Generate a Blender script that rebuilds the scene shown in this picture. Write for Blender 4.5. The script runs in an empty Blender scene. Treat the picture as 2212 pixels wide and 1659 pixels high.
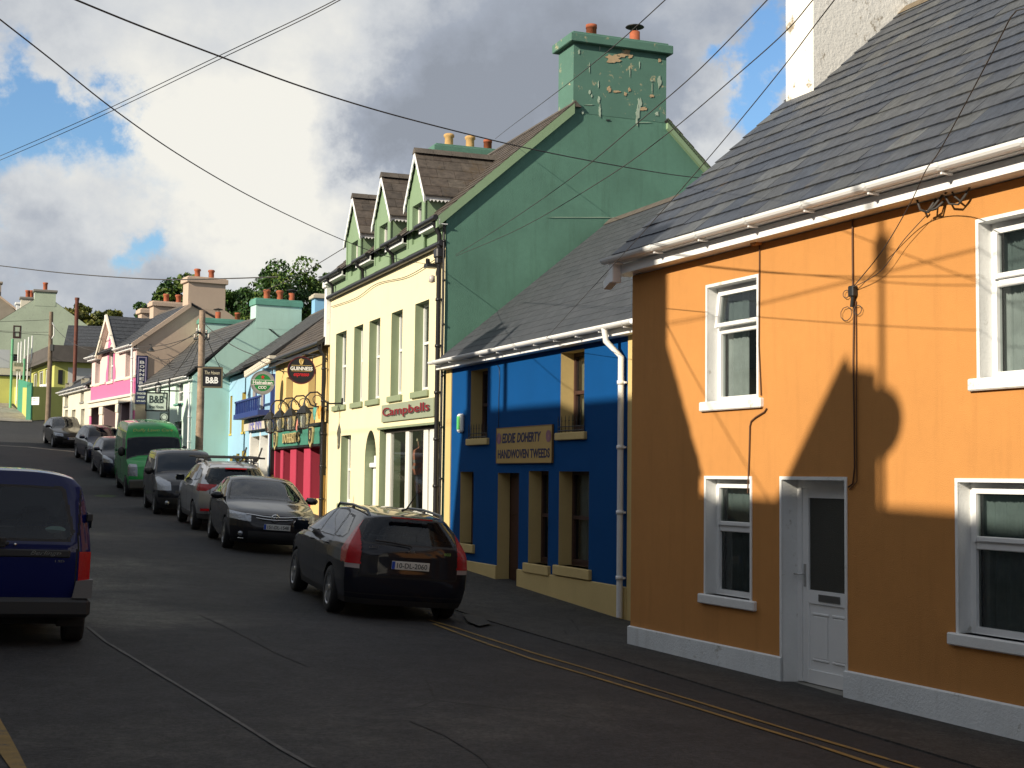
import bpy, math, random
import numpy as np
from mathutils import Vector, Matrix
R=math.radians
random.seed(7); rng=np.random.default_rng(7)
S=bpy.context.scene
COL=S.collection
# ---------------------------------------------------------------- camera
F,ROLL,CX,CY,HY=3000.,.012,1106.,829.5,1029.5      # focal etc. in units of a 2212 px wide picture
CAMZ=2.35
PITCH=math.atan((HY-CY)/F)
cam_d=bpy.data.cameras.new('camera'); cam=bpy.data.objects.new('camera',cam_d); COL.objects.link(cam)
cam.location=(0,0,CAMZ)
cam.rotation_euler=(Matrix.Rotation(R(90)+PITCH,3,'X')@Matrix.Rotation(ROLL,3,'Z')).to_euler()
cam_d.sensor_width=36; cam_d.lens=36*F/2212; cam_d.clip_start=.1; cam_d.clip_end=6000
S.camera=cam
def ray(x,y):
    a=x-CX; b=CY-y; c,s=math.cos(ROLL),math.sin(ROLL)
    a2=a*c-b*s; b2=a*s+b*c
    return np.array([a2,F*math.cos(PITCH)-b2*math.sin(PITCH),F*math.sin(PITCH)+b2*math.cos(PITCH)])
def at(x,y,Y):                                       # point at distance Y along the view of a measured picture point
    r=ray(x,y); r=r*(Y/r[1]); return Vector((r[0],r[1],r[2]+CAMZ))
# ---------------------------------------------------------------- light
SUN_EL=R(23); SUN_AZ=228.0
sd=Vector((math.sin(R(SUN_AZ))*math.cos(SUN_EL),math.cos(R(SUN_AZ))*math.cos(SUN_EL),math.sin(SUN_EL)))
sl=bpy.data.lights.new('sun','SUN'); sl.energy=3.85; sl.angle=R(.55); sl.color=(1.,.89,.72)
so=bpy.data.objects.new('sun',sl); COL.objects.link(so); so.rotation_euler=sd.to_track_quat('Z','Y').to_euler(); so.location=(-20,-20,30)
vs=S.view_settings; S.display_settings.display_device='sRGB'
vs.view_transform='Standard'; vs.look='None'; vs.gamma=1; vs.use_curve_mapping=False; vs.exposure=.75
# ---------------------------------------------------------------- world: Nishita sky with clouds by direction
W=bpy.data.worlds.new('World'); S.world=W; W.use_nodes=True
def build_world():
    nt=W.node_tree; N=nt.nodes; L=nt.links; N.clear()
    def nd(t,**k):
        n=N.new(t)
        for a,b in k.items(): setattr(n,a,b)
        return n
    out=nd('ShaderNodeOutputWorld'); bg=nd('ShaderNodeBackground'); bg.inputs[1].default_value=1
    sky=nd('ShaderNodeTexSky',sky_type='NISHITA',sun_disc=False); sky.sun_elevation=SUN_EL; sky.sun_rotation=R(SUN_AZ); sky.air_density=1.2; sky.dust_density=.6; sky.ozone_density=1.6
    tc=nd('ShaderNodeTexCoord')
    def vm(op,a,b=None):
        n=nd('ShaderNodeVectorMath',operation=op)
        for i,v in enumerate((a,b)):
            if v is None: continue
            if isinstance(v,(tuple,list,Vector)): n.inputs[i].default_value=tuple(v)
            else: L.new(v,n.inputs[i])
        return n
    def m(op,a,b=None,c=None,clamp=False):
        n=nd('ShaderNodeMath',operation=op,use_clamp=clamp)
        for i,v in enumerate((a,b,c)):
            if v is None: continue
            if isinstance(v,(int,float)): n.inputs[i].default_value=v
            else: L.new(v,n.inputs[i])
        return n.outputs[0]
    d=tc.outputs['Generated']
    wn=nd('ShaderNodeTexNoise'); L.new(d,wn.inputs['Vector']); wn.inputs['Scale'].default_value=9; wn.inputs['Detail'].default_value=7; wn.inputs['Roughness'].default_value=.62
    wv=vm('SCALE',vm('SUBTRACT',wn.outputs['Color'],(.5,.5,.5)).outputs[0]); wv.inputs['Scale'].default_value=.20
    dw=vm('ADD',d,wv.outputs[0]).outputs[0]
    def blobs(lst):
        tot=None
        for (x,y,sig,w) in lst:
            r=ray(x,y) if not isinstance(x,tuple) else np.array(x,float); r=r/np.linalg.norm(r)
            dd=vm('DISTANCE',dw,tuple(r)).outputs['Value']
            g=m('MULTIPLY',m('EXPONENT',m('MULTIPLY',m('MULTIPLY',dd,dd),-1/(sig*sig))),w)
            tot=g if tot is None else m('ADD',tot,g)
        return tot
    def noise(scale,det,rough,dist,off=0):
        mp=nd('ShaderNodeMapping'); L.new(d,mp.inputs[0]); mp.inputs['Location'].default_value=(off,off*.7,off*1.3); mp.inputs['Scale'].default_value=(1,1,1.35)
        n=nd('ShaderNodeTexNoise'); L.new(mp.outputs[0],n.inputs['Vector'])
        n.inputs['Scale'].default_value=scale; n.inputs['Detail'].default_value=det; n.inputs['Roughness'].default_value=rough; n.inputs['Distortion'].default_value=dist
        return n.outputs[0]
    n1=noise(5.5,9,.56,.25,3.1); n2=noise(4.6,7,.52,.15,8.3); n3=noise(15,8,.58,.1,1.2)
    # cover: 1 = cloud, 0 = blue
    holes=blobs([(20,150,.025,-.3),(70,240,.026,-.58),(190,250,.020,-.55),(0,320,.035,-.7),(140,300,.03,-.4),(215,575,.022,-.8),(20,500,.02,-.5),(1650,215,.026,-1.1),(1690,90,.026,-.8),(2040,-20,.04,-1.1)])
    cov=m('ADD',m('MULTIPLY',m('SUBTRACT',n1,.5),1.3),m('ADD',m('MULTIPLY',m('SUBTRACT',n3,.5),1.0),m('ADD',holes,1.0)),clamp=True)
    rmp=nd('ShaderNodeValToRGB'); L.new(cov,rmp.inputs[0]); rmp.color_ramp.elements[0].position=.12; rmp.color_ramp.elements[1].position=.75; rmp.color_ramp.interpolation='EASE'
    # brightness of the cloud
    lum=blobs([(500,330,.09,.42),(400,520,.07,.20),(700,480,.07,.36),(560,420,.06,.2),(250,180,.09,.2),(120,430,.07,.2),(620,40,.08,.12),(1060,210,.09,-.44),(860,200,.05,-.3),(980,290,.05,-.3),(1440,180,.08,-.3),(1250,60,.07,-.14),
               (1570,330,.045,.35),(1510,60,.06,.12),(640,640,.05,-.2),(300,620,.07,-.2),(60,660,.07,-.16),(880,400,.03,.2),(1000,-20,.08,.05),((0,-.35,.95),0,.62,-.2),((.25,-.9,.35),0,.5,-.22)])  # last two: unseen dark clouds above and behind, added to dim road and windscreens
    br=m('ADD',m('ADD',m('MULTIPLY',m('SUBTRACT',n2,.5),1.0),m('MULTIPLY',m('SUBTRACT',n3,.5),.5)),m('ADD',lum,.50),clamp=True)
    cr=nd('ShaderNodeValToRGB'); L.new(br,cr.inputs[0]); e=cr.color_ramp.elements
    e[0].position=0; e[0].color=(.178,.196,.228,1); e[1].position=1; e[1].color=(.54,.53,.49,1)
    x=e.new(.3); x.color=(.225,.248,.29,1); x=e.new(.62); x.color=(.395,.408,.42,1)
    sk=nd('ShaderNodeMixRGB',blend_type='MULTIPLY'); sk.inputs[0].default_value=1; L.new(sky.outputs[0],sk.inputs[1]); sk.inputs[2].default_value=(.060,.078,.098,1)
    mx=nd('ShaderNodeMixRGB'); L.new(rmp.outputs[0],mx.inputs[0]); L.new(sk.outputs[0],mx.inputs[1]); L.new(cr.outputs[0],mx.inputs[2])
    L.new(mx.outputs[0],bg.inputs[0]); L.new(bg.outputs[0],out.inputs[0])
build_world()
# ---------------------------------------------------------------- materials
MATS={}
def mat(name,col,rough=.8,metal=0.,bump=0.,bscale=60.,var=0.,vscale=1.5,coat=0.,spec=.5,dirt=None,emit=None,streak=0.,coord='Object'):
    if name in MATS: return MATS[name]
    M=bpy.data.materials.new(name); M.use_nodes=True; nt=M.node_tree; N=nt.nodes; L=nt.links; b=N['Principled BSDF']
    b.inputs['Base Color'].default_value=(*col,1); b.inputs['Roughness'].default_value=rough; b.inputs['Metallic'].default_value=metal
    b.inputs['Coat Weight'].default_value=coat; b.inputs['Coat Roughness'].default_value=.04; b.inputs['Specular IOR Level'].default_value=spec
    tc=N.new('ShaderNodeTexCoord'); src=tc.outputs[coord]
    cur=None
    def noise(sc,det=6,rg=.6,stretch=None):
        v=src
        if stretch:
            mp=N.new('ShaderNodeMapping'); L.new(src,mp.inputs[0]); mp.inputs['Scale'].default_value=stretch; v=mp.outputs[0]
        n=N.new('ShaderNodeTexNoise'); L.new(v,n.inputs['Vector']); n.inputs['Scale'].default_value=sc; n.inputs['Detail'].default_value=det; n.inputs['Roughness'].default_value=rg
        return n.outputs[0]
    def mix(fac,c1,c2,bt='MIX'):
        m=N.new('ShaderNodeMixRGB'); m.blend_type=bt
        if isinstance(fac,float): m.inputs[0].default_value=fac
        else: L.new(fac,m.inputs[0])
        for i,c in ((1,c1),(2,c2)):
            if isinstance(c,tuple): m.inputs[i].default_value=(*c,1)
            else: L.new(c,m.inputs[i])
        return m.outputs[0]
    def ramp(f,a,b2):
        r=N.new('ShaderNodeMapRange'); L.new(f,r.inputs[0]); r.inputs[1].default_value=a; r.inputs[2].default_value=b2; return r.outputs[0]
    cur=tuple(col)
    if var:
        cur=mix(ramp(noise(vscale),.3,.7),tuple(c*(1-var) for c in col),tuple(min(1,c*(1+var)) for c in col))
        cur=mix(ramp(noise(vscale*14,3),.3,.7),cur,mix(1.,cur,(1-var*.6,)*3,'MULTIPLY'))
    if streak:
        cur=mix(ramp(noise(3.,5,.6,(2.2,2.2,.22)),.52,.75),cur,mix(1.,cur,(1-streak,1-streak*1.05,1-streak*1.15),'MULTIPLY'))
    if dirt: # (colour, amount 0..1)
        cur=mix(ramp(noise(4.,9,.72),.62-.2*dirt[1],.68-.16*dirt[1]),cur,dirt[0])
    if not isinstance(cur,tuple): L.new(cur,b.inputs['Base Color'])
    if bump:
        bn=N.new('ShaderNodeBump'); bn.inputs['Strength'].default_value=bump; bn.inputs['Distance'].default_value=.02
        L.new(noise(bscale,4,.7),bn.inputs['Height']); L.new(bn.outputs[0],b.inputs['Normal'])
    if emit: b.inputs['Emission Color'].default_value=(*emit[0],1); b.inputs['Emission Strength'].default_value=emit[1]
    MATS[name]=M; return M
def slate_mat(name,cols,rough=.55,moss=.0):
    M=bpy.data.materials.new(name); M.use_nodes=True; nt=M.node_tree; N=nt.nodes; L=nt.links; b=N['Principled BSDF']
    at_=N.new('ShaderNodeAttribute'); at_.attribute_name='rnd'
    r=N.new('ShaderNodeValToRGB'); L.new(at_.outputs['Fac'],r.inputs[0]); r.color_ramp.interpolation='LINEAR'
    e=r.color_ramp.elements; e[0].color=(*cols[0],1); e[1].color=(*cols[-1],1)
    for i,c in enumerate(cols[1:-1]): x=e.new((i+1)/(len(cols)-1)); x.color=(*c,1)
    tc=N.new('ShaderNodeTexCoord'); n=N.new('ShaderNodeTexNoise'); mp_=N.new('ShaderNodeMapping'); L.new(tc.outputs['Object'],mp_.inputs[0]); mp_.inputs['Scale'].default_value=(2.2,.8,.8); L.new(mp_.outputs[0],n.inputs['Vector']); n.inputs['Scale'].default_value=7; n.inputs['Detail'].default_value=9; n.inputs['Roughness'].default_value=.75
    mr=N.new('ShaderNodeMapRange'); L.new(n.outputs[0],mr.inputs[0]); mr.inputs[1].default_value=.35; mr.inputs[2].default_value=.7; mr.inputs[3].default_value=.62; mr.inputs[4].default_value=1.6
    mx=N.new('ShaderNodeMixRGB'); mx.blend_type='MULTIPLY'; mx.inputs[0].default_value=1; L.new(r.outputs[0],mx.inputs[1]); L.new(mr.outputs[0],mx.inputs[2])
    cur=mx.outputs[0]
    if moss:
        n2=N.new('ShaderNodeTexNoise'); L.new(tc.outputs['Object'],n2.inputs['Vector']); n2.inputs['Scale'].default_value=2.2; n2.inputs['Detail'].default_value=9; n2.inputs['Roughness'].default_value=.75
        m2=N.new('ShaderNodeMapRange'); L.new(n2.outputs[0],m2.inputs[0]); m2.inputs[1].default_value=.62-.15*moss; m2.inputs[2].default_value=.72-.1*moss
        mm=N.new('ShaderNodeMixRGB'); L.new(m2.outputs[0],mm.inputs[0]); L.new(cur,mm.inputs[1]); mm.inputs[2].default_value=(.09,.065,.04,1); cur=mm.outputs[0]
    L.new(cur,b.inputs['Base Color']); b.inputs['Roughness'].default_value=rough; b.inputs['Specular IOR Level'].default_value=.4
    bn=N.new('ShaderNodeBump'); bn.inputs['Strength'].default_value=.35; bn.inputs['Distance'].default_value=.01; L.new(n.outputs[0],bn.inputs['Height']); L.new(bn.outputs[0],b.inputs['Normal'])
    MATS[name]=M; return M
def glass_mat(name,tint,trans=.5,rough=.02,ior=1.5):
    M=bpy.data.materials.new(name); M.use_nodes=True; nt=M.node_tree; N=nt.nodes; L=nt.links; N.clear()
    o=N.new('ShaderNodeOutputMaterial'); g=N.new('ShaderNodeBsdfPrincipled'); g.inputs['Base Color'].default_value=(*tint,1); g.inputs['Roughness'].default_value=rough; g.inputs['Specular IOR Level'].default_value=.5 if trans else .22
    t=N.new('ShaderNodeBsdfTransparent'); t.inputs[0].default_value=(.8,.85,.85,1)
    m=N.new('ShaderNodeMixShader'); m.inputs[0].default_value=1-trans; L.new(t.outputs[0],m.inputs[1]); L.new(g.outputs[0],m.inputs[2])
    if trans>0:
        gl=N.new('ShaderNodeBsdfGlossy'); gl.inputs['Roughness'].default_value=rough; fr=N.new('ShaderNodeFresnel'); fr.inputs[0].default_value=ior
        m2=N.new('ShaderNodeMixShader'); L.new(fr.outputs[0],m2.inputs[0]); L.new(m.outputs[0],m2.inputs[1]); L.new(gl.outputs[0],m2.inputs[2]); L.new(m2.outputs[0],o.inputs[0])
    else: L.new(m.outputs[0],o.inputs[0])
    MATS[name]=M; return M
def lin(r,g,b):
    f=lambda c:((c/255+.055)/1.055)**2.4 if c>10 else c/255/12.92
    return (f(r),f(g),f(b))
PLASTIC=mat('white_pvc',(.80,.81,.81),.4,bump=.05,var=.03)
WHITE=mat('white_paint',(.76,.77,.76),.6,bump=.25,bscale=40,var=.05,dirt=((.5,.49,.45),.1))
BLACK=mat('black_paint',(.015,.015,.017),.35,var=.1)
DARK=mat('dark_interior',(.02,.02,.022),.9)
IRON=mat('dark_iron',(.03,.032,.035),.5,metal=.4)
TERRA=mat('terracotta',(.36,.10,.045),.85,bump=.3,var=.2,vscale=6)
TERRAB=mat('buff_terracotta',(.52,.33,.13),.85,bump=.3,var=.2,vscale=6)
CABLE=mat('cable_black',(.045,.042,.04),.7)
WINGLASS=glass_mat('window_glass',(.02,.03,.035),.82)
CARGLASS=glass_mat('car_glass',(.004,.008,.014),.5,.02,1.3)
DARKGLASS=glass_mat('dark_glass',(.004,.007,.013),0.,.03)
CURTAIN=mat('net_curtain',(.6,.62,.58),.9,var=.1,vscale=5)
CURTAIN2=mat('sheer_curtain',(.36,.40,.39),.9,var=.15,vscale=5)
SLATE=slate_mat('slate_blue',[(.034,.042,.058),(.042,.05,.066),(.034,.040,.054),(.05,.056,.066),(.038,.044,.058),(.062,.066,.068),(.045,.05,.06),(.085,.091,.094)],.5,moss=.05)
SLATE_BROWN=slate_mat('slate_brown',[(.06,.05,.042),(.085,.07,.058),(.07,.055,.045),(.10,.085,.07)],.7,moss=.5)
SLATE_GREY=slate_mat('slate_grey',[(.06,.063,.066),(.07,.073,.076),(.065,.067,.07),(.085,.085,.082)],.65,moss=.1)
SLATE_DARK=slate_mat('slate_dark',[(.042,.047,.055),(.05,.054,.062),(.045,.05,.057)],.6)
# ---------------------------------------------------------------- mesh helpers
class MB:
    def __init__(s): s.v=[];s.f=[];s.m=[];s.mats=[];s.sm=[];s.rnd=None
    def mi(s,m):
        if m not in s.mats: s.mats.append(m)
        return s.mats.index(m)
    def add(s,vs,fs,m,smooth=False):
        o=len(s.v); s.v.extend([tuple(v) for v in vs]); k=s.mi(m)
        for f in fs: s.f.append(tuple(i+o for i in f)); s.m.append(k); s.sm.append(smooth)
        return s
    def box(s,x0,x1,y0,y1,z0,z1,m,bev=0):
        if x0>x1:x0,x1=x1,x0
        if y0>y1:y0,y1=y1,y0
        if z0>z1:z0,z1=z1,z0
        if bev:
            b=min(bev,(x1-x0)*.4,(y1-y0)*.4,(z1-z0)*.4); V=[];idx={}
            for i,xx in enumerate((x0,x1)):
                for j,yy in enumerate((y0,y1)):
                    for k,zz in enumerate((z0,z1)):
                        sx,sy,sz=(1-2*i)*b,(1-2*j)*b,(1-2*k)*b
                        idx[i,j,k]=len(V); V+=[(xx,yy+sy,zz+sz),(xx+sx,yy,zz+sz),(xx+sx,yy+sy,zz)]
            Fc=[]
            g=lambda i,j,k,a: idx[i,j,k]+a
            for i in (0,1):
                q=[g(i,0,0,0),g(i,1,0,0),g(i,1,1,0),g(i,0,1,0)]; Fc.append(q[::-1] if i==0 else q)
                q=[g(0,i,0,1),g(1,i,0,1),g(1,i,1,1),g(0,i,1,1)]; Fc.append(q if i==0 else q[::-1])
                q=[g(0,0,i,2),g(1,0,i,2),g(1,1,i,2),g(0,1,i,2)]; Fc.append(q[::-1] if i==0 else q)
            for a in (0,1):
                for c in (0,1):
                    Fc.append([g(0,a,c,1),g(1,a,c,1),g(1,a,c,2),g(0,a,c,2)])
                    Fc.append([g(a,0,c,0),g(a,1,c,0),g(a,1,c,2),g(a,0,c,2)])
                    Fc.append([g(a,c,0,0),g(a,c,1,0),g(a,c,1,1),g(a,c,0,1)])
            for i in (0,1):
                for j in (0,1):
                    for k in (0,1): Fc.append([g(i,j,k,0),g(i,j,k,1),g(i,j,k,2)])
            return s.add(V,Fc,m)
        V=[(x,y,z) for z in (z0,z1) for y in (y0,y1) for x in (x0,x1)]
        return s.add(V,[(0,2,3,1),(4,5,7,6),(0,1,5,4),(2,6,7,3),(0,4,6,2),(1,3,7,5)],m)
    def prism(s,poly,axis,a0,a1,m):   # poly in the two other axes
        n=len(poly)
        def p3(p,a): return (a,p[0],p[1]) if axis=='x' else ((p[0],a,p[1]) if axis=='y' else (p[0],p[1],a))
        V=[p3(p,a0) for p in poly]+[p3(p,a1) for p in poly]
        return s.add(V,[tuple(range(n)),tuple(range(2*n-1,n-1,-1))]+[(i,i+n,(i+1)%n+n,(i+1)%n) for i in range(n)],m)
    def tube(s,pts,r,m,n=8,cap=True,smooth=True):
        pts=[Vector(p) for p in pts]; k=len(pts); rr=r if isinstance(r,(list,tuple)) else [r]*k
        V=[];Fc=[]; up=None
        for i,p in enumerate(pts):
            t=(pts[min(i+1,k-1)]-pts[max(i-1,0)]).normalized()
            if up is None:
                up=Vector((0,0,1)) if abs(t.z)<.9 else Vector((1,0,0))
            a=t.cross(up)
            if a.length<1e-5: a=t.cross(Vector((.3,.9,.1)))
            a.normalize(); b=a.cross(t).normalized(); up=b
            for j in range(n):
                an=2*math.pi*j/n; V.append(p+a*math.cos(an)*rr[i]+b*math.sin(an)*rr[i])
        for i in range(k-1):
            for j in range(n): Fc.append((i*n+j,i*n+(j+1)%n,(i+1)*n+(j+1)%n,(i+1)*n+j))
        s.add(V,Fc,m,smooth)
        if cap: s.add(V[:n],[tuple(range(n))],m); s.add(V[-n:],[tuple(range(n-1,-1,-1))],m)
        return s
    def lathe(s,prof,m,c=(0,0,0),axis='z',n=24,smooth=True):
        V=[];Fc=[]
        for (r,h) in prof:
            for j in range(n):
                a=2*math.pi*j/n; u,w=r*math.cos(a),r*math.sin(a)
                q={'z':(u,w,h),'y':(u,h,w),'x':(h,u,w)}[axis]
                V.append((c[0]+q[0],c[1]+q[1],c[2]+q[2]))
        for i in range(len(prof)-1):
            for j in range(n): Fc.append((i*n+j,i*n+(j+1)%n,(i+1)*n+(j+1)%n,(i+1)*n+j))
        return s.add(V,Fc,m,smooth)
    def xf(s,M,start=0):
        s.v[start:]=[tuple(M@Vector(v)) for v in s.v[start:]]; return s
    def build(s,name,parent=None,loc=None,matrix=None):
        me=bpy.data.meshes.new(name); me.from_pydata(s.v,[],s.f)
        for m in s.mats: me.materials.append(m)
        me.polygons.foreach_set('material_index',s.m); me.polygons.foreach_set('use_smooth',s.sm)
        if s.rnd is not None:
            at_=me.attributes.new('rnd','FLOAT','FACE'); at_.data.foreach_set('value',s.rnd)
        me.update()
        o=bpy.data.objects.new(name,me); COL.objects.link(o)
        if parent: o.parent=parent
        if matrix is not None: o.matrix_local=matrix
        if loc: o.location=loc
        return o
def fixn(o):
    import bmesh
    bm=bmesh.new(); bm.from_mesh(o.data); bmesh.ops.recalc_face_normals(bm,faces=bm.faces); bm.to_mesh(o.data); bm.free()
def tag(o,label,cat,group=None,kind=None):
    if label: o['label']=label
    if cat: o['category']=cat
    if group: o['group']=group
    if kind: o['kind']=kind
    return o
def empty(name,loc,rz=0.,label=None,cat=None,group=None):
    o=bpy.data.objects.new(name,None); COL.objects.link(o); o.location=loc; o.rotation_euler=(0,0,rz); o.empty_display_size=.3
    return tag(o,label,cat,group)
def text_mesh(s,w,h,m,depth=.01,off=0.,shear=0.,spacing=1.):
    """mesh of a word, x right, z up, facing -y, fitted in w x h, centred"""
    c=bpy.data.curves.new('txt','FONT'); c.body=s; c.size=1; c.extrude=.0; c.offset=off; c.shear=shear; c.space_character=spacing; c.resolution_u=3
    o=bpy.data.objects.new('txt',c); COL.objects.link(o); bpy.context.view_layer.update()
    me=bpy.data.meshes.new_from_object(o.evaluated_get(bpy.context.evaluated_depsgraph_get()))
    bpy.data.objects.remove(o); bpy.data.curves.remove(c)
    V=np.array([v.co[:] for v in me.vertices]); Fc=[tuple(p.vertices) for p in me.polygons]; bpy.data.meshes.remove(me)
    mn=V.min(0); mx=V.max(0); sc=((w/(mx[0]-mn[0])),(h/(mx[1]-mn[1])))
    X=(V[:,0]-(mn[0]+mx[0])/2)*sc[0]; Zz=(V[:,1]-(mn[1]+mx[1])/2)*sc[1]
    b=MB(); n=len(V)
    fr=[(x,-depth,z) for x,z in zip(X,Zz)]; bk=[(x,0,z) for x,z in zip(X,Zz)]
    from collections import Counter
    ec=Counter()
    for f in Fc:
        for i in range(len(f)): ec[(f[i],f[(i+1)%len(f)])]+=1
    side=[(a,a+n,b2+n,b2) for (a,b2) in ec if (b2,a) not in ec]
    b.add(fr+bk,Fc+side,m); return b
def text(s,x,z,w,h,m,parent,y=0.,name='lettering',**k):
    b=text_mesh(s,w,h,m,**k); return b.build(name,parent,loc=(x,y,z))
# ---------------------------------------------------------------- picture zooms used for measuring
ZK=dict(a=(1700,650,.2411),b=(1690,1130,.3556),c=(2300,480,.3012),d=(2290,1130,.3134),e=(1480,560,.1356),f=(1900,350,.2713),g=(1330,40,.1748),h=(1480,1450,.4611),
 i=(780,280,.3013),j=(780,700,.3375),k=(1060,780,.4522),K=(1050,880,.3014),l=(0,680,.2231),m=(200,680,.2231),n=(350,700,.3316),o=(550,780,.3315),p=(580,850,.2411),q=(600,1060,.1326),
 r=(340,620,.1446),s=(640,600,.1205),t=(930,1030,.1326),u=(0,650,.3014),v=(1330,0,.5289),D=(0,0,1/.8848))
def px(k,x,y): a=ZK[k]; return ((a[0]+x*a[2])*.8848,(a[1]+y*a[2])*.8848)
class Plane:                                         # a facade: local x to the right, y into the building, z up
    def __init__(s,P,th):
        s.P=np.array(P,float); s.th=R(th); s.ex=np.array([math.sin(s.th),-math.cos(s.th)]); s.ey=np.array([math.cos(s.th),math.sin(s.th)]); s.rz=s.th-math.pi/2
    def fr(s,k,x,y,d=0.):
        r=ray(*px(k,x,y)); O=s.P+d*s.ey; t=np.dot(O,s.ey)/np.dot(r[:2],s.ey); q=r*t
        return float(np.dot(q[:2]-s.P,s.ex)),float(q[2]+CAMZ)
    def sd(s,k,x,y,xx=0.):
        r=ray(*px(k,x,y)); O=s.P+xx*s.ex; t=np.dot(O,s.ex)/np.dot(r[:2],s.ex); q=r*t
        return float(np.dot(q[:2]-s.P,s.ey)),float(q[2]+CAMZ)
    def w(s,a,d=0.): return s.P+a*s.ex+d*s.ey
    def rect(s,k,x0,y0,x1,y1,d=0.):
        a=s.fr(k,x0,y0,d); b=s.fr(k,x1,y1,d); return (a[0],b[0],b[1],a[1])   # x0,x1,z0,z1
def chain(P,th,pxl): T=Plane(P,th); return Plane(T.w(T.fr('D',pxl,1000)[0]),th)
def prot(P,th,pxl): T=Plane(P,th); return T.w(0,T.sd('D',pxl,1000)[0])
A_=Plane((3.07,14.63),24.7); PO=Plane(A_.w(A_.fr('D',1364,1000)[0]),24.7)
PB=chain((1.745,21.9),23,962); PC=chain(PB.P,21.1,708); PP=chain(PC.P,20.5,591); PH=chain(PP.P,20.5,533); PL=chain(PH.P,21,492)
PT=chain(prot(PL.P,27.5,411),27.5,313); PK=chain(prot(PT.P,29.4,288.5),29.4,192); PW=chain(PK.P,28,131)
# ---------------------------------------------------------------- terrain
C22,S22=math.cos(R(22)),math.sin(R(22))
def uv(x,y): return y*C22-x*S22, x*C22+y*S22
def xy(u,v): return v*C22-u*S22, u*C22+v*S22
UM=[-400,-30,0,10,15,19,24,28,34,40,49.5,57,63.6,73.6,85,101,120,150,250]; ZM=[-1,.1,.25,.36,.44,.46,.64,.87,1.0,1.17,1.52,2.15,2.78,3.54,4.6,6.2,8.3,11.2,14]
UR=[-400,-30,5,16,19.6,23.8,27.6,38,46,55,63,71,79,90,101,120,150,250]; ZR=[-1,.05,.1,.12,.14,.34,.52,1.1,1.5,2.0,2.6,3.4,4.1,5.2,6.2,8.3,11.2,14]
def gz(x,y):
    u,v=uv(x,y); m=np.interp(u,UM,ZM); r=np.interp(u,UR,ZR)
    right=m+np.clip((v-5)/4.5,0,1)*(r-m); left=m+.03*np.clip(5-v,0,8)
    return np.where(v>5,right,left) if isinstance(u,np.ndarray) else float(right if v>5 else left)
def grid_sheet(name,us,vs,m,dz,label=None,kind='structure',warp=None):
    U,V=np.meshgrid(us,vs,indexing='ij')
    if warp: V=warp(U,V)
    X,Y=xy(U,V); Zz=gz(X,Y)+dz
    nu,nv=U.shape; co=np.stack([X,Y,Zz],-1).reshape(-1,3)
    i=np.arange(nu*nv).reshape(nu,nv); q=np.stack([i[:-1,:-1],i[:-1,1:],i[1:,1:],i[1:,:-1]],-1).reshape(-1,4)
    b=MB(); b.add(co.tolist(),q.tolist(),m,True); o=b.build(name); o['kind']=kind
    if label: o['label']=label
    fixn(o)
    if o.data.polygons[0].normal.z<0: o.data.flip_normals()
    return o
WORN=[((-5.9,18.4),1.3,.55),((-6.3,21.),1.2,.5),((-5.2,16.6),1.2,.4),((-6.9,24.),1.3,.45),((-4.2,17.4),1.,.4),((-2.6,9.5),1.4,.25),((-.8,10.5),1.2,.2),((.6,12.),1.2,.22),((-9.,30.),1.6,.35)]
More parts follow.
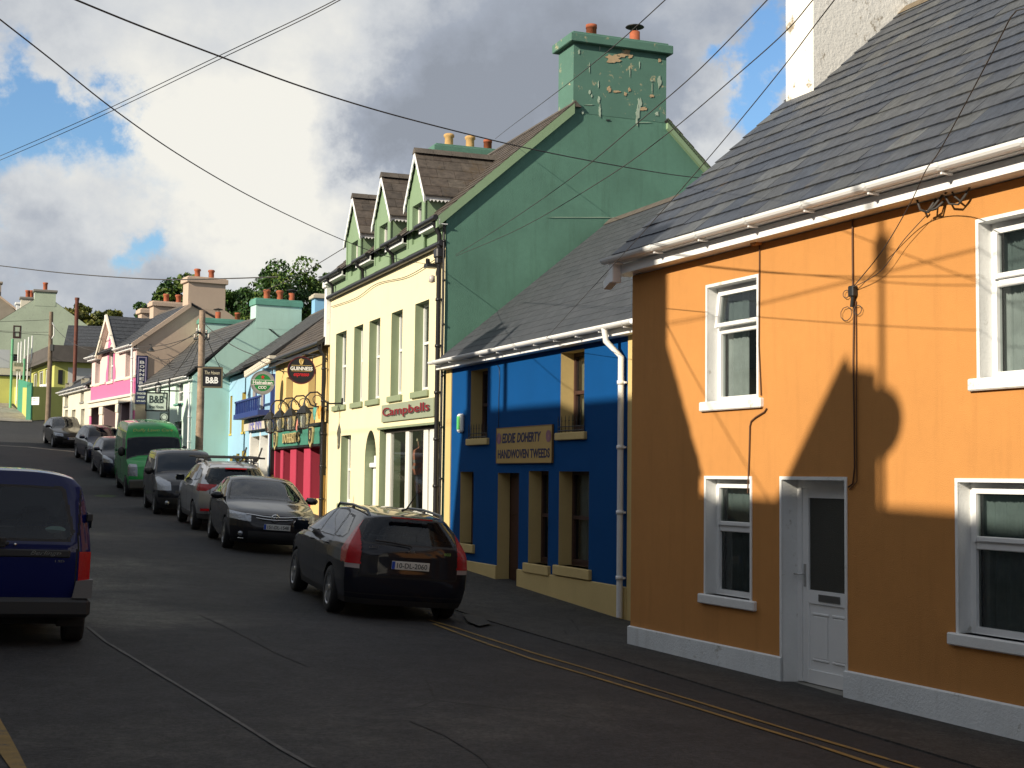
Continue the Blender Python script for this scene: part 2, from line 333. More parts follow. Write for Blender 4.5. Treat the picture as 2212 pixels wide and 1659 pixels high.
def asphalt(name,c0,c1,worn=None):
    M=bpy.data.materials.new(name); M.use_nodes=True; nt=M.node_tree; N=nt.nodes; L=nt.links; b=N['Principled BSDF']; b.inputs['Roughness'].default_value=.85; b.inputs['Specular IOR Level'].default_value=.35
    tc=N.new('ShaderNodeTexCoord')
    def nz(sc,det,rg): n=N.new('ShaderNodeTexNoise'); L.new(tc.outputs['Object'],n.inputs['Vector']); n.inputs['Scale'].default_value=sc; n.inputs['Detail'].default_value=det; n.inputs['Roughness'].default_value=rg; return n.outputs[0]
    def mp(f,a,b2,c=0.,d=1.): r=N.new('ShaderNodeMapRange'); L.new(f,r.inputs[0]); r.inputs[1].default_value=a; r.inputs[2].default_value=b2; r.inputs[3].default_value=c; r.inputs[4].default_value=d; return r.outputs[0]
    def mx(f,a,c,bt='MIX'):
        m=N.new('ShaderNodeMixRGB'); m.blend_type=bt
        if isinstance(f,float): m.inputs[0].default_value=f
        else: L.new(f,m.inputs[0])
        for i,q in ((1,a),(2,c)):
            if isinstance(q,tuple): m.inputs[i].default_value=(*q,1)
            else: L.new(q,m.inputs[i])
        return m.outputs[0]
    cur=mx(mp(nz(.55,5,.6),.35,.65),c0,c1)
    if worn:                                         # pale worn places in the surface
        geo=N.new('ShaderNodeNewGeometry'); tot=None; wn=N.new('ShaderNodeTexNoise'); L.new(tc.outputs['Object'],wn.inputs['Vector']); wn.inputs['Scale'].default_value=1.1; wn.inputs['Detail'].default_value=8; wn.inputs['Roughness'].default_value=.7
        def M_(op,a,b_=None,cl=False):
            q=N.new('ShaderNodeMath'); q.operation=op; q.use_clamp=cl
            for i,v in enumerate((a,b_)):
                if v is None: continue
                if isinstance(v,(int,float)): q.inputs[i].default_value=v
                else: L.new(v,q.inputs[i])
            return q.outputs[0]
        fl=N.new('ShaderNodeVectorMath'); fl.operation='MULTIPLY'; L.new(geo.outputs['Position'],fl.inputs[0]); fl.inputs[1].default_value=(1,1,0)
        for (wx,wy),ws,wa in worn:
            dd=N.new('ShaderNodeVectorMath'); dd.operation='DISTANCE'; L.new(fl.outputs[0],dd.inputs[0]); dd.inputs[1].default_value=(wx,wy,0)
            g=M_('MULTIPLY',M_('EXPONENT',M_('MULTIPLY',M_('MULTIPLY',dd.outputs['Value'],dd.outputs['Value']),-1/(ws*ws))),wa); tot=g if tot is None else M_('ADD',tot,g)
        f=M_('MULTIPLY',M_('ADD',tot,M_('MULTIPLY',M_('SUBTRACT',wn.outputs[0],.52),1.6)),1.7,True); f=M_('MULTIPLY',f,M_('MULTIPLY',tot,3.,True),True)
        cur=mx(f,cur,(.075,.073,.066))
    cur=mx(mp(nz(90,3,.8),.25,.75),mx(1.,cur,(.4,.4,.4),'MULTIPLY'),mx(1.,cur,(1.8,1.8,1.8),'MULTIPLY'))
    cur=mx(mp(nz(22,5,.75),.38,.62),mx(1.,cur,(.62,.62,.62),'MULTIPLY'),mx(1.,cur,(1.4,1.4,1.4),'MULTIPLY'))
    cur=mx(mp(nz(3.2,6,.7),.4,.62),mx(1.,cur,(.82,.82,.82),'MULTIPLY'),mx(1.,cur,(1.25,1.24,1.2),'MULTIPLY'))
    cur=mx(mp(nz(200,2,.6),.60,.68),cur,(.12,.115,.11))
    vr=N.new('ShaderNodeTexVoronoi'); vr.feature='DISTANCE_TO_EDGE'; L.new(tc.outputs['Object'],vr.inputs['Vector']); vr.inputs['Scale'].default_value=.35; vr.inputs['Randomness'].default_value=1
    cr=N.new('ShaderNodeMath'); cr.operation='MULTIPLY'; L.new(mp(vr.outputs['Distance'],.0,.006,1.,0.),cr.inputs[0]); L.new(mp(nz(.8,4,.6),.5,.6),cr.inputs[1])
    cur=mx(cr.outputs[0],cur,(.012,.012,.012))
    L.new(cur,b.inputs['Base Color'])
    bn=N.new('ShaderNodeBump'); bn.inputs['Strength'].default_value=.9; bn.inputs['Distance'].default_value=.015; L.new(nz(110,3,.7),bn.inputs['Height']); L.new(bn.outputs[0],b.inputs['Normal'])
    MATS[name]=M; return M
ASPH=asphalt('asphalt',(.017,.018,.021),(.027,.0275,.030),WORN); PAVE=asphalt('footpath_tarmac',(.036,.035,.034),(.052,.050,.046)); CONC=asphalt('concrete',(.22,.20,.17),(.3,.28,.24)); PATCH=asphalt('worn_asphalt',(.085,.08,.07),(.11,.10,.085))
GRASS=mat('grass_ground',(.05,.075,.025),.95,bump=.6,bscale=20,var=.3,vscale=.4)
usg=np.concatenate([np.linspace(-3000,-60,12),np.linspace(-40,150,96),np.linspace(170,3000,14)]); vsg=np.concatenate([np.linspace(-2500,-40,12),np.linspace(-30,40,36),np.linspace(60,2500,12)])
grid_sheet('ground',usg,vsg,GRASS,-.03)
us=np.linspace(-30,125,312)
grid_sheet('road',us,np.linspace(-.6,7.15,24),ASPH,.004)
# right footpath: a low worn kerb step
def fwarp(U,V): return V
grid_sheet('footpath',us,np.concatenate([[7.15,7.2],np.linspace(7.3,12.5,14)]),PAVE,.018)
kb=MB()
for a,b2 in zip(us[:-1],us[1:]):
    P=[xy(a,7.14),xy(b2,7.14),xy(b2,7.2),xy(a,7.2)]
    z=[gz(*p) for p in P]
    kb.add([(P[0][0],P[0][1],z[0]-.02),(P[1][0],P[1][1],z[1]-.02),(P[1][0],P[1][1],z[1]+.020),(P[0][0],P[0][1],z[0]+.020),(P[2][0],P[2][1],z[2]+.020),(P[3][0],P[3][1],z[3]+.020)],[(0,1,2,3),(3,2,4,5)],PAVE)
o=kb.build('kerb'); o['kind']='structure'
grid_sheet('footpath_far_side',us,np.linspace(-3.4,-.6,7),PAVE,.035)
YEL=mat('yellow_road_paint',(.20,.125,.025),.8,bump=.3,var=.25,vscale=5,dirt=((.055,.05,.045),.35))
WHT=mat('worn_white_road_paint',(.075,.074,.070),.8,bump=.3,var=.25,vscale=5,dirt=((.04,.039,.039),.55))
def line(name,pts,w,m,dz=.009,label=None):
    pts=[Vector((p[0],p[1],0)) for p in pts]; V=[];Fc=[]
    P=[]
    for a,b2 in zip(pts[:-1],pts[1:]):
        n=max(1,int((b2-a).length/.4)); P+=[a.lerp(b2,i/n) for i in range(n)]
    P.append(pts[-1])
    for i,p in enumerate(P):
        t=(P[min(i+1,len(P)-1)]-P[max(i-1,0)]).normalized(); nn=Vector((-t.y,t.x,0))*w/2*(1+.12*math.sin(i*1.7)+.08*math.sin(i*4.1))
        for q in (p+nn,p-nn): V.append((q.x,q.y,gz(q.x,q.y)+dz))
    for i in range(len(P)-1): Fc.append((2*i,2*i+1,2*i+3,2*i+2))
    o=MB().add(V,Fc,m).build(name); o['kind']='structure'
    fixn(o)
    if o.data.polygons[0].normal.z<0: o.data.flip_normals()
    if label: o['label']=label
    return o
def gpt(x,y):                                        # picture point onto the road surface
    r=ray(x,y); r=r/r[1]; t=6.
    for _ in range(4000):
        if r[2]*t+CAMZ<gz(r[0]*t,t): break
        t+=.03
    return (r[0]*t,t)
# ---------------------------------------------------------------- building kit
def panel(mb,x0,x1,z0,z1,holes,m,mr,y=0.,rev=.25):
    xs=sorted(set([x0,x1]+[min(max(h[i],x0),x1) for h in holes for i in (0,1)])); zs=sorted(set([z0,z1]+[min(max(h[i],z0),z1) for h in holes for i in (2,3)]))
    for i in range(len(xs)-1):
        for j in range(len(zs)-1):
            cx,cz=(xs[i]+xs[i+1])/2,(zs[j]+zs[j+1])/2
            if any(h[0]<cx<h[1] and h[2]<cz<h[3] for h in holes): continue
            mb.add([(xs[i],y,zs[j]),(xs[i+1],y,zs[j]),(xs[i+1],y,zs[j+1]),(xs[i],y,zs[j+1])],[(0,1,2,3)],m)
    for h in holes:
        a,b,c,d=h[:4]; r=h[4] if len(h)>4 else rev; mm=h[5] if len(h)>5 else mr
        V=[(a,y,c),(b,y,c),(b,y,d),(a,y,d),(a,y+r,c),(b,y+r,c),(b,y+r,d),(a,y+r,d)]
        mb.add(V,[(0,4,5,1),(1,5,6,2),(2,6,7,3),(3,7,4,0)],mm)
def arch_fill(mb,x0,x1,zs,zt,m,mr,y=0.,rev=.25,pointed=False):
    cx=(x0+x1)/2; hw=(x1-x0)/2; n=16
    def arc(t):
        if pointed: a=t*2-1; return (cx+hw*a, zs+(zt-zs)*(1-abs(a)**1.6))
        a=math.pi*(1-t); return (cx+hw*math.cos(a), zs+(zt-zs)*math.sin(a))
    P=[arc(i/n) for i in range(n+1)]
    for i in range(n):
        p,q=P[i],P[i+1]
        mb.add([(p[0],y,p[1]),(q[0],y,q[1]),(q[0],y,zt+.0),(p[0],y,zt+.0)],[(0,1,2,3)],m)
        mb.add([(p[0],y,p[1]),(q[0],y,q[1]),(q[0],y+rev,q[1]),(p[0],y+rev,p[1])],[(0,3,2,1)],mr)
def slates(mb,x0,x1,y0,z0,y1,z1,m,row=.28,w=.34,th=.012,clip=None,under=None):
    """slates on the slope from (y0,z0) at the eave to (y1,z1) at the ridge; clip(x,s)->bool keeps"""
    L=math.hypot(y1-y0,z1-z0); dy,dz=(y1-y0)/L,(z1-z0)/L; ny,nz=(-dz,dy) if dy>0 else (dz,-dy)
    if mb.rnd is None: mb.rnd=[.3]*len(mb.f)
    n=int(math.ceil(L/row)); s0=0
    for i in range(n):
        a=i*row; b=min(L,(i+1)*row+.05); off=(.5 if i%2 else 0)*w+random.uniform(-.02,.02); x=x0-off
        while x<x1:
            xa,xb=max(x,x0),min(x+w-.004,x1); x+=w
            if xb-xa<.02: continue
            if clip and not clip((xa+xb)/2,(a+b)/2): continue
            t=th*1.5+random.uniform(0,th*.6); j=random.uniform(-.009,.009)*min(1,th/.012); sk=random.uniform(-.003,.003)
            def pt(xx,ss,h): return (xx,y0+dy*ss+ny*h,z0+dz*ss+nz*h)
            V=[pt(xa,a+j,t),pt(xb,a+j+sk,t),pt(xb,b,th*.3),pt(xa,b,th*.3),pt(xa,a+j,t-th),pt(xb,a+j+sk,t-th),pt(xa,b,-th*.5),pt(xb,b,-th*.5)]
            F_=[(0,1,2,3),(4,5,1,0),(4,0,3,6),(5,7,2,1)]
            if dy<0: F_=[f[::-1] for f in F_]
            mb.add(V,F_,m); r=random.random(); mb.rnd+=[r]*4
    return mb
def deck(mb,x0,x1,y0,z0,y1,z1,m,th=.1):
    L=math.hypot(y1-y0,z1-z0); ny,nz=-(z1-z0)/L*th,(y1-y0)/L*th
    s=1 if ny<=0 or y1>y0 else -1
    if y1<y0: ny,nz=-ny,-nz
    V=[(x,y,z) for x in (x0,x1) for (y,z) in ((y0,z0),(y1,z1),(y1-ny,z1-nz),(y0-ny,z0-nz))]
    mb.add(V,[(0,1,2,3),(7,6,5,4),(0,4,5,1),(1,5,6,2),(2,6,7,3),(3,7,4,0)],m)
    if mb.rnd is not None: mb.rnd+=[.3]*6
def roof(parent,x0,x1,ye,ze,yr,zr,yb,zb,m,row=.28,w=.34,ov=.0,clip=None,ridge=None,backplain=True,name='roof',flat=None,th=.012):
    mb=MB(); mb.rnd=[]
    slates(mb,x0-ov,x1+ov,ye,ze,yr,zr,m,row,w,clip=clip,th=th)
    y2,z2=flat or (yr,zr)
    slates(mb,x0-ov,x1+ov,yb,zb,y2,z2,m,row*1.5,w*1.5)
    if flat: deck(mb,x0-ov,x1-.25,yr,zr,y2,z2,m,.06)
    d=MB(); d.rnd=[]
    if clip is None: deck(mb,x0-ov,x1+ov,ye,ze-.012,yr,zr-.012,DARK,.07)
    else: mb.add([(x0,ye,ze-.02),(x1,ye,ze-.02),(x1,yr,zr-.02),(x0,yr,zr-.02)],[(0,1,2,3)],DARK); mb.rnd+=[.3]
    deck(mb,x0-ov,x1+ov,yb,zb-.012,y2,z2-.012,DARK,.07)
    rm=ridge or mat('ridge_tile',(.10,.085,.07),.85,bump=.5,var=.3,vscale=3)
    x=x0-ov
    while x<x1+ov-.01:
        xe=min(x+.45,x1+ov); V=[(x,yr-.15,zr-.10),(x,yr,zr+.045),(x,yr+.15,zr-.10),(xe-.006,yr-.15,zr-.10),(xe-.006,yr,zr+.045),(xe-.006,yr+.15,zr-.10)]
        mb.add(V,[(0,1,4,3)[::-1],(1,2,5,4)[::-1],(0,2,1),(3,4,5)],rm); mb.rnd+=[random.random()]*4; x=xe
    return mb.build(name,parent)
def shell(mb,W,Dp,zb,ze,yr,zr,zbk,m,gl=True,gr=True,holes=(),mr=None,front=True,mg=None,yf=0.):
    if front: panel(mb,0,W,zb,ze,list(holes),m,mr or m)
    g=[(0,zb),(Dp,zb),(Dp,zbk),(yr,zr),(0,ze)]
    if gl: mb.add([(0,y,z) for y,z in g],[(4,3,2,1,0)],mg or m)
    if gr: mb.add([(W,y,z) for y,z in g],[(0,1,2,3,4)],mg or m)
    mb.add([(0,Dp,zb),(W,Dp,zb),(W,Dp,zbk),(0,Dp,zbk)],[(3,2,1,0)],m)
def chimney(parent,x0,x1,y0,y1,zb,zt,m,cap_m,pots,cap=.07,caph=.16,name='chimney',potm=None,flare=0.):
    mb=MB(); mb.box(x0,x1,y0,y1,zb,zt,m)
    if flare: mb.prism([(y0-.0,zb),(y1+flare,zb),(y1,zb+.8),(y0,zb+.8)],'x',x0+.005,x1+.005,m)
    c=mb.build(name,parent)
    k=MB(); k.box(x0-cap,x1+cap,y0-cap,y1+cap,zt,zt+caph,cap_m,bev=.015); k.box(x0-cap*.3,x1+cap*.3,y0-cap*.3,y1+cap*.3,zt+caph,zt+caph+.06,cap_m,bev=.01)
    k.build('cap',c)
    for (yy,kind,*pm) in pots:
        xx=(x0+x1)/2; b=zt+caph+.05; mm=pm[0] if pm else (potm or TERRA)
        if kind=='plain': pr=[(0,b),(.12,b),(.12,b+.28),(.13,b+.28),(.13,b+.36),(.1,b+.36),(.1,b+.1)]
        elif kind=='roll': pr=[(.12,b),(.125,b+.12),(.12,b+.3),(.155,b+.33),(.155,b+.39),(.12,b+.42),(.1,b+.42),(.1,b+.1)]
        else: pr=[(.12,b),(.12,b+.34),(.1,b+.34)]
        p=MB(); p.lathe(pr,mm,c=(xx,yy,0),n=20)
        if kind=='cowl': 
            p.lathe([(0,b+.52),(.2,b+.47),(.22,b+.45),(.2,b+.44),(0,b+.49)],IRON,c=(xx,yy,0),n=20)
            for a in range(3): p.tube([(xx+.1*math.cos(a*2.1),yy+.1*math.sin(a*2.1),b+.3),(xx+.1*math.cos(a*2.1),yy+.1*math.sin(a*2.1),b+.47)],.01,IRON,6)
        p.build('chimney_pot',c)
    return c
def window(parent,x0,x1,z0,z1,y,m,style='sash',fw=.055,curtain=None,gm=None,cols=1,transom=None,name='window',sill=None,sillm=None,back=.5):
    """frame standing in an opening, its glass at y+.03"""
    mb=MB(); d=.06
    mb.box(x0,x0+fw,y,y+d,z0,z1,m); mb.box(x1-fw,x1,y,y+d,z0,z1,m); mb.box(x0+fw,x1-fw,y+.002,y+d-.002,z1-fw,z1,m); mb.box(x0+fw,x1-fw,y+.002,y+d-.002,z0,z0+fw,m)
    if style=='sash':
        zm=(z0+z1)/2 if transom is None else transom
        mb.box(x0+fw,x1-fw,y-.015,y+d-.01,zm-.03,zm+.03,m)
        mb.box(x0+fw,x0+fw+.035,y-.012,y+d-.02,z0+fw,zm-.03,m); mb.box(x1-fw-.035,x1-fw,y-.012,y+d-.02,z0+fw,zm-.03,m); mb.box(x0+fw+.035,x1-fw-.035,y-.01,y+d-.02,z0+fw,z0+fw+.05,m)
    elif style=='transom':
        mb.box(x0+fw,x1-fw,y+.002,y+d-.002,transom-.04,transom+.04,m,bev=.008)
    elif style=='cross':
        mb.box((x0+x1)/2-.025,(x0+x1)/2+.025,y,y+d-.01,z0+fw,z1-fw,m); mb.box(x0+fw,x1-fw,y+.004,y+d-.014,(z0+z1)/2-.025,(z0+z1)/2+.025,m)
    for c in range(1,cols):
        xx=x0+(x1-x0)*c/cols; mb.box(xx-.03,xx+.03,y+.003,y+d-.003,z0+fw,z1-fw,m)
    w=mb.build(name,parent)
    g=MB(); g.add([(x0+fw*.6,y+.035,z0+fw*.6),(x1-fw*.6,y+.035,z0+fw*.6),(x1-fw*.6,y+.035,z1-fw*.6),(x0+fw*.6,y+.035,z1-fw*.6)],[(0,1,2,3)],gm or WINGLASS); g.build('pane',w)
    if back:
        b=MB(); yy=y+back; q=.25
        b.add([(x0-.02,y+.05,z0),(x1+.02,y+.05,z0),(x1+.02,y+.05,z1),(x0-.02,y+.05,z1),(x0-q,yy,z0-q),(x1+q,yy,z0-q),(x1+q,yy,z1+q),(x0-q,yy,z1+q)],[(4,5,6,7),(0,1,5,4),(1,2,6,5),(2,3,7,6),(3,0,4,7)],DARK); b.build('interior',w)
    if curtain:
        for (ca,cb,cz,cm) in curtain:
            n=40; V=[];xa=x0+(x1-x0)*ca; xb=x0+(x1-x0)*cb
            for i in range(n+1):
                xx=xa+(xb-xa)*i/n; yy=y+.14+.022*math.sin(i*1.9)+.01*math.sin(i*.7)
                V+= [(xx,yy,z0),(xx,yy,z0+(z1-z0)*cz)]
            c=MB(); c.add(V,[(2*i,2*i+2,2*i+3,2*i+1) for i in range(n)],cm,True); c.build('curtain',w)
    if sill:
        so_,sh,sd_=sill
        s=MB(); s.box(x0-so_,x1+so_,-sd_,y,z0-sh,z0,sillm or m,bev=.012); s.build('sill',w)
    return w
def gutter(parent,x0,x1,y,z,m,r=.062,name='gutter',fascia=None,br=.9,square=False):
    mb=MB(); n=8
    V=[];Fc=[]
    pr=[(y-r+.0*r,z)]+[(y-r*math.cos(math.pi*i/n),z-r*math.sin(math.pi*i/n)) for i in range(n+1)]+[(y+r*.85*math.cos(math.pi*i/n),z-r*.85*math.sin(math.pi*i/n)) for i in range(n+1)]
    pr=pr[1:]; k=len(pr)
    V=[(x,a,b) for x in (x0,x1) for a,b in pr]
    mb.add(V,[(i,(i+1)%k,(i+1)%k+k,i+k) for i in range(k)]+[tuple(range(k-1,-1,-1)),tuple(range(k,2*k))],m)
    x=x0+.3
    while x<x1:
        mb.lathe([(r*1.13,-.03),(r*1.13,.03)],m,c=(x,y,z),axis='x',n=16) if False else None
        pts=[(x,y-(r+.008)*math.cos(math.pi*i/6),z-(r+.008)*math.sin(math.pi*i/6)) for i in range(7)]
        for i in range(6):
            a,b=pts[i],pts[i+1]
            mb.add([(x-.02,a[1],a[2]),(x+.02,a[1],a[2]),(x+.02,b[1],b[2]),(x-.02,b[1],b[2])],[(0,1,2,3)],m)
        mb.box(x-.012,x+.012,y-r*.2,y+r*1.6,z-r-.028,z-r-.008,m); x+=br
    o=mb.build(name,parent)
    if fascia:
        fy,z0,z1,fm=fascia[:4]; f=MB(); f.box(x0,x1,fy,fy+.025,z0,z1,fm); f.box(x0,x1,fy+.026,0.05,z0-.002,z0+.015,fm); f.build('fascia',parent)
    return o
def pipe(parent,pts,r,m,name='downpipe',brackets=True,n=10):
    mb=MB(); mb.tube(pts,r,m,n)
    if brackets:
        for a,b in zip(pts[:-1],pts[1:]):
            a,b=Vector(a),Vector(b)
            if abs((b-a).normalized().z)>.9 and (b-a).length>1:
                k=int((b-a).length/1.1)
                for i in range(k+1):
                    p=a.lerp(b,(i+.4)/(k+1)); mb.lathe([(r,-.03),(r*1.25,-.03),(r*1.25,.03),(r,.03)],m,c=tuple(p),n=n); mb.box(p.x-r*1.7,p.x+r*1.7,p.y+r*.6,p.y+r*1.2,p.z-.015,p.z+.015,m)
    return mb.build(name,parent)
def root(PL,name,label,cat,group=None,z=0.): return empty(name,(PL.P[0],PL.P[1],z),PL.rz,label,cat,group)
def gl(PL,x,y=0.):                                   # ground height at a local point of a plane
    p=PL.w(x,y); return gz(p[0],p[1])
def plinth(parent,PL,x0,x1,top,m,holes=(),d=.03,name='plinth',follow=None):
    segs=[];cur=x0
    for h in sorted(holes):
        if h[0]>cur: segs.append((cur,h[0]))
        cur=h[1]
    if cur<x1: segs.append((cur,x1))
    for a,b in segs:
        n=max(1,int((b-a)/1.)); mb=MB()
        for i in range(n):
            p,q=a+(b-a)*i/n,a+(b-a)*(i+1)/n
            zp,zq=(top,top) if follow is None else (gl(PL,p)+follow,gl(PL,q)+follow)
            V=[(p,-d,gl(PL,p)-.3),(q,-d,gl(PL,q)-.3),(q,-d,zq-.015),(p,-d,zp-.015),(p,.01,gl(PL,p)-.3),(q,.01,gl(PL,q)-.3),(q,0.01,zq),(p,0.01,zp)]
            Fc=[(0,1,2,3),(3,2,6,7)]+([(4,0,3,7)] if i==0 else [])+([(1,5,6,2)] if i==n-1 else [])
            mb.add(V,Fc,m)
        mb.build(name,parent)
# ================================================================ ORANGE HOUSE
ORANGE=mat('orange_render',(.535,.24,.064),.9,bump=.4,bscale=110,var=.06,vscale=.7,streak=.10)
rt=root(PO,'orange_house','two storey orange rendered terraced house with white window surrounds and slate roof','house')
OW=12.5; EZ=4.97
h_ul=PO.rect('a',118,220,618,1335); h_ll=PO.rect('b',98,110,400,945); h_dr=PO.rect('b',618,115,1055,1400); h_ur=PO.rect('c',300,215,600,1450); h_lr=PO.rect('d',158,150,600,1392)
h_ur=(h_ur[0],h_ur[0]+1.15,h_ur[2],h_ur[3]); h_lr=(h_lr[0],h_lr[0]+1.25,h_lr[2],h_lr[3]); h_dr=(h_dr[0],h_dr[1],.0,h_dr[3]); fix=lambda h:(h[0],h[1],min(h[2],h[3]),max(h[2],h[3]))
h_dr=(h_dr[0],h_dr[1],gl(PO,h_dr[0])-.12,h_dr[3])
HO=[fix(h_ul),fix(h_ll),fix(h_dr),fix(h_ur),fix(h_lr)]
print('orange holes',[tuple(round(q,2) for q in h) for h in HO])
OYR,OZR=4.0,8.95
mb=MB(); shell(mb,OW,8.,-1,EZ,OYR,OZR-.12,EZ,ORANGE,holes=HO,mr=WHITE); mb.build('wall',rt)
roof(rt,0,OW,-.28,5.22,OYR,OZR,8.2,5.2,SLATE,row=.30,w=.40,ov=.06,ridge=mat('buff_ridge',(.19,.15,.10),.9,bump=.5,var=.3,vscale=4))
gutter(rt,-.16,OW,-.34,5.18,PLASTIC,r=.07,fascia=(-.2,4.98,5.1,PLASTIC),br=1.0)
mb=MB(); mb.box(-.03,OW,-.3,-.06,5.11,5.2,PLASTIC); mb.build('soffit',rt)
# boxed end and hopper at the left corner
mb=MB(); mb.box(-.05,.06,-.33,-.2,4.86,5.12,PLASTIC,bev=.01); mb.prism([(-.05,5.0),(-.05,4.86),(-.2,4.80),(-.2,4.90)],'y',-.32,-.21,PLASTIC); mb.build('gutter_outlet',rt)
for h in (HO[0],HO[1],HO[3],HO[4],HO[2]):
    sb=MB(); a,b,c,d=h; t=.035; zb=c if h is not HO[2] else .1
    sb.box(a-t,a,-.012,.004,zb,d+t,WHITE); sb.box(b,b+t,-.012,.004,zb,d+t,WHITE); sb.box(a,b,-.012,.004,d,d+t,WHITE); sb.build('window_surround',rt)
def pvc_window(h,tz,openv=False,curt=None):
    a,b,c,d=h; w=window(rt,a,b,c,d,.14,PLASTIC,'transom',fw=.06,transom=tz,curtain=curt,sill=(.12,.11,.05),sillm=WHITE,back=1.2)
    v=MB(); f=.05; zz=tz+.03
    v.box(a+.05,a+.05+f,0,.05,0,d-zz-.05,PLASTIC); v.box(b-.05-f,b-.05,0,.05,0,d-zz-.05,PLASTIC); v.box(a+.05+f,b-.05-f,0.002,.048,0,f,PLASTIC,bev=.008); v.box(a+.05+f,b-.05-f,0.002,.048,d-zz-.05-f,d-zz-.05,PLASTIC)
    for i in range(len(v.v)): x,y,z=v.v[i]; v.v[i]=(x,y,z-(d-zz-.05))
    ang=R(-7) if openv else 0
    o=v.build('vent_sash',w); o.location=(0,.11,d-.05); o.rotation_euler=(ang,0,0)
    g=MB(); hh=d-zz-.05; g.add([(a+.08,.03,-hh+.03),(b-.08,.03,-hh+.03),(b-.08,.03,-.03),(a+.08,.03,-.03)],[(0,1,2,3)],WINGLASS); g.build('vent_pane',w).matrix_local=o.matrix_basis.copy() if False else Matrix.Translation((0,.11,d-.05))@Matrix.Rotation(ang,4,'X')
    return w
pvc_window(HO[0],PO.fr('a',220,660,.14)[1],True,[(.0,.42,1.,CURTAIN2),(.62,1.,.8,CURTAIN)])
pvc_window(HO[1],PO.fr('b',200,445,.14)[1],False,[(0,.5,1.,CURTAIN2),(.75,1.,1.,CURTAIN2)])
pvc_window(HO[3],PO.fr('c',440,700,.14)[1],False,[(0,.35,1.,CURTAIN2),(.6,1.,1.,CURTAIN2)])
pvc_window(HO[4],PO.fr('d',320,640,.14)[1],False,[(0,.45,1.,CURTAIN2),(.7,1.,1.,CURTAIN2)])
# door
a,b,c,d=HO[2]; yd=.2; dz0=PO.fr('b',755,1500,yd)[1]
mb=MB(); f=.07; zt=PO.fr('b',760,175,yd)[1]
mb.box(a,a+f,yd,yd+.07,dz0,d,PLASTIC); mb.box(b-f,b,yd,yd+.07,dz0,d,PLASTIC); mb.box(a+f,b-f,yd+.002,yd+.068,zt,d,PLASTIC); mb.build('door_frame',rt)
db=MB(); mz=PO.fr('b',800,930,yd)[1]; x0,x1=a+f+.003,b-f-.003; s=.1
db.box(x0,x0+s,yd+.01,yd+.06,dz0,zt,PLASTIC,bev=.006); db.box(x1-s,x1,yd+.01,yd+.06,dz0,zt,PLASTIC,bev=.006)
for (p,q) in ((dz0,dz0+.14),(mz-.05,mz+.09),(zt-.1,zt)): db.box(x0+s,x1-s,yd+.012,yd+.058,p,q,PLASTIC)
db.box(x0+s,x1-s,yd+.03,yd+.05,dz0+.14,mz-.05,PLASTIC)
for i in (0,1):
    u0=x0+s+.06+i*(x1-x0-2*s-.06)/2; u1=u0+(x1-x0-2*s-.06)/2-.06
    for (za,zb_) in ((dz0+.24,mz-.17),):
        db.box(u0,u1,yd+.015,yd+.031,zb_,zb_+.025,PLASTIC,bev=.006); db.box(u0,u1,yd+.015,yd+.031,za,za+.025,PLASTIC,bev=.006); db.box(u0+.02,u1-.02,yd+.02,yd+.031,za+.03,zb_-.01,PLASTIC,bev=.008)
dr=db.build('door',rt)
g=MB(); g.add([(x0+s,yd+.035,mz+.09),(x1-s,yd+.035,mz+.09),(x1-s,yd+.035,zt-.1),(x0+s,yd+.035,zt-.1)],[(0,1,2,3)],mat('obscured_glass',(.035,.035,.028),.35,bump=.3,bscale=90)); g.build('pane',dr)
k=MB(); k.box(x0+s+.18,x1-s-.18,yd+.0,yd+.013,mz-.02,mz+.055,mat('steel',(.22,.22,.22),.35,metal=.8),bev=.004); k.build('letter_box',dr)
k=MB(); k.box(x0+.03,x0+.065,yd-.002,yd+.012,mz+.12,mz+.36,mat('steel2',(.5,.5,.5),.3,metal=1.),bev=.003); k.tube([(x0+.047,yd+.0,mz+.25),(x0+.047,yd-.05,mz+.25),(x0-.06,yd-.055,mz+.25)],.009,MATS['steel2'],8); k.build('door_handle',dr)
k=MB(); k.box(a,b,.02,yd+.1,gl(PO,a)-.2,dz0-.01,mat('stone_step',(.26,.25,.22),.85,bump=.4,var=.15),bev=.01); k.build('door_step',rt)
mb=MB()
zt_=lambda x:PO.fr('h',130,165)[1]+( PO.fr('h',2212,600)[1]-PO.fr('h',130,165)[1])*x/6.68
print('plinth tops',PO.fr('h',130,165),PO.fr('h',925,330),PO.fr('h',1280,405),PO.fr('h',2212,600))
PLG=mat('plinth_grey_white',(.74,.77,.78),.85,bump=.5,bscale=30,var=.06,streak=.15,dirt=((.42,.42,.38),.12))
plinth(rt,PO,-.02,OW,PO.fr('h',925,330)[1],PLG,[(HO[2][0],HO[2][1])],d=.035)
chimney(rt,.0,.62,2.42,4.95,6.,10.6,mat('flaking_white',(.84,.82,.76),.85,bump=.6,bscale=12,var=.05,dirt=((.30,.25,.18),.24)),WHITE,[(3.2,'roll'),(4.2,'roll')])
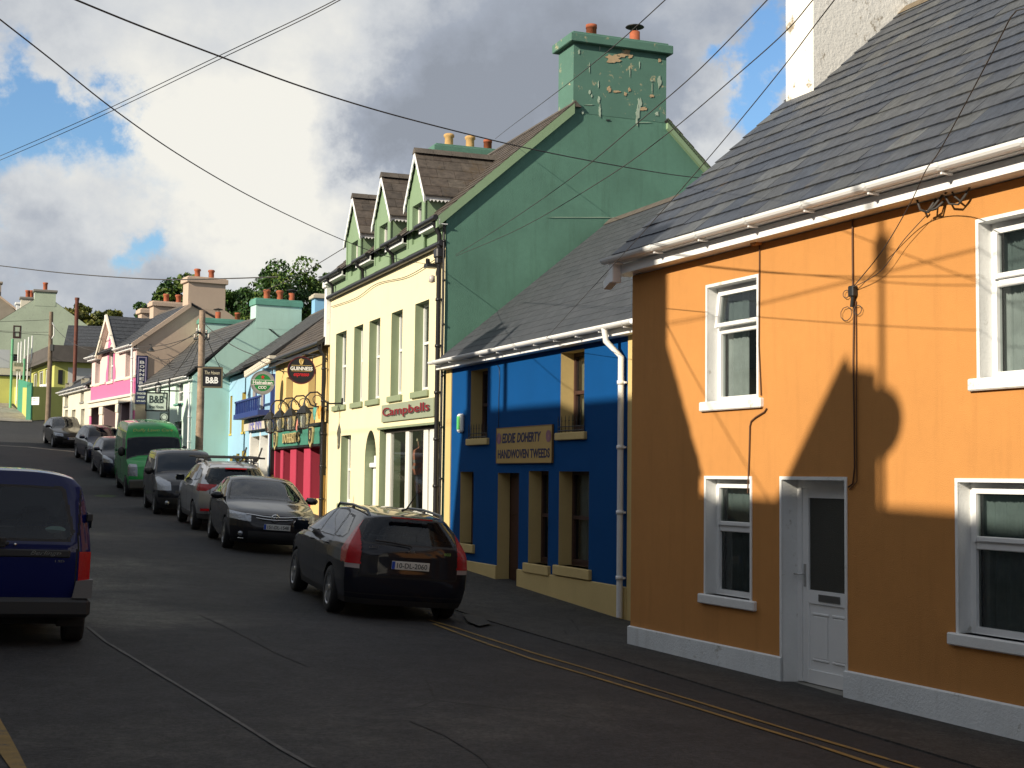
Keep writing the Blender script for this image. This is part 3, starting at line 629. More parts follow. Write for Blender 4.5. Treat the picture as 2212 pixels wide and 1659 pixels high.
# cables fixed on the wall
def wall_cable(PL,parent,k,pts,r=.009,m=None,d=-.015,name='wall_cable'):
    P=[]; 
    for p in pts: a=PL.fr(k,*p,d); P.append((a[0],d,a[1]))
    return pipe(parent,P,r,m or mat('cable_brown',(.10,.045,.02),.7),name,False,6)
wall_cable(PO,rt,'f',[(668,665),(668,900),(672,1280)],.010)
wall_cable(PO,rt,'D',[(1845,640),(1843,780),(1845,900),(1846,1010),(1842,1045),(1832,1052)],.009)
wall_cable(PO,rt,'D',[(1849,650),(1850,850),(1851,1040),(1835,1058)],.006)
wall_cable(PO,rt,'a',[(640,-540),(638,100),(632,800),(655,1310)],.007)
wall_cable(PO,rt,'a',[(712,1440),(690,1475),(600,1530),(555,1570),(542,1620),(535,1900),(520,2300)],.009)
wall_cable(PO,rt,'e',[(540,800),(1000,660),(1700,460),(2212,330)],.012,BLACK,d=-.02)
bx=MB(); q=PO.fr('D',1641,520); bx.box(q[0]-.06,q[0]+.06,-.09,0,q[1]-.055,q[1]+.05,mat('box_orange',(.45,.20,.05),.6),bev=.01); bx.build('junction_box',rt)
bx=MB(); q=PO.fr('f',690,1330); bx.box(q[0]-.03,q[0]+.05,-.07,0,q[1]-.06,q[1]+.05,IRON,bev=.01); bx.tube([(q[0]+.02,-.04,q[1]-.05),(q[0]-.01,-.03,q[1]-.16)],.02,IRON,8)
for (rx,rz_,w) in ((-.10,-.02,.05),(-.1,-.22,.09),(.08,-.2,.06)):
    bx.tube([(q[0]+rx+w*math.cos(t*.7),-.03,q[1]+rz_+w*.8*math.sin(t*.7)) for t in range(10)],.004,CABLE,5)
bx.build('cable_bracket',rt)
bx=MB(); q=PO.fr('f',1370,600)
for (A,B_) in (((1350,620),(1500,440)),((1340,620),(1420,500)),((1380,600),(1490,520)),((1500,440),(1545,400)),((1250,515),(1340,620))):
    p1=PO.fr('f',*A,-.1); p2=PO.fr('f',*B_,-.04); mid=((p1[0]+p2[0])/2+.03,-.12,(p1[1]+p2[1])/2-.04)
    bx.tube([(p1[0],-.1,p1[1]),mid,(p2[0],-.04,p2[1])],.012,CABLE,6)
for pts in (((1505,480),(1540,545),(1620,550),(1680,480),(1725,395)),((1545,400),(1590,480),(1640,520),(1700,440))):
    bx.tube([(PO.fr('f',*p,-.08)[0],-.08,PO.fr('f',*p,-.08)[1]) for p in pts],.010,CABLE,6)
bx.build('cable_bracket',rt)
ORANGE_ROOT=rt
# ================================================================ BLUE SHOP
BLUE=mat('blue_render',(.0015,.062,.215),.9,bump=.5,bscale=120,var=.05,spec=.15); TAN=mat('tan_paint',(.60,.45,.19),.85,bump=.4,var=.06); BROWN=mat('brown_frame',(.055,.025,.02),.5,var=.2)
rt=root(PB,'blue_shop','bright blue two storey tweed shop with tan window reveals, plinth and white gutter','shop')
BW=PB.fr('D',1368,1000)[0]+.9
BZ=4.62
hb=[PB.rect('k',200,278,285,640),PB.rect('k',685,180,808,605),PB.rect('k',143,822,208,1215),PB.rect('k',345,828,453,1330),PB.rect('k',512,818,613,1330),PB.rect('k',675,820,833,1350)]
hb=[list(fix(h)) for h in hb]; hb[3][2]=gl(PB,hb[3][0])-.1
print('blue',BW,[tuple(round(q,2) for q in h) for h in hb])
mb=MB(); shell(mb,BW,7.5,-1,BZ,3.7,7.7,4.6,BLUE,holes=hb,mr=TAN); mb.build('wall',rt)
roof(rt,0.12,BW,-.25,4.78,3.75,PB.sd('v',310,1040,.3)[1] if False else 8.05,7.7,4.6,SLATE_DARK,row=.25,w=.3,th=.004)
gutter(rt,-.12,BW-.35,-.33,4.74,PLASTIC,r=.065,fascia=(-.2,4.58,4.68,PLASTIC),br=.85)
mb=MB(); mb.box(-.1,BW,-.3,-.05,4.69,4.77,PLASTIC); mb.build('soffit',rt)
xr=PB.fr('k',1030,1200)[0]
pipe(rt,[(xr-.12,-.33,4.7),(xr-.12,-.3,4.5),(xr,-.09,4.25),(xr,-.09,gl(PB,xr)+.05)],.05,PLASTIC)
mb=MB(); xa=PB.fr('k',65,700)[0]; xb=PB.fr('k',92,700)[0]; mb.box(0.02,xb,-.02,.01,-.2,BZ,TAN); mb.build('pilaster',rt); mb=MB(); mb.box(PB.fr('k',1048,900)[0],BW,-.02,.01,-.2,BZ,TAN); mb.build('pilaster',rt)
zp=PB.fr('k',450,1345)[1]; plinth(rt,PB,xb,PB.fr('k',1048,900)[0],zp,TAN,[(hb[3][0],hb[3][1])],d=.03)
CUR3=mat('shop_blind',(.20,.19,.12),.9,var=.15)
for i in (0,1): window(rt,*hb[i],.25,BROWN,'sash',fw=.06,curtain=[(0,1,1,CUR3)],sill=(.12,.13,.06),sillm=TAN,back=.8)
for i in (2,4,5): window(rt,*hb[i],.25,BROWN,'sash',fw=.06,transom=PB.fr('k',780,1070,.25)[1],curtain=[(0,1,1,CURTAIN2)],sill=(.12,.17,.06),sillm=TAN,back=.8)
a,b,c,d=hb[3]; mb=MB(); DO=mat('dark_brown_door',(.045,.015,.012),.45,var=.2); mb.box(a,b,.26,.31,c,d,DO)
for q in range(2):
    for w_ in range(2): mb.box(a+.1+w_*(b-a-.1)/2,a+.1+w_*(b-a-.1)/2+(b-a)/2-.15,.245,.262,c+.3+q*1.05,c+1.2+q*.85,DO,bev=.012)
dr=mb.build('door',rt); k=MB(); k.box(b-.22,b-.1,.235,.25,c+1.45,c+1.68,mat('notice_paper',(.7,.72,.7),.8)); k.build('notice',dr)
k=MB(); k.tube([(b-.15,.24,c+1.),(b-.15,.2,c+1.02),(b-.25,.19,c+1.02)],.012,MATS['steel2'],8); k.box(b-.17,b-.13,.24,.26,c+.9,c+1.15,MATS['steel2']); k.build('door_handle',dr)
for i in (0,1):   # little iron rails on the sills
    a,b,c,d=hb[i]; mb=MB(); mb.tube([(a-.05,-.02,c+.1),(b+.05,-.02,c+.1)],.008,IRON,6); mb.tube([(a-.05,-.02,c+.03),(b+.05,-.02,c+.03)],.012,IRON,6)
    n=7
    for j in range(n+1):
        x=a-.05+(b-a+.1)*j/n; mb.tube([(x,-.02,c),(x,-.02,c+.26),(x,-.02,c+.3)],[.007,.006,.001],IRON,5); mb.tube([(x-.03,-.02,c+.2),(x+.03,-.02,c+.2)],.005,IRON,5)
    mb.build('window_rail',rt)
wall_cable(PB,rt,'K',[(540,30),(560,60),(563,160),(556,300),(555,480),(553,560)],.006,BLACK)
# signs
r4=PB.rect('K',554,540,1003,830); r4=(r4[0],r4[1],r4[2],PB.fr('K',1003,517)[1])
SG=mat('ochre_sign',(.46,.30,.09),.6,bump=.1,var=.05); NAVY=mat('sign_navy',(.012,.012,.07),.6); RED_=mat('sign_red',(.40,.03,.03),.6); PURP=mat('sign_violet',(.22,.10,.22),.6)
def loc_of(PL,x,y,z): p=PL.w(x,y); return (p[0],p[1],z)
W_,H_=r4[1]-r4[0],r4[3]-r4[2]
s=empty('shop_sign',loc_of(PB,(r4[0]+r4[1])/2,-.01,(r4[2]+r4[3])/2),PB.rz,'ochre board lettered EDDIE DOHERTY HANDWOVEN TWEEDS on the blue wall','sign')
mb=MB(); mb.box(-W_/2,W_/2,-.03,0,-H_/2,H_/2,SG,bev=.006); fr=mat('sign_edge',(.25,.14,.05),.6)
for q in ((-W_/2,W_/2,H_/2-.012,H_/2),(-W_/2,W_/2,-H_/2,-H_/2+.012),(-W_/2,-W_/2+.012,-H_/2,H_/2),(W_/2-.012,W_/2,-H_/2,H_/2)): mb.box(q[0],q[1],-.036,-.0,q[2],q[3],fr)
mb.build('board',s)
text('EDDIE',-W_*.26,H_*.2,W_*.25,H_*.27,NAVY,s,-.031,shear=.2,off=.025,depth=.004); text('DOHERTY',W_*.105,H_*.2,W_*.42,H_*.27,NAVY,s,-.031,shear=.2,off=.025,depth=.004)
text('HANDWOVEN TWEEDS',0,-H_*.24,W_*.93,H_*.25,NAVY,s,-.031,off=.02,depth=.004)
for sx in (-.445,.445):
    mb=MB()
    for k_ in range(4): mb.lathe([(.030+.022*k_,-.035-.001*k_),(.040+.022*k_,-.035-.001*k_)],PURP,c=(W_*sx,0,H_*.2),axis='y',n=20)
    mb.lathe([(0,-.034),(.105,-.034)],mat('sign_rose',(.42,.2,.16),.6),c=(W_*sx,0,H_*.2),axis='y',n=24); mb.build('emblem',s)
q=PB.fr('K',262,508); s=empty('alarm_box',loc_of(PB,q[0],0,q[1]),PB.rz,'white alarm box with green panel high on the left of the blue shop','alarm box')
mb=MB(); mb.box(-.13,.13,-.08,0,-.19,.19,PLASTIC,bev=.03); mb.build('case',s); mb=MB(); mb.box(-.10,.06,-.088,-.078,-.13,.14,mat('alarm_green',(.12,.55,.15),.5)); mb.build('panel',s)
# ================================================================ CREAM AND GREEN BUILDING
CREAM=mat('cream_render',(.80,.71,.46),.88,bump=.3,bscale=110,var=.03,streak=.05); SAGE=mat('sage_paint',(.235,.285,.175),.8,bump=.2,var=.05)
DGREEN=mat('gable_green',(.086,.198,.150),.85,bump=.5,bscale=50,var=.14,vscale=.7,streak=.16); FLAKE=mat('flaking_green',(.080,.180,.140),.85,bump=.35,bscale=60,var=.07,dirt=((.42,.36,.22),.14))
LG=mat('dormer_green',(.21,.31,.185),.8,bump=.2,var=.05)
rt=root(PC,'cream_shop_building','tall three storey cream drapery shop with green gable and three gabled dormers','shop')
CW=PC.fr('D',960,700)[0]; XG=CW+.03
hc=[]
for (a,b,c,d) in ((120,345,186,868),(252,295,306,845),(362,255,430,808),(522,190,592,772),(693,120,784,725)): hc.append(list(fix(PC.rect('j',a,b,c,d))))
zt=np.mean([h[3] for h in hc]); zb=np.mean([h[2] for h in hc])
for h in hc: h[2],h[3]=zb,zt
gw=list(fix(PC.rect('j',157,1078,220,1520))); dw=list(fix(PC.rect('j',331,1043,405,1520))); sw=list(fix(PC.rect('j',436,1035,873,1560)))
g0=gl(PC,5); gw[2]=g0+.75; dw[2]=gl(PC,dw[0])-.1; sw[2]=g0+.45
print('cream',CW,zt,zb,[ [round(q,2) for q in h] for h in hc+[gw,dw,sw]])
SW=sw+[1.1,SAGE]
zc=7.30
mb=MB(); shell(mb,CW,8.0,-1,zc,2.95,10.5,8.0,CREAM,holes=hc+[gw,dw,SW],mr=SAGE,gl=False,gr=False); arch_fill(mb,dw[0],dw[1],dw[3]-(dw[1]-dw[0])*.75,dw[3],CREAM,SAGE,rev=.25)
mb.add([(XG,0,-1),(XG,8,-1),(XG,8,8.0),(XG,5.25,10.5),(XG,2.95,10.6),(XG,0,7.95)],[(0,1,2,3,4,5)],DGREEN); mb.add([(CW,0,-1),(XG,0,-1),(XG,0,7.95),(CW,0,7.95)],[(0,1,2,3)],DGREEN)
mb.add([(0,0,-1),(0,8,-1),(0,8,8.0),(0,5.25,10.5),(0,2.95,10.6),(0,0,7.95)],[(5,4,3,2,1,0)],DGREEN)
mb.add([(0,-.004,zc),(XG,-.004,zc),(XG,-.004,7.93),(0,-.004,7.93)],[(0,1,2,3)],LG)
mb.build('wall',rt)
lt=MB()
SASH=mat('sash_white',(.78,.78,.74),.4,var=.03)
for h in hc: window(rt,*h,.2,SASH,'sash',fw=.06,curtain=[(0,1,1,CURTAIN2)],sill=(.1,.14,.07),sillm=SAGE,back=.8,transom=(h[2]+h[3])/2+.1)
window(rt,*gw,.2,SASH,'sash',fw=.06,curtain=[(0,1,1,CURTAIN2)],sill=(.1,.14,.07),sillm=SAGE,back=.8)
a,b,c,d=dw; zs=d-(b-a)*.75
mb=MB(); mb.box(a+.06,b-.06,.21,.26,c,zs-.12,WHITE)
for q in range(2):
    for w_ in range(2): mb.box(a+.16+w_*.42,a+.5+w_*.42,.2,.212,c+.3+q*1.,c+1.1+q*.95,WHITE,bev=.012)
dr=mb.build('door',rt); mb=MB(); mb.box(a,b,.12,.22,zs-.12,zs,WHITE,bev=.02); mb.build('door_lintel',dr)
mb=MB(); mb.lathe([(0,.23),((b-a)/2-.02,.23)],WINGLASS,c=((a+b)/2,0,zs),axis='y',n=24); mb.build('fanlight',dr)
# shop window
a,b,c,d=sw; DISP=mat('display_backdrop',(.20,.155,.11),.8,var=.2,dirt=((.10,.07,.05),.3)); SHOPF=mat('shop_frame_white',(.74,.74,.68),.5)
mb=MB(); mb.box(a,b,1.1,1.15,c,d,DISP); mb.build('shop_backdrop',rt)
mb=MB()
for (x0_,x1_) in ((480,510),(620,643),(750,780),(795,830)):
    xa=PC.fr('j',x0_,1200,.12)[0]; xb=PC.fr('j',x1_,1200,.12)[0]; mb.box(xa,xb,.12,.22,c,d-.08,SHOPF,bev=.01)
mb.box(a,b,.12,.24,d-.09,d-.01,mat('dark_fascia',(.05,.045,.035),.6)); mb.box(a,b,.10,.3,c,c+.1,SHOPF)
sf=mb.build('shop_window_frame',rt)
mb=MB(); mb.add([(a,.17,c),(b,.17,c),(b,.17,d),(a,.17,d)],[(0,1,2,3)],glass_mat('shop_glass',(.03,.035,.035),.88)); mb.build('pane',sf)
mb=MB(); mb.box(a-.15,b+.05,-.03,.1,d,d+.05,SAGE); mb.build('shop_lintel',rt)
# two dressed dummies in the window
def dummy(x,y,z,label,top,stripe,hat,sc=1.):
    t=empty('mannequin',loc_of(PC,x,y,z),PC.rz,label,'mannequin')
    m1=mat('knit_'+top[0],top[1],.9,bump=.5,var=.1); m2=mat('trousers_dark',(.02,.025,.04),.9); sk=mat('dummy_face',(.25,.13,.08),.7)
    b=MB(); b.lathe([(.0,.82),(.15,.84),(.175,.95),(.165,1.1),(.19,1.3),(.17,1.42),(.07,1.47),(.055,1.5)],m1,n=20); 
    for sx in (-1,1): b.tube([(sx*.2,0,1.38),(sx*.26,-.02,1.15),(sx*.22,-.12,.95)],[.055,.05,.04],m1,10)
    for i in range(3): b.lathe([(.180-.004*i,.98+.14*i),(.183-.004*i,1.01+.14*i),(.180,1.05+.14*i)],mat('knit_stripe_'+top[0],stripe,.9),n=20)
    b.build('sweater',t)
    b=MB(); 
    for sx in (-1,1): b.tube([(sx*.08,0,.86),(sx*.085,-.01,.45),(sx*.09,.0,.03)],[.09,.065,.05],m2,12)
    b.build('trousers',t)
    b=MB(); b.lathe([(0,1.48),(.05,1.5),(.075,1.56),(.08,1.62),(.06,1.70),(0,1.73)],sk,n=16); b.build('head',t)
    b=MB(); b.lathe([(.10,1.63),(.105,1.66),(.09,1.74),(.05,1.80),(0,1.81)],mat('knit_hat',hat,.95,bump=.6,var=.2),n=16); b.lathe([(0,1.80),(.035,1.82),(.04,1.86),(0,1.89)],MATS['knit_hat'],n=10); b.build('hat',t)
    t.scale=(sc,)*3
xm=PC.fr('j',715,1300,.5)[0]; dummy(xm,.55,c+.25,'shop mannequin in an orange and grey striped sweater and cream hat behind the glass',('orange',(.42,.16,.09)),(.28,.25,.22),(.55,.48,.3))
xm=PC.fr('j',560,1300,.6)[0]; dummy(xm,.65,c-.35,'shop mannequin in a grey jumper at the left of the display window',('grey',(.16,.18,.18)),(.10,.12,.13),(.2,.17,.12),.95)
# sign
r4=PC.rect('j',463,860,837,942); r4=(r4[0],r4[1],PC.fr('j',463,982)[1],PC.fr('j',837,800)[1]); W_,H_=r4[1]-r4[0],r4[3]-r4[2]
s=empty('shop_sign',loc_of(PC,(r4[0]+r4[1])/2,-.0,(r4[2]+r4[3])/2),PC.rz,'sage board with red raised name Campbells above the big shop window','sign')
mb=MB(); mb.box(-W_/2,W_/2,-.05,0,-H_/2,H_/2,mat('sage_board',(.27,.31,.22),.7,var=.04),bev=.006); mb.build('board',s)
GREYL=mat('letter_edge_grey',(.12,.11,.10),.6); text('Campbells',.02,-.015,W_*.9,H_*.62,GREYL,s,-.052,depth=.02,off=.022); text('Campbells',0,0,W_*.9,H_*.62,mat('letter_red',(.22,.012,.02),.5),s,-.075,depth=.012,off=.0)
# roof, eaves, dormers
dq=[]
for (xl,xr_,ap,el,er,wl,wr,wt,wb,sb_) in (((735,1150),(872,1100),(815,285),(725,660),(875,580),775,850,690,1100,0),((468,1290),(592,1230),(535,500),(462,842),(592,768),505,572,870,1235,0),((237,1410),(350,1350),(293,690),(227,1000),(345,945),278,330,1030,1370,0)):
    x0_=PC.fr('i',*xl)[0]; x1_=PC.fr('i',*xr_)[0]; az=PC.fr('i',*ap)[1]; ez=(PC.fr('i',*el)[1]+PC.fr('i',*er)[1])/2
    dq.append((x0_,x1_,ez,az,PC.fr('i',wl,wt)[0],PC.fr('i',wr,wt)[0],PC.fr('i',wl,wt)[1],PC.fr('i',wr,wb)[1]))
print('dormers',[[round(v,2) for v in q] for q in dq])
ez=np.mean([q[2] for q in dq]); az=np.mean([q[3] for q in dq]); wd=np.mean([q[1]-q[0] for q in dq])
EY,EZ2,RY,RZ=-.22,7.86,2.95,10.68
slope=(RZ-EZ2)/(RY-EY)
def rz_at(y): return EZ2+(y-EY)*slope
def rclip(x,s):
    y=EY+s*math.cos(math.atan(slope))
    for q in dq:
        if q[0]-.05<x<q[1]+.05 and y<.9: return False
    return True
roof(rt,0,XG,EY,EZ2,RY,RZ,8.2,7.8,SLATE_BROWN,row=.26,w=.3,ov=.1,clip=rclip,flat=(5.25,10.56))
FAS=MATS['white_pvc']
for q in dq:
    x0_,x1_=q[0],q[1]; e,a_=ez,az; cx=(x0_+x1_)/2; hw=(x1_-x0_)/2; yb=(e-EZ2)/slope+EY+.1; yr_=(a_-EZ2)/slope+EY+.05
    d=MB(); hole=(max(x0_+.12,q[4]),min(x1_-.1,q[5]),7.62,e-.28)
    panel(d,x0_,x1_,7.4,e,[hole],LG,LG,y=-.06,rev=.2)
    d.add([(x0_,-.06,e),(x1_,-.06,e),(cx,-.06,a_-.08)],[(0,1,2)],LG)
    for xx,fl in ((x0_,1),(x1_,0)):
        P=[(xx,-.06,7.4),(xx,yb+.3,rz_at(yb)-.1),(xx,yb+.3,e),(xx,-.06,e)]; d.add(P,[(3,2,1,0) if fl else (0,1,2,3)],LG)
        for w_ in (0,): pass
    # corner trims
    d.box(x0_-.02,x0_+.07,-.085,-.06,7.4,e,LG); d.box(x1_-.07,x1_+.02,-.085,-.06,7.4,e,LG); d.box(x0_,x1_,-.09,-.06,7.4,7.55,LG)
    dm=d.build('dormer',rt)
    window(dm,*hole,.08,SASH,'sash',fw=.05,curtain=[(0,1,1,CURTAIN2)],back=.6,name='dormer_window')
    # dormer roof slopes across local x
    rr=MB(); rr.rnd=[]; ov=.16; rise=a_-e; run=hw
    ey_=e-ov*rise/run
    for sgn in (-1,1):
        n=5; L_=math.hypot(hw+ov,a_-ey_+.05)
        for i in range(n):
            t0,t1=i/n,min(1,(i+1.15)/n)
            yy=-.13
            k_=0
            while yy<yr_+.2:
                w_=.42 if not (k_==0 and i%2) else .21; y2=min(yy+w_-.008,yr_+.25)
                p0=(cx+sgn*(hw+ov)*(1-t0),ey_+(a_-ey_)*t0); p1=(cx+sgn*(hw+ov)*(1-t1),ey_+(a_-ey_)*t1)
                if rz_at(yy)<p1[1]+.4 :
                    V=[(p0[0],yy,p0[1]+.045),(p0[0],y2,p0[1]+.045),(p1[0],y2,p1[1]+.02),(p1[0],yy,p1[1]+.02),(p0[0],yy,p0[1]+.02),(p0[0],y2,p0[1]+.02),(p1[0],yy,p1[1]-.01)]
                    Fc=[(0,1,2,3),(4,5,1,0),(4,0,3,6)]; Fc=Fc if sgn<0 else [f_[::-1] for f_ in Fc]
                    rr.add(V,[f_[::-1] for f_ in Fc],SLATE_BROWN); rr.rnd+=[random.random()]*3
                yy+=w_; k_+=1
        rr.add([(cx,-.12,a_),(cx,yr_+.3,a_),(cx+sgn*(hw+ov),yr_+.3,ey_),(cx+sgn*(hw+ov),-.12,ey_)],[(0,1,2,3)],DARK); rr.rnd+=[.3]
    yy=-.15
    while yy<yr_+.15:
        V=[(cx-.13,yy,a_-.05),(cx,yy,a_+.09),(cx+.13,yy,a_-.05),(cx-.13,yy+.44,a_-.05),(cx,yy+.44,a_+.09),(cx+.13,yy+.44,a_-.05)]
        rr.add(V,[(0,1,4,3),(1,2,5,4),(0,2,1),(3,4,5)],MATS['ridge_tile']); rr.rnd+=[random.random()]*4; yy+=.45
    rr.build('dormer_roof',dm)
    # scalloped bargeboards and side eaves
    bb=MB()
    for sgn in (-1,1):
        n=14; pts=[]
        for i in range(n+1):
            t=i/n; X=cx+sgn*(hw+ov)*(1-t); Z_=ey_+(a_-ey_)*t; pts.append((X,Z_+.015,Z_-.15-.035*abs(math.sin(math.pi*t*n/2))))
        for p,q2 in zip(pts[:-1],pts[1:]):
            bb.add([(p[0],-.14,p[2]),(q2[0],-.14,q2[2]),(q2[0],-.14,q2[1]),(p[0],-.14,p[1]),(p[0],-.115,p[2]),(q2[0],-.115,q2[2]),(q2[0],-.115,q2[1]),(p[0],-.115,p[1])],[(0,1,2,3),(7,6,5,4),(0,4,5,1)],FAS)
        X=cx+sgn*(hw+ov*.7); n=int((yb+.25)/.09)
        for i in range(n):
            y0_=-.12+i*.09
            bb.add([(X,y0_,ey_+.03),(X,y0_+.09,ey_+.03),(X,y0_+.09,ey_-.06),(X,y0_+.045,ey_-.11),(X,y0_,ey_-.06)],[(0,1,2,3,4)],FAS)
            bb.add([(X-.02,y0_,ey_+.03),(X-.02,y0_+.09,ey_+.03),(X-.02,y0_+.09,ey_-.06),(X-.02,y0_+.045,ey_-.11),(X-.02,y0_,ey_-.06)],[(0,1,2,3,4)],FAS)
    bb.build('bargeboard',dm)
# eaves pieces between the dormers
dqs=sorted(dq); xs=[0]+[v for q in dqs for v in (q[0]-.0,q[1]+.0)]+[XG]
for i in range(0,len(xs),2):
    xa,xb=xs[i]+(.0 if i else -.1),xs[i+1]+(0 if i<len(xs)-2 else .1)
    if xb-xa<.2: continue
    f=MB(); f.box(xa,xb,-.2,-.17,7.70,7.82,FAS); f.box(xa,xb,-.17,0,7.70,7.715,FAS); f.build('fascia',rt)
    k=MB(); k.tube([(xa,-.27,7.84),(xb,-.27,7.84)],.06,BLACK,10); k.build('gutter',rt)
k=MB(); k.tube([(0.,-.09,zc+.02),(CW+.02,-.09,zc+.02)],.065,BLACK,10); k.build('gutter',rt)
for i,q in enumerate(dqs):
    X=q[1]+.38 if i<2 else None
    if X: k=MB(); k.tube([(X,-.27,7.80),(X,-.25,7.7),(X-.02,-.1,7.6),(X-.02,-.09,zc+.05)],.04,BLACK,8); k.build('downpipe',rt)
k=MB(); X=.55; k.tube([(X,-.27,7.88),(X,-.24,7.72),(X,-.1,7.6),(X,-.09,zc+.05)],.04,BLACK,8)
k.build('downpipe',rt)
xd=CW-.12; pipe(rt,[(xd+.02,-.27,7.9),(xd,-.22,7.75),(xd,-.1,7.5),(xd,-.1,gl(PC,xd))],.055,BLACK)
mb=MB(); mb.box(xd-.12,xd+.12,-.2,-.0,7.0,7.22,BLACK,bev=.03); mb.box(xd-.08,xd+.08,-.18,-.02,6.88,7.02,BLACK,bev=.02); mb.build('hopper',rt)
pipe(rt,[(xd+.15,-.05,7.7),(xd+.17,-.05,6.),(xd+.15,-.05,gl(PC,xd))],.022,BLACK)
# verge board on the gable
for (y0_,z0_,y1_,z1_) in ((EY-.02,EZ2,2.93,rz_at(2.93)),(8.2,7.8,5.25,10.56)):
    mb=MB()
    for (dx0,dx1,mm) in ((0.0,.10,LG),):
        V=[(XG+dx,y,z-o) for dx in (dx0,dx1) for (y,z) in ((y0_,z0_),(y1_,z1_)) for o in (.01,.24)]
        mb.add(V,[(4,5,7,6),(0,2,3,1),(1,3,7,5),(0,4,6,2),(2,6,7,3),(0,1,5,4)],mm)
    mb.build('verge_board',rt)
chimney(rt,XG-.85,XG+.006,2.93,5.25,10.47,12.05,FLAKE,FLAKE,[(3.55,'plain'),(4.65,'cowl')],cap=.12,caph=.2)
chimney(rt,-.01,.8,2.8,5.1,9.,11.6,FLAKE,DGREEN,[(3.3,'roll',TERRAB),(3.95,'roll',TERRAB),(4.5,'plain',TERRA)],cap=.12,caph=.2)
# peeled patches on the big chimney (flat plaster scars on its face)
PLAS=mat('bare_plaster',(.45,.33,.20),.9,bump=.6,var=.15); PALE=mat('pale_scar',(.36,.45,.36),.9,var=.2)
mb=MB()
def scar(cx_,cy_,rx,ry,m,seed,n=18,k_='g'):
    rr=random.Random(seed); P=[]
    for i in range(n):
        a=2*math.pi*i/n; q=1+rr.uniform(-.38,.38); P.append(PC.sd(k_,cx_+rx*q*math.cos(a),cy_+ry*q*math.sin(a),XG+.02))
    mb=MB(); mb.add([(XG+.012,y,z) for y,z in P]+[(XG+.02,y,z) for y,z in P],[tuple(range(n,2*n))]+[(i,(i+1)%n,(i+1)%n+n,i+n) for i in range(n)],m); mb.build('peeling_plaster',rt)
scar(955,590,100,60,PLAS,1); scar(1100,535,75,30,PLAS,2); scar(1150,500,40,45,PLAS,3); scar(1200,560,30,25,PLAS,4)
scar(900,1010,25,40,PLAS,5); scar(1005,1050,50,15,PLAS,6); scar(1125,1085,22,28,PLAS,7); scar(1185,1020,20,28,PLAS,8); scar(1498,1110,36,20,PLAS,9)
scar(1330,1210,30,60,PALE,10); scar(1300,1340,24,90,PALE,11); scar(1380,1290,45,30,PLAS,12); scar(1285,1460,14,70,PALE,13); scar(770,1320,14,80,PALE,14); scar(757,1160,14,50,PALE,15); scar(627,1060,17,28,PALE,16)
scar(655,1110,10,20,PALE,17); scar(480,500,14,30,PALE,18); scar(1600,900,28,80,PALE,19); scar(1605,610,18,26,PLAS,20); scar(1500,900,22,10,PALE,21); scar(625,720,5,60,PALE,22); scar(768,440,5,40,PALE,23); scar(1190,780,4,60,PALE,24); scar(1500,1000,4,60,PALE,25); scar(1325,680,6,40,PALE,26)
scar(530,1340,14,26,PALE,27); scar(620,1235,60,5,PALE,28); scar(885,1448,32,9,IRON,29); scar(1395,1482,80,4,PALE,30); scar(1570,1360,26,30,PALE,31); scar(750,950,6,40,PALE,33)
scar(220,1003,170,1.2,PALE,32,k_='v')
CREAM_ROOT=rt
# ================================================================ YELLOW PUB
LEM=mat('yellow_render',(.70,.50,.20),.85,bump=.3,var=.04); PINKR=mat('pub_red',(.46,.045,.09),.6,var=.04); TEAL=mat('pub_teal',(.055,.22,.16),.55,var=.05); BLK=BLACK
rt=root(PP,'yellow_pub','yellow two storey pub with raspberry pillars below and black slate eaves','pub')
PWd=PP.fr('D',706,1000)[0]; pe=6.05
hw=[list(fix(PP.rect('p',497,190,552,690))),list(fix(PP.rect('p',722,150,785,715)))]
for h in hw: h[2],h[3]=3.55,5.45
hd=[list(fix(PP.rect('q',a,300,b,1340))) for a,b in ((563,634),(706,816),(946,1068),(1212,1365))]
zt=PP.fr('q',1212,255)[1]; g0=gl(PP,4)
for h in hd: h[3]=zt; h[2]=g0+.35
print('pub',PWd,hw,hd,zt,g0)
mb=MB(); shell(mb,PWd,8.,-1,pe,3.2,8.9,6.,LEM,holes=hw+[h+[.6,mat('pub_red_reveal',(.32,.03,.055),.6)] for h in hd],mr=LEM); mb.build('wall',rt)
roof(rt,0,PWd,-.25,6.12,3.2,9.0,8.2,5.9,SLATE_BROWN,row=.25,w=.3)
mb=MB(); mb.tube([(0,-.3,6.05),(PWd,-.3,6.05)],.06,BLK,10); mb.build('gutter',rt); mb=MB(); mb.box(0,PWd,-.24,-.2,5.88,6.06,BLK); mb.build('fascia',rt)
for h in hw: window(rt,*h,.2,BROWN,'sash',curtain=[(0,1,1,CURTAIN2)],sill=(.06,.1,.05),sillm=LEM)
za=PP.fr('p',390,1005)[1]; zb_=PP.fr('p',390,850)[1]
cuts=sorted([(h[0],h[1]) for h in hd]); cur=.25
mb=MB(); xs0=.3
for c0,c1 in cuts+[(PWd-.35,None)]:
    mb.box(cur,c0,-.03,.02,g0-.3,za-.05,PINKR); cur=c1
mb.box(.25,PWd-.35,-.034,.02,zt,za-.05,PINKR)
mb.build('shop_front',rt)
for h in hd:
    w=MB(); w.box(h[0],h[1],.55,.6,h[2],h[3],DARK); w.build('door_recess',rt)
mb=MB(); mb.box(.2,PWd-.3,-.10,0,za,zb_,TEAL); fb=mb.build('fascia_board',rt)
for z0_,z1_,d in ((za-.07,za,.13),(zb_,zb_+.09,.18)):
    mb=MB(); mb.box(.1,PWd-.25,-d,0,z0_,z1_,BLK); mb.build('cornice',fb)
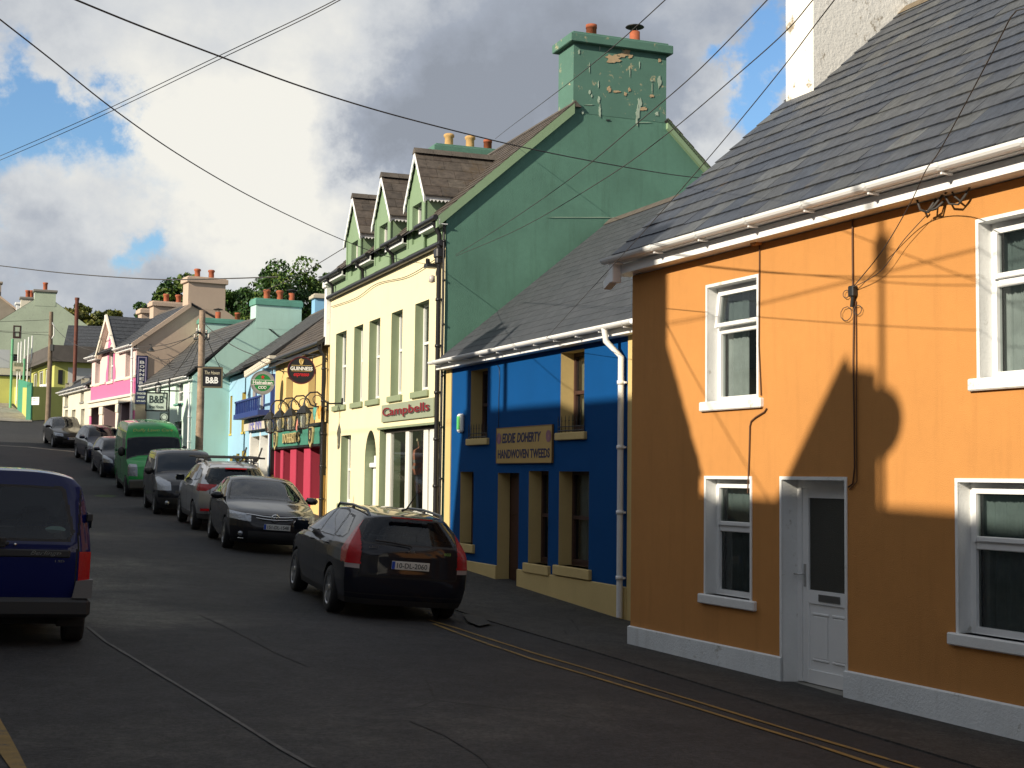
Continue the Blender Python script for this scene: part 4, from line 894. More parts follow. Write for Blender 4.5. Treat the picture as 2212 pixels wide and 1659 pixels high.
for x0_,x1_ in ((.0,.2),(PWd-.3,PWd-.08)):
    mb=MB(); mb.box(x0_,x1_,-.14,0,za-.9,zb_+.1,BLK); mb.box(x0_+.03,x1_-.03,-.08,0,g0-.3,za-.9,LEM); mb.build('pilaster',rt)
pipe(rt,[(PWd-.12,-.3,6.),(PWd-.1,-.12,5.7),(PWd-.1,-.12,gl(PP,PWd))],.055,BLK)
x_=PP.fr('p',585,900)[0]; GOLD=mat('gold_letter',(.62,.50,.24),.4,metal=.2)
s=empty('pub_sign',loc_of(PP,x_,-.10,(za+zb_)/2-.0),PP.rz,'raised gold letters DOHERTY\'S on the teal pub fascia','sign'); hh=(zb_-za)
text("DOHERTY'S",.03,-.03,2.5,hh*.62,BLK,s,0,depth=.03,off=.02,name='letter_shadow'); text("DOHERTY'S",0,0,2.5,hh*.62,GOLD,s,-.03,depth=.03,off=.0,name='lettering')
for xx,lb in ((PP.fr('p',425,920)[0],'small shield shaped plaque at the left end of the teal fascia'),(PP.fr('p',790,890)[0],'larger shield shaped plaque with number 8 at the right end of the teal fascia')):
    s=empty('shield_plaque',loc_of(PP,xx,-.11,(za+zb_)/2),PP.rz,lb,'plaque'); mb=MB(); mb.prism([(-.27,.3),(.27,.3),(.32,.1),(.2,-.22),(0,-.36),(-.2,-.22),(-.32,.1)],'y',-.05,0,GOLD); mb.build('shield',s)
    mb=MB(); mb.prism([(-.2,.22),(.2,.22),(.22,.06),(.14,-.15),(0,-.24),(-.14,-.15),(-.22,.06)],'y',-.06,-.045,BLK); mb.build('shield_face',s); text('8',0,.02,.16,.26,GOLD,s,-.062,depth=.004)
# string of four lanterns on curled arms
for i,(lx,ly) in enumerate(((330,760),(430,745),(537,730),(672,705))):
    # hang about 1.1 m out from the wall
    dd=-1.05; q=PP.fr('p',lx,ly,dd); nm=('leftmost, partly in front of the white pub sign','second from the left above the teal fascia','third from the left above the teal fascia','rightmost and largest looking above the teal fascia')[i]
    s=empty('wall_lantern',loc_of(PP,q[0],dd,q[1]),PP.rz,'black pub lantern on a curled arm, '+nm,'lantern','lanterns along the pub front')
    b=MB(); r0,r1=.13,.19
    b.lathe([(r0,-.26),(r0+.01,-.28),(0,-.32)],IRON,n=6,smooth=False); b.lathe([(r1+.03,.14),(r1+.05,.12),(r1,.12)],IRON,n=6,smooth=False); b.lathe([(r1+.05,.12),(.09,.3),(.05,.33),(.03,.4),(0,.42)],IRON,n=6,smooth=False)
    for k_ in range(6):
        a=math.pi/3*k_; b.tube([(r0*math.cos(a),r0*math.sin(a),-.26),(r1*math.cos(a),r1*math.sin(a),.13)],.014,IRON,5)
    b.build('lantern_frame',s)
    b=MB(); b.lathe([(r0-.01,-.25),(r1-.01,.12)],glass_mat('lantern_glass%d'%i,(.5,.5,.45),.8),n=6,smooth=False); b.build('lantern_glass',s)
    b=MB(); b.lathe([(0,-.2),(.06,-.16),(.09,-.05),(.06,.05),(.03,.09)],mat('lamp_bulb',(.8,.8,.76),.3),n=12); b.build('bulb',s)
    b=MB(); P=[(0,0,.4),(0,.03,.55),(0,.15,.68),(0,.35,.70),(0,.5,.58),(0,.56,.45),(0,.7,.4),(0,-dd,.42)]; b.tube(P,.022,IRON,8); b.tube([(0,.35+.12*math.cos(t),.5+.12*math.sin(t)) for t in [x*.6 for x in range(9)]],.012,IRON,6); b.box(-.05,.05,-dd-.03,-dd,.3,.56,IRON); b.build('bracket',s)
def disc_sign(PL,k,cx_,cy_,rpx,dd,name,label,face,rim,build):
    q=PL.fr(k,cx_,cy_,dd); q2=PL.fr(k,cx_,cy_+rpx,dd); r=abs(q[1]-q2[1])
    s=empty(name,loc_of(PL,q[0],dd,q[1]),PL.rz+R(90)-R(8),label,'sign')
    b=MB(); b.lathe([(0,-.07),(r*.93,-.07),(r*.94,-.09),(r,-.09),(r,.09),(r*.94,.09),(r*.93,.07),(0,.07)],rim,axis='y',n=48,smooth=False); b.build('rim',s)
    b=MB(); b.lathe([(0,-.075),(r*.92,-.075)],face,axis='y',n=48); b.lathe([(r*.92,.075),(0,.075)],face,axis='y',n=48); b.build('face',s)
    build(s,r)
    b=MB(); L_=-dd; 
    b.tube([(r*.3,0,r*1.18),(L_+.1,0,r*1.18)],.022,IRON,8); b.tube([(0,0,r),(0,0,r*1.18),(r*.3,0,r*1.18)],.018,IRON,6); b.tube([(r*.8,0,r*.6),(r*.8,0,r*1.18)],.015,IRON,6); b.tube([(L_+.05,0,r*1.4),(L_+.05,0,-r*.5)],.03,IRON,8)
    b.tube([(L_+.05-.3+.3*math.cos(t),0,r*1.18-.3+.3*math.sin(t)) for t in [x*.3 for x in range(6)]],.014,IRON,6); b.build('bracket',s)
    return s
GRN=mat('sign_green',(.015,.20,.05),.4); WTX=mat('sign_white',(.78,.78,.75),.5); REDS=mat('sign_bright_red',(.6,.02,.03),.4); SILV=mat('sign_silver',(.45,.45,.43),.35,metal=.6); CRIM=mat('sign_dark_rim',(.09,.012,.02),.4); HARP=mat('sign_gold',(.55,.40,.14),.4)
def hein(s,r):
    y=-.077
    b=MB(); b.lathe([(r*.72,y-.001),(r*.92,y-.001)],SILV,axis='y',n=48); b.build('ring',s)
    b=MB(); b.box(-r*.9,r*.9,y-.006,y-.002,-r*.16,r*.2,GRN); b.box(-r*.9,r*.9,y-.008,y-.003,r*.19,r*.225,WTX); b.box(-r*.9,r*.9,y-.008,y-.003,-r*.2,-r*.165,WTX); b.build('band',s)
    text('Heineken',0,r*.01,r*1.62,r*.29,WTX,s,y-.007,depth=.006,off=.03)
    P=[]
    for i in range(10):
        a=math.pi/2+i*math.pi/5; rr=r*.2 if i%2==0 else r*.08; P.append((rr*math.cos(a),r*.46+rr*math.sin(a)))
    b=MB(); b.add([(p[0],y-.006,p[1]) for p in P]+[(0,y-.006,r*.46)],[(i,(i+1)%10,10) for i in range(10)],REDS); b.build('star',s)
    b=MB()
    for c in (-1,0,1): b.tube([(c*r*.22+r*.1*math.cos(t),y-.004,-r*.42+r*.1*math.sin(t)) for t in [x*.5 for x in range(12)]],.012,WTX,5)
    b.build('scroll',s)
def guin(s,r):
    y=-.077
    text('GUINNESS',0,r*.12,r*1.6,r*.27,WTX,s,y-.002,depth=.006,off=.03)
    b=MB()
    for z_ in (r*.33,-r*.08): b.box(-r*.72,r*.72,y-.005,y-.001,z_,z_+r*.03,HARP)
    b.build('rule',s)
    b=MB(); b.tube([(-r*.12,y-.004,r*.78),(-r*.14,y-.004,r*.6),(-r*.06,y-.004,r*.45),(r*.03,y-.004,r*.42)],.02,HARP,6); b.tube([(-r*.12,y-.004,r*.78),(-r*.02,y-.004,r*.8),(r*.06,y-.004,r*.74),(r*.13,y-.004,r*.78),(r*.1,y-.004,r*.6),(r*.03,y-.004,r*.42)],.02,HARP,6)
    for k_ in range(4): b.tube([(-r*.07+k_*r*.045,y-.004,r*.76),(-r*.07+k_*r*.045,y-.004,r*(.5+.02*k_))],.007,HARP,5)
    b.build('harp',s)
    text('espresso',0,-r*.38,r*1.1,r*.3,REDS,s,y-.002,depth=.006,shear=.3,off=.01)
disc_sign(PP,'p',645,225,138,-.72,'round_pub_sign','round black hanging sign reading GUINNESS with a gold harp on the yellow pub',BLK,CRIM,guin)
disc_sign(PH,'p',253,350,120,-.68,'round_pub_sign','round green hanging sign reading Heineken with a red star left of the yellow pub',GRN,SILV,hein)
# window box flags
for i,(x_,y_,c) in enumerate(((600,770,(.6,.25,.2)),(785,650,(.1,.35,.3)),(830,640,(.6,.3,.05)))):
    q=PP.fr('p',x_,y_,-.25); b=MB(); m_=mat('bunting_%d'%i,c,.8,var=.5,vscale=9)
    V=[(a*.09,.03*math.sin(a*1.3+b_),-b_*.12) for a in range(-2,3) for b_ in range(4)]; b.add(V,[(i_*4+j,i_*4+j+1,i_*4+j+5,i_*4+j+4) for i_ in range(4) for j in range(3)],m_,True)
    o=b.build('small_flag',loc=loc_of(PP,q[0],-.25,q[1]+.15)); o.rotation_euler=(0,0,PP.rz); tag(o,('red and white cloth draped above the teal fascia between lanterns','teal and blue cloth hanging beside the right lantern','orange flag hanging at the right end of the pub front')[i],'flag')
# ================================================================ BLUE AND WHITE PUB
SKY=mat('sky_blue_paint',(.31,.53,.70),.85,bump=.3,var=.04,streak=.05); COB=mat('cobalt_trim',(.02,.045,.20),.5); OFFW=mat('offwhite_shopfront',(.62,.57,.47),.6,bump=.1,var=.04); YR=mat('yellow_reveal',(.60,.48,.12),.8)
rt=root(PH,'narrow_pub','narrow sky blue and white pub with cobalt window frames beside the yellow pub','pub')
HWd=PH.fr('D',591,1000)[0]; he=6.15; g0=gl(PH,3)
hh_=[[.9,1.75,4.0,5.6],[2.5,3.35,4.0,5.6],[.7,4.6,g0+.3,PH.fr('p',140,870)[1]-.1,.5,OFFW]]
mb=MB(); shell(mb,HWd,8.,-1,he,3.2,8.75,6.,SKY,holes=hh_,mr=OFFW); mb.build('wall',rt)
roof(rt,0,HWd,-.25,6.3,3.2,8.9,8.2,5.9,SLATE_GREY,row=.25,w=.3)
for h in hh_[:2]: window(rt,*h,.1,COB,'cross',fw=.14,curtain=[(0,1,1,CURTAIN)],sill=(.1,.14,.1),sillm=COB)
z1=PH.fr('p',140,730)[1]; z0=PH.fr('p',140,840)[1]
mb=MB(); mb.box(.35,5.,-.2,0,z0,z1,OFFW); fbo=mb.build('fascia_board',rt)
mb=MB(); mb.box(.1,5.1,-.55,0,z1+.02,z1+.2,COB); 
for i in range(14): mb.box(.15+i*.36,.21+i*.36,-.5,-.45,z1+.2,z1+.62,COB)
mb.box(.1,5.1,-.52,-.43,z1+.62,z1+.68,COB); mb.build('balcony_rail',rt)
x_=PH.fr('p',215,770)[0]; s=empty('pub_sign',loc_of(PH,2.6,-.2,(z0+z1)/2),PH.rz,'white fascia with faded blue lettering on the narrow pub','sign'); BLT=mat('sign_faded_blue',(.16,.16,.42),.6)
text('CORNER',-.9,.0,1.7,.42,BLT,s,0,depth=.01,off=.02) if False else text('THE INN',0,0,2.6,.4,BLT,s,0,depth=.01,off=.02)
mb=MB(); mb.box(.75,.95,-.05,.3,g0,z0,WHITE); mb.box(4.35,4.6,-.05,.3,g0,z0,WHITE); mb.box(2.6,2.75,-.02,.3,g0,z0,WHITE); mb.box(.95,4.4,.3,.36,g0,z0-.5,OFFW); mb.build('shop_front',rt)
mb=MB(); mb.box(2.95,3.9,.22,.28,g0+.2,z0-.3,WHITE); dd_=mb.build('door',rt); mb=MB(); mb.box(3.15,3.7,.2,.225,g0+1.2,z0-.6,WINGLASS); mb.build('pane',dd_)
# ornate bargeboard like lit cornice
mb=MB()
xa,za_=PH.fr('p',85,268,-.35)[0],PH.fr('p',85,268,-.35)[1]; xb,zb2=PH.fr('p',345,105,-.35)
n=16
for i in range(n):
    t=i/n; x=xa+(xb-xa)*t; z=za_+(zb2-za_)*t; mb.box(x,x+(xb-xa)/n,-.42,-.2,z,z+.12,OFFW); mb.lathe([(0,-.1),(.07,-.06),(.07,.02),(0,.06)],OFFW,c=(x+.08,-.36,z-.03),n=8)
mb.build('cornice',rt)
mb=MB(); mb.box(HWd-.25,HWd-.05,-.12,0,g0,za_-.2,COB); mb.build('pilaster',rt)
# ================================================================ SKY BLUE HOUSE
rt=root(PL,'sky_blue_house','small sky blue house with narrow yellow window reveals left of the narrow pub','house')
LW=PL.fr('D',533,1000)[0]; le=6.12; g0=gl(PL,2)
hs=[[*sorted((PL.fr('n',640,850)[0],PL.fr('n',655,850)[0])),3.9,5.4],[PL.fr('n',727,850)[0],PL.fr('n',750,850)[0]+.15,3.9,5.4],[PL.fr('n',640,1150)[0],PL.fr('n',655,1150)[0]+.1,g0+.7,3.0],[PL.fr('n',690,1150)[0]-.1,PL.fr('n',710,1150)[0],g0+.1,3.1],[PL.fr('n',727,1150)[0],PL.fr('n',752,1150)[0]+.2,g0+.7,3.2]]
mb=MB(); shell(mb,LW,8.,-1,le,3.2,8.65,6.,SKY,holes=hs,mr=YR); mb.build('wall',rt)
for h in hs: window(rt,*h,.25,WHITE,'sash',fw=.05,sill=(.03,.08,.03),sillm=YR)
roof(rt,0,LW,-.25,6.22,3.2,8.8,8.2,5.9,SLATE_GREY,row=.25,w=.3)
LBL=mat('light_blue_chimney',(.22,.45,.68),.85,bump=.2,var=.03)
mb=MB(); mb.tube([(0,-.3,6.15),(LW,-.3,6.15)],.055,IRON,8); mb.build('gutter',rt)
xc=0
# light blue chimney on the party wall: measured
qy=[PH.sd('s',x_,1300,HWd-.0)[0] for x_ in (1000,1400)]; print('lb chimney side',qy,PH.sd('s',1000,1120,HWd),PH.sd('s',1000,1600,HWd))
chimney(rt,-.05,.55,3.25,5.3,7.5,9.46,LBL,mat('buff_cap',(.50,.46,.36),.8,var=.1),[],cap=.1,caph=.14)
# white corner strip of the tall cream building
mb=MB(); mb.box(-.30,-.02,-.12,.3,6.,7.62,WHITE); mb.box(-.36,.0,-.18,.34,7.62,7.8,WHITE,bev=.02); mb.build('corner_strip',CREAM_ROOT)
# ================================================================ TURQUOISE HOUSE
TQ=mat('turquoise_render',(.46,.69,.61),.85,bump=.3,bscale=90,var=.035,streak=.06); TQF=mat('pale_turquoise',(.60,.77,.68),.85,bump=.3,bscale=90,var=.03); TQC=mat('turquoise_cap',(.12,.32,.25),.8,var=.2)
rt=root(PT,'turquoise_house','two storey turquoise bed and breakfast house with big chimney gable','guest house')
TW=PT.fr('D',411,1000)[0]; te=6.15
ht=[list(fix(PT.rect('m',1028,1122,1103,1360))),list(fix(PT.rect('m',1012,1570,1090,1730))),list(fix(PT.rect('m',800,1170,865,1255))),list(fix(PT.rect('m',782,1582,850,1740))),list(fix(PT.rect('m',892,1578,945,1740)))]
g0=gl(PT,4)
ht[2][2]=ht[0][2]; ht[2][3]=ht[0][3]
for h in (ht[1],ht[3],ht[4]): h[2]=max(h[2],g0+.5)
ht[4][2]=g0-.1
print('turq',TW,[[round(v,2) for v in h] for h in ht])
TRY,TRZ=2.55,8.62
mb=MB(); panel(mb,0,TW,-1,te,ht,TQF,TQF)
G=[(0,-1),(7.5,-1),(7.5,6.4),(4.4,8.62),(TRY,TRZ),(0,te)]
mb.add([(TW,y,z) for y,z in G],[(0,1,2,3,4,5)],TQ); mb.add([(0,y,z) for y,z in G],[(5,4,3,2,1,0)],TQ); mb.build('wall',rt)
SLT=SLATE_GREY
roof(rt,0,TW,-.25,6.2,TRY,TRZ,7.7,5.,SLATE_GREY,row=.24,w=.3,ridge=mat('ridge_grey',(.09,.085,.08),.8,var=.2))
for h in ht: window(rt,*h,.14,WHITE if h in (ht[0],ht[1]) else BROWN,'sash',fw=.06,curtain=[(0,1,1,CURTAIN2)] if h is not ht[4] else None,sill=(.1,.08,.06),sillm=TQC)
gutter(rt,-.2,TW+.05,-.32,6.14,PLASTIC,r=.06,fascia=(-.2,5.98,6.1,PLASTIC),br=1.2)
chimney(rt,TW-.75,TW+.006,2.5,4.42,8.2,9.15,TQ,TQC,[(3.05,'roll'),(3.6,'roll'),(4.1,'cowl')],cap=.05,caph=.22)
zc2=PT.fr('r',1165,1150,2.5)[1]
chimney(rt,0,.75,2.2,4.6,7.,9.05,TQ,TQC,[(3.0,'cowl'),(3.9,'plain')],cap=.06,caph=.18)
pipe(rt,[(TW-.05,-.1,5.9),(TW-.05,-.08,gl(PT,TW))],.04,PLASTIC)
# ================================================================ PINK SHOP
PKL=mat('pale_pink_render',(.76,.57,.54),.85,bump=.2,var=.03); HOT=mat('hot_pink',(.64,.16,.33),.7,var=.03); PEACH=mat('peach_gable',(.52,.40,.31),.85,bump=.3,var=.04,streak=.05); PWHT=mat('cream_trim',(.74,.68,.57),.7)
rt=root(PK,'pink_shop','pink and peach shop with a steep pointed gable and lancet window','shop')
KW=PK.fr('D',288.5,1000)[0]; ke=8.0; g0=gl(PK,4)
hk=[list(fix(PK.rect('m',150,870,185,1160))),list(fix(PK.rect('m',482,768,520,1078))),list(fix(PK.rect('m',302,718,340,1120)))]
hk[0][2]=hk[1][2]=np.mean([hk[0][2],hk[1][2]]); hk[0][3]=hk[1][3]=np.mean([hk[0][3],hk[1][3]])
hk[0][1]+=.15;hk[1][1]+=.1
zt=PK.fr('m',240,1385)[1]; hg=[]
for a,b in ((105,187),(240,366),(430,518)): hg.append([PK.fr('m',a,1500)[0],PK.fr('m',b,1500)[0],g0+.4,zt])
print('pink',KW,[[round(v,2) for v in h] for h in hk+hg],g0)
KRY,KRZ=2.35,10.0
mb=MB(); panel(mb,0,KW,-1,ke,[h for h in hk[:2]]+[[hk[2][0],hk[2][1],hk[2][2],ke]]+[h+[.9,mat('mauve_reveal',(.34,.24,.25),.8)] for h in hg],PKL,PKL)
ga=PK.fr('m',300,425,-.1); gx0=PK.fr('m',192,790,-.1)[0]; gx1=PK.fr('m',392,735,-.1)[0]; gcx=(gx0+gx1)/2; print('gable',ga,gx0,gx1)
hx0,hx1,hz1=hk[2][0],hk[2][1],hk[2][3]
mb.add([(gx0,0,ke),(hx0,0,ke),(hx0,0,hz1-.4),(gcx,0,ga[1])],[(0,1,2,3)],PKL); mb.add([(gx1,0,ke),(hx1,0,ke),(hx1,0,hz1-.4),(gcx,0,ga[1])],[(3,2,1,0)],PKL); mb.add([(hx0,0,hz1-.4),(hx1,0,hz1-.4),(gcx,0,ga[1])],[(0,1,2)],PKL) 
G=[(0,-1),(7,-1),(7,7.9),(3.6,10.),(KRY,KRZ),(0,ke)]
mb.add([(KW,y,z) for y,z in G],[(0,1,2,3,4,5)],PEACH); mb.add([(0,y,z) for y,z in G],[(5,4,3,2,1,0)],PEACH)
mb.build('wall',rt)
for h in hk[:2]: window(rt,*h,.25,WHITE,'sash',fw=.05,curtain=[(0,1,1,CURTAIN2)],sill=(.1,.1,.05),sillm=PWHT)
window(rt,hk[2][0],hk[2][1],hk[2][2],hk[2][3]-.3,.12,WHITE,'sash',fw=.05,curtain=[(0,1,1,CURTAIN2)],sill=(.15,.12,.08),sillm=PWHT)
for h in hg: window(rt,*h,.85,BROWN,'plain',fw=.08,curtain=[(0,1,1,mat('olive_blind',(.16,.14,.06),.8))],back=.4)
mb=MB(); zb1=PK.fr('m',90,1190)[1]; zb0=PK.fr('m',75,1350)[1]; mb.box(0,KW,-.02,.01,zb0,zb1,HOT)
lx=(hk[2][0]+hk[2][1])/2; iw=(hk[2][1]-hk[2][0])/2; lw=iw+.48; ln=(iw+.24)/lw
arch=[(lx-lw,zb1),(lx-lw,zb1+.5),(lx-lw*ln,zb1+.9),(lx-lw*ln,hk[2][3]-.1),(lx-lw*.45,hk[2][3]+.35),(lx,hk[2][3]+.6),(lx+lw*.45,hk[2][3]+.35),(lx+lw*ln,hk[2][3]-.1),(lx+lw*ln,zb1+.9),(lx+lw,zb1+.5),(lx+lw,zb1)]
iw=(hk[2][1]-hk[2][0])/2
inn=[(lx-iw,zb1),(lx-iw,zb1+.5),(lx-iw,zb1+.9),(lx-iw,hk[2][3]-.3),(lx-iw*.5,hk[2][3]-.05),(lx,hk[2][3]),(lx+iw*.5,hk[2][3]-.05),(lx+iw,hk[2][3]-.3),(lx+iw,zb1+.9),(lx+iw,zb1+.5),(lx+iw,zb1)]
for i in range(len(arch)-1): mb.add([(arch[i][0],-.018,arch[i][1]),(arch[i+1][0],-.018,arch[i+1][1]),(inn[i+1][0],-.018,inn[i+1][1]),(inn[i][0],-.018,inn[i][1])],[(3,2,1,0)],HOT)
mb.build('pink_band',rt)
mb=MB(); mb.box(0,lx-lw,-.07,0,zb1,zb1+.1,PWHT); mb.box(lx+lw,KW,-.07,0,zb1,zb1+.1,PWHT); mb.build('string_course',rt)
mb=MB(); mb.box(0,KW,-.2,0,zb0-.12,zb0,PWHT,bev=.02); mb.box(0,KW,-.12,0,zb0-.35,zb0-.12,PWHT,bev=.02); mb.build('cornice',rt)
for i,x in enumerate((.0,PK.fr('m',205,1500)[0],PK.fr('m',385,1500)[0],KW-.35)):
    mb=MB(); wd_=.35 if i in (0,3) else .62; m_=HOT if i in (0,3) else PWHT; mb.box(x,x+wd_,-.06,0,g0-.3,zb0-.35,m_); mb.box(x-.03,x+wd_+.03,-.1,0,zb0-.75,zb0-.35,PWHT,bev=.03); mb.build('pilaster',rt)
def kclip(x,s): 
    return not(gx0<x<gx1 and s< (1-abs(x-gcx)/((gx1-gx0)/2))*2.2)
roof(rt,0,KW,-.25,8.02,KRY,KRZ,7.2,7.7,SLATE_DARK,row=.25,w=.3,ov=.05)
mb=MB(); mb.rnd=[]
# cross gable roof over the pointed front: two slopes running back
hwk=(gx1-gx0)/2; ap=ga[1]; yback=KRY+1.2
for sgn in (-1,1):
    n=9
    for i in range(n):
        t0,t1=i/n,min(1,(i+1.1)/n); xx0=gcx+sgn*(hwk+.05)*(1-t0); xx1=gcx+sgn*(hwk+.05)*(1-t1); z0_=ke-.05+(ap-ke+.1)*t0; z1_=ke-.05+(ap-ke+.1)*t1; yy=-.2
        while yy<yback:
            y2=min(yy+.3,yback); V=[(xx0,yy,z0_+.04),(xx0,y2-.005,z0_+.04),(xx1,y2-.005,z1_+.02),(xx1,yy,z1_+.02)]
            mb.add(V,[(0,1,2,3)[::-1] if sgn<0 else (0,1,2,3)],SLATE_DARK); mb.rnd+=[random.random()]; yy+=.3
    V=[(gcx+sgn*(hwk+.05),-.19,ke-.06),(gcx+sgn*(hwk+.05),yback,ke-.06),(gcx,yback,ap+.02),(gcx,-.19,ap+.02)]; mb.add(V,[(0,1,2,3)],DARK); mb.rnd+=[.2]
mb.build('gable_roof',rt)
for sgn in (-1,1):
    mb=MB(); mb.prism([(gcx+sgn*(hwk+.12),ke-.2),(gcx+sgn*(hwk+.12),ke-.02),(gcx,ap+.14),(gcx,ap-.16)],'y',-.28,-.2,PWHT); mb.prism([(gcx+sgn*(hwk),ke-.2),(gcx+sgn*(hwk),ke-.1),(gcx,ap+.0),(gcx,ap-.16)],'y',-.2,0,PWHT); fixn(mb.build('bargeboard',rt))
for x0_,x1_ in ((-.2,gx0-.05),(gx1+.05,KW+.1)): gutter(rt,x0_,x1_,-.32,7.97,PLASTIC,r=.07,fascia=(-.2,7.8,7.93,PLASTIC),br=1.2)
mb=MB(); V=[(KW+dx,y,z-o) for dx in (0,.12) for (y,z) in ((-.25,8.04),(2.35,10.03)) for o in (.0,.22)]; mb.add(V,[(4,5,7,6),(0,2,3,1),(1,3,7,5),(0,4,6,2),(2,6,7,3),(0,1,5,4)],PEACH); mb.build('verge_board',rt)
chimney(rt,KW-.85,KW+.006,2.23,3.95,9.75,10.95,PEACH,PEACH,[(2.75,'roll'),(3.4,'roll')],cap=.1,caph=.22)
chimney(rt,KW*.30,KW*.30+.7,2.1,4.1,8.,10.4,PEACH,PEACH,[(2.8,'roll'),(3.4,'roll')],cap=.1,caph=.2)
chimney(rt,.0,.7,2.2,3.7,8.,10.3,PEACH,PEACH,[(2.8,'roll')],cap=.1,caph=.2)
pipe(rt,[(KW-.1,-.2,7.8),(KW-.08,-.08,gl(PK,KW))],.05,PLASTIC)
# ================================================================ WHITE HOUSE
WR=mat('white_house_render',(.66,.62,.50),.88,bump=.3,var=.04)
rt=root(PW,'white_house','low cream white house with small sash windows beyond the pink shop','house')
WW=PW.fr('D',191,1000)[0]; we=6.62; g0=gl(PW,4)
hs=[list(fix(PW.rect('l',715,1150,745,1390))),list(fix(PW.rect('l',888,1100,915,1345))),list(fix(PW.rect('l',710,1440,740,1540))),list(fix(PW.rect('l',786,1440,822,1600))),list(fix(PW.rect('l',886,1430,920,1620)))]
for h in hs[2:]: h[2]=max(h[2],g0+.3)
mb=MB(); shell(mb,WW,7.,-1,we,3.,8.6,6.6,WR,holes=hs,mr=WR); mb.build('wall',rt)
roof(rt,0,WW,-.25,6.65,3.,8.7,7.2,6.5,SLATE_DARK,row=.25,w=.3,ov=.1)
for h in hs: window(rt,*h,.2,SASH,'sash',fw=.05,curtain=[(0,1,1,CURTAIN2)],sill=(.08,.1,.05),sillm=mat('grey_sill',(.25,.25,.23),.8))
gutter(rt,-.1,WW,-.32,6.6,PLASTIC,r=.06,fascia=(-.2,6.45,6.56,PLASTIC),br=1.2)
# ================================================================ FAR LEFT: lime restaurant, pale gable house, end house
LIME=mat('lime_render',(.50,.51,.15),.8,var=.05,bump=.2); TEALW=mat('teal_wall',(.05,.28,.17),.7,var=.05); MANS=mat('mansard_shingle',(.085,.075,.068),.8,bump=.6,bscale=8,var=.2)
q=at(112.5,950,95); PR=Plane((q[0],q[1]),28); 
def fz(k,x,y,P=PR): return P.fr(k,x,y)
wl=-PR.fr('l',335,900)[0]; P2=Plane(PR.w(-wl),28); rt=root(P2,'lime_restaurant','lime yellow restaurant with a dark mansard roof above white framed windows','restaurant')
RW=wl; zr0=P2.fr('l',570,745)[1]; zr1=P2.fr('l',572,920)[1]; zg=gl(P2,RW); zf=P2.fr('l',600,1290)[1]
print('restaurant',RW,zr0,zr1,zf,zg)
hs=[[RW*.12,RW*.30,zf+.1,zr1-.3],[RW*.36,RW*.56,zf+.1,zr1-.3],[RW*.62,RW*.84,zf+.1,zr1-.3]]
mb=MB(); panel(mb,0,RW,zg-1,zr1,hs,LIME,LIME); mb.add([(RW,0,zg-1),(RW,9,zg-1),(RW,9,zr1),(RW,0,zr1)],[(0,1,2,3)],LIME); mb.add([(0,0,zg-1),(0,9,zg-1),(0,9,zr1),(0,0,zr1)],[(3,2,1,0)],LIME); mb.build('wall',rt)
for h in hs: window(rt,*h,.1,SASH,'cross',fw=.09,back=.8)
mb=MB(); o=.55; i_=.25
V=[(-o,-o,zr1),(RW+o,-o,zr1),(RW+o,9,zr1),(-o,9,zr1),(-o+i_,-o+i_,zr0),(RW+o-i_,-o+i_,zr0),(RW+o-i_,9,zr0),(-o+i_,9,zr0)]
mb.add(V,[(0,1,5,4),(1,2,6,5),(3,0,4,7),(4,5,6,7),(0,3,2,1)],MANS); mb.build('mansard_roof',rt)
mb=MB(); mb.box(RW,RW+.02,.9,2.6,zf+.8,zr1-.35,mat('white_slats',(.6,.6,.58),.6)); mb.build('slatted_panel',rt)
mb=MB(); mb.box(RW-.03,RW+.04,.25,.55,zf+.9,zr1-.55,BLK); mb.build('menu_board',rt)
# lime garden wall with teal top in front
q=PR.w(0,0); a=at(112,905,93); 
def seg_wall(name,label,p0,p1,h0,h1,th,m,zoff=-.8):
    p0,p1=Vector(p0),Vector(p1); d=(p1-p0); L_=d.length; t=d.normalized(); n=Vector((-t.y,t.x))*th/2; z0,z1=gz(*p0),gz(*p1)
    V=[]
    for p,z,h in ((p0,z0,h0),(p1,z1,h1)):
        for s_ in (1,-1):
            for zz in (z+zoff,z+h): V.append((p.x+n.x*s_,p.y+n.y*s_,zz))
    mb=MB(); mb.add(V,[(0,1,3,2),(4,6,7,5),(0,4,5,1),(2,3,7,6),(1,5,7,3),(0,2,6,4)],m); o=mb.build(name); fixn(o); tag(o,label,'wall'); return o
def gp(x,y): return Vector(gpt(x,y))
w0=at(56,905,97); w1=at(64,905,90); w2=at(131,905,93)
seg_wall('garden_wall','bright lime garden wall ramping beside the uphill footpath',at(22,900,112)[:2],(w1[0],w1[1]),.9,2.1,.25,LIME)
seg_wall('garden_wall','olive shaded lime wall below the restaurant facing the street',(w1[0]+.1,w1[1]-.02),(w2[0],w2[1]),2.2,2.1,.25,LIME)
seg_wall('fence_panel','teal painted fence panel standing on the lime wall corner',at(38,900,99)[:2],(w1[0]+.0,w1[1]+.3),2.2,2.4,.08,TEALW)
o=seg_wall('corner_post','teal square post at the corner of the lime wall',(w1[0]-.1,w1[1]-.3),(w1[0]+.2,w1[1]-.3),2.45,2.45,.25,TEALW)
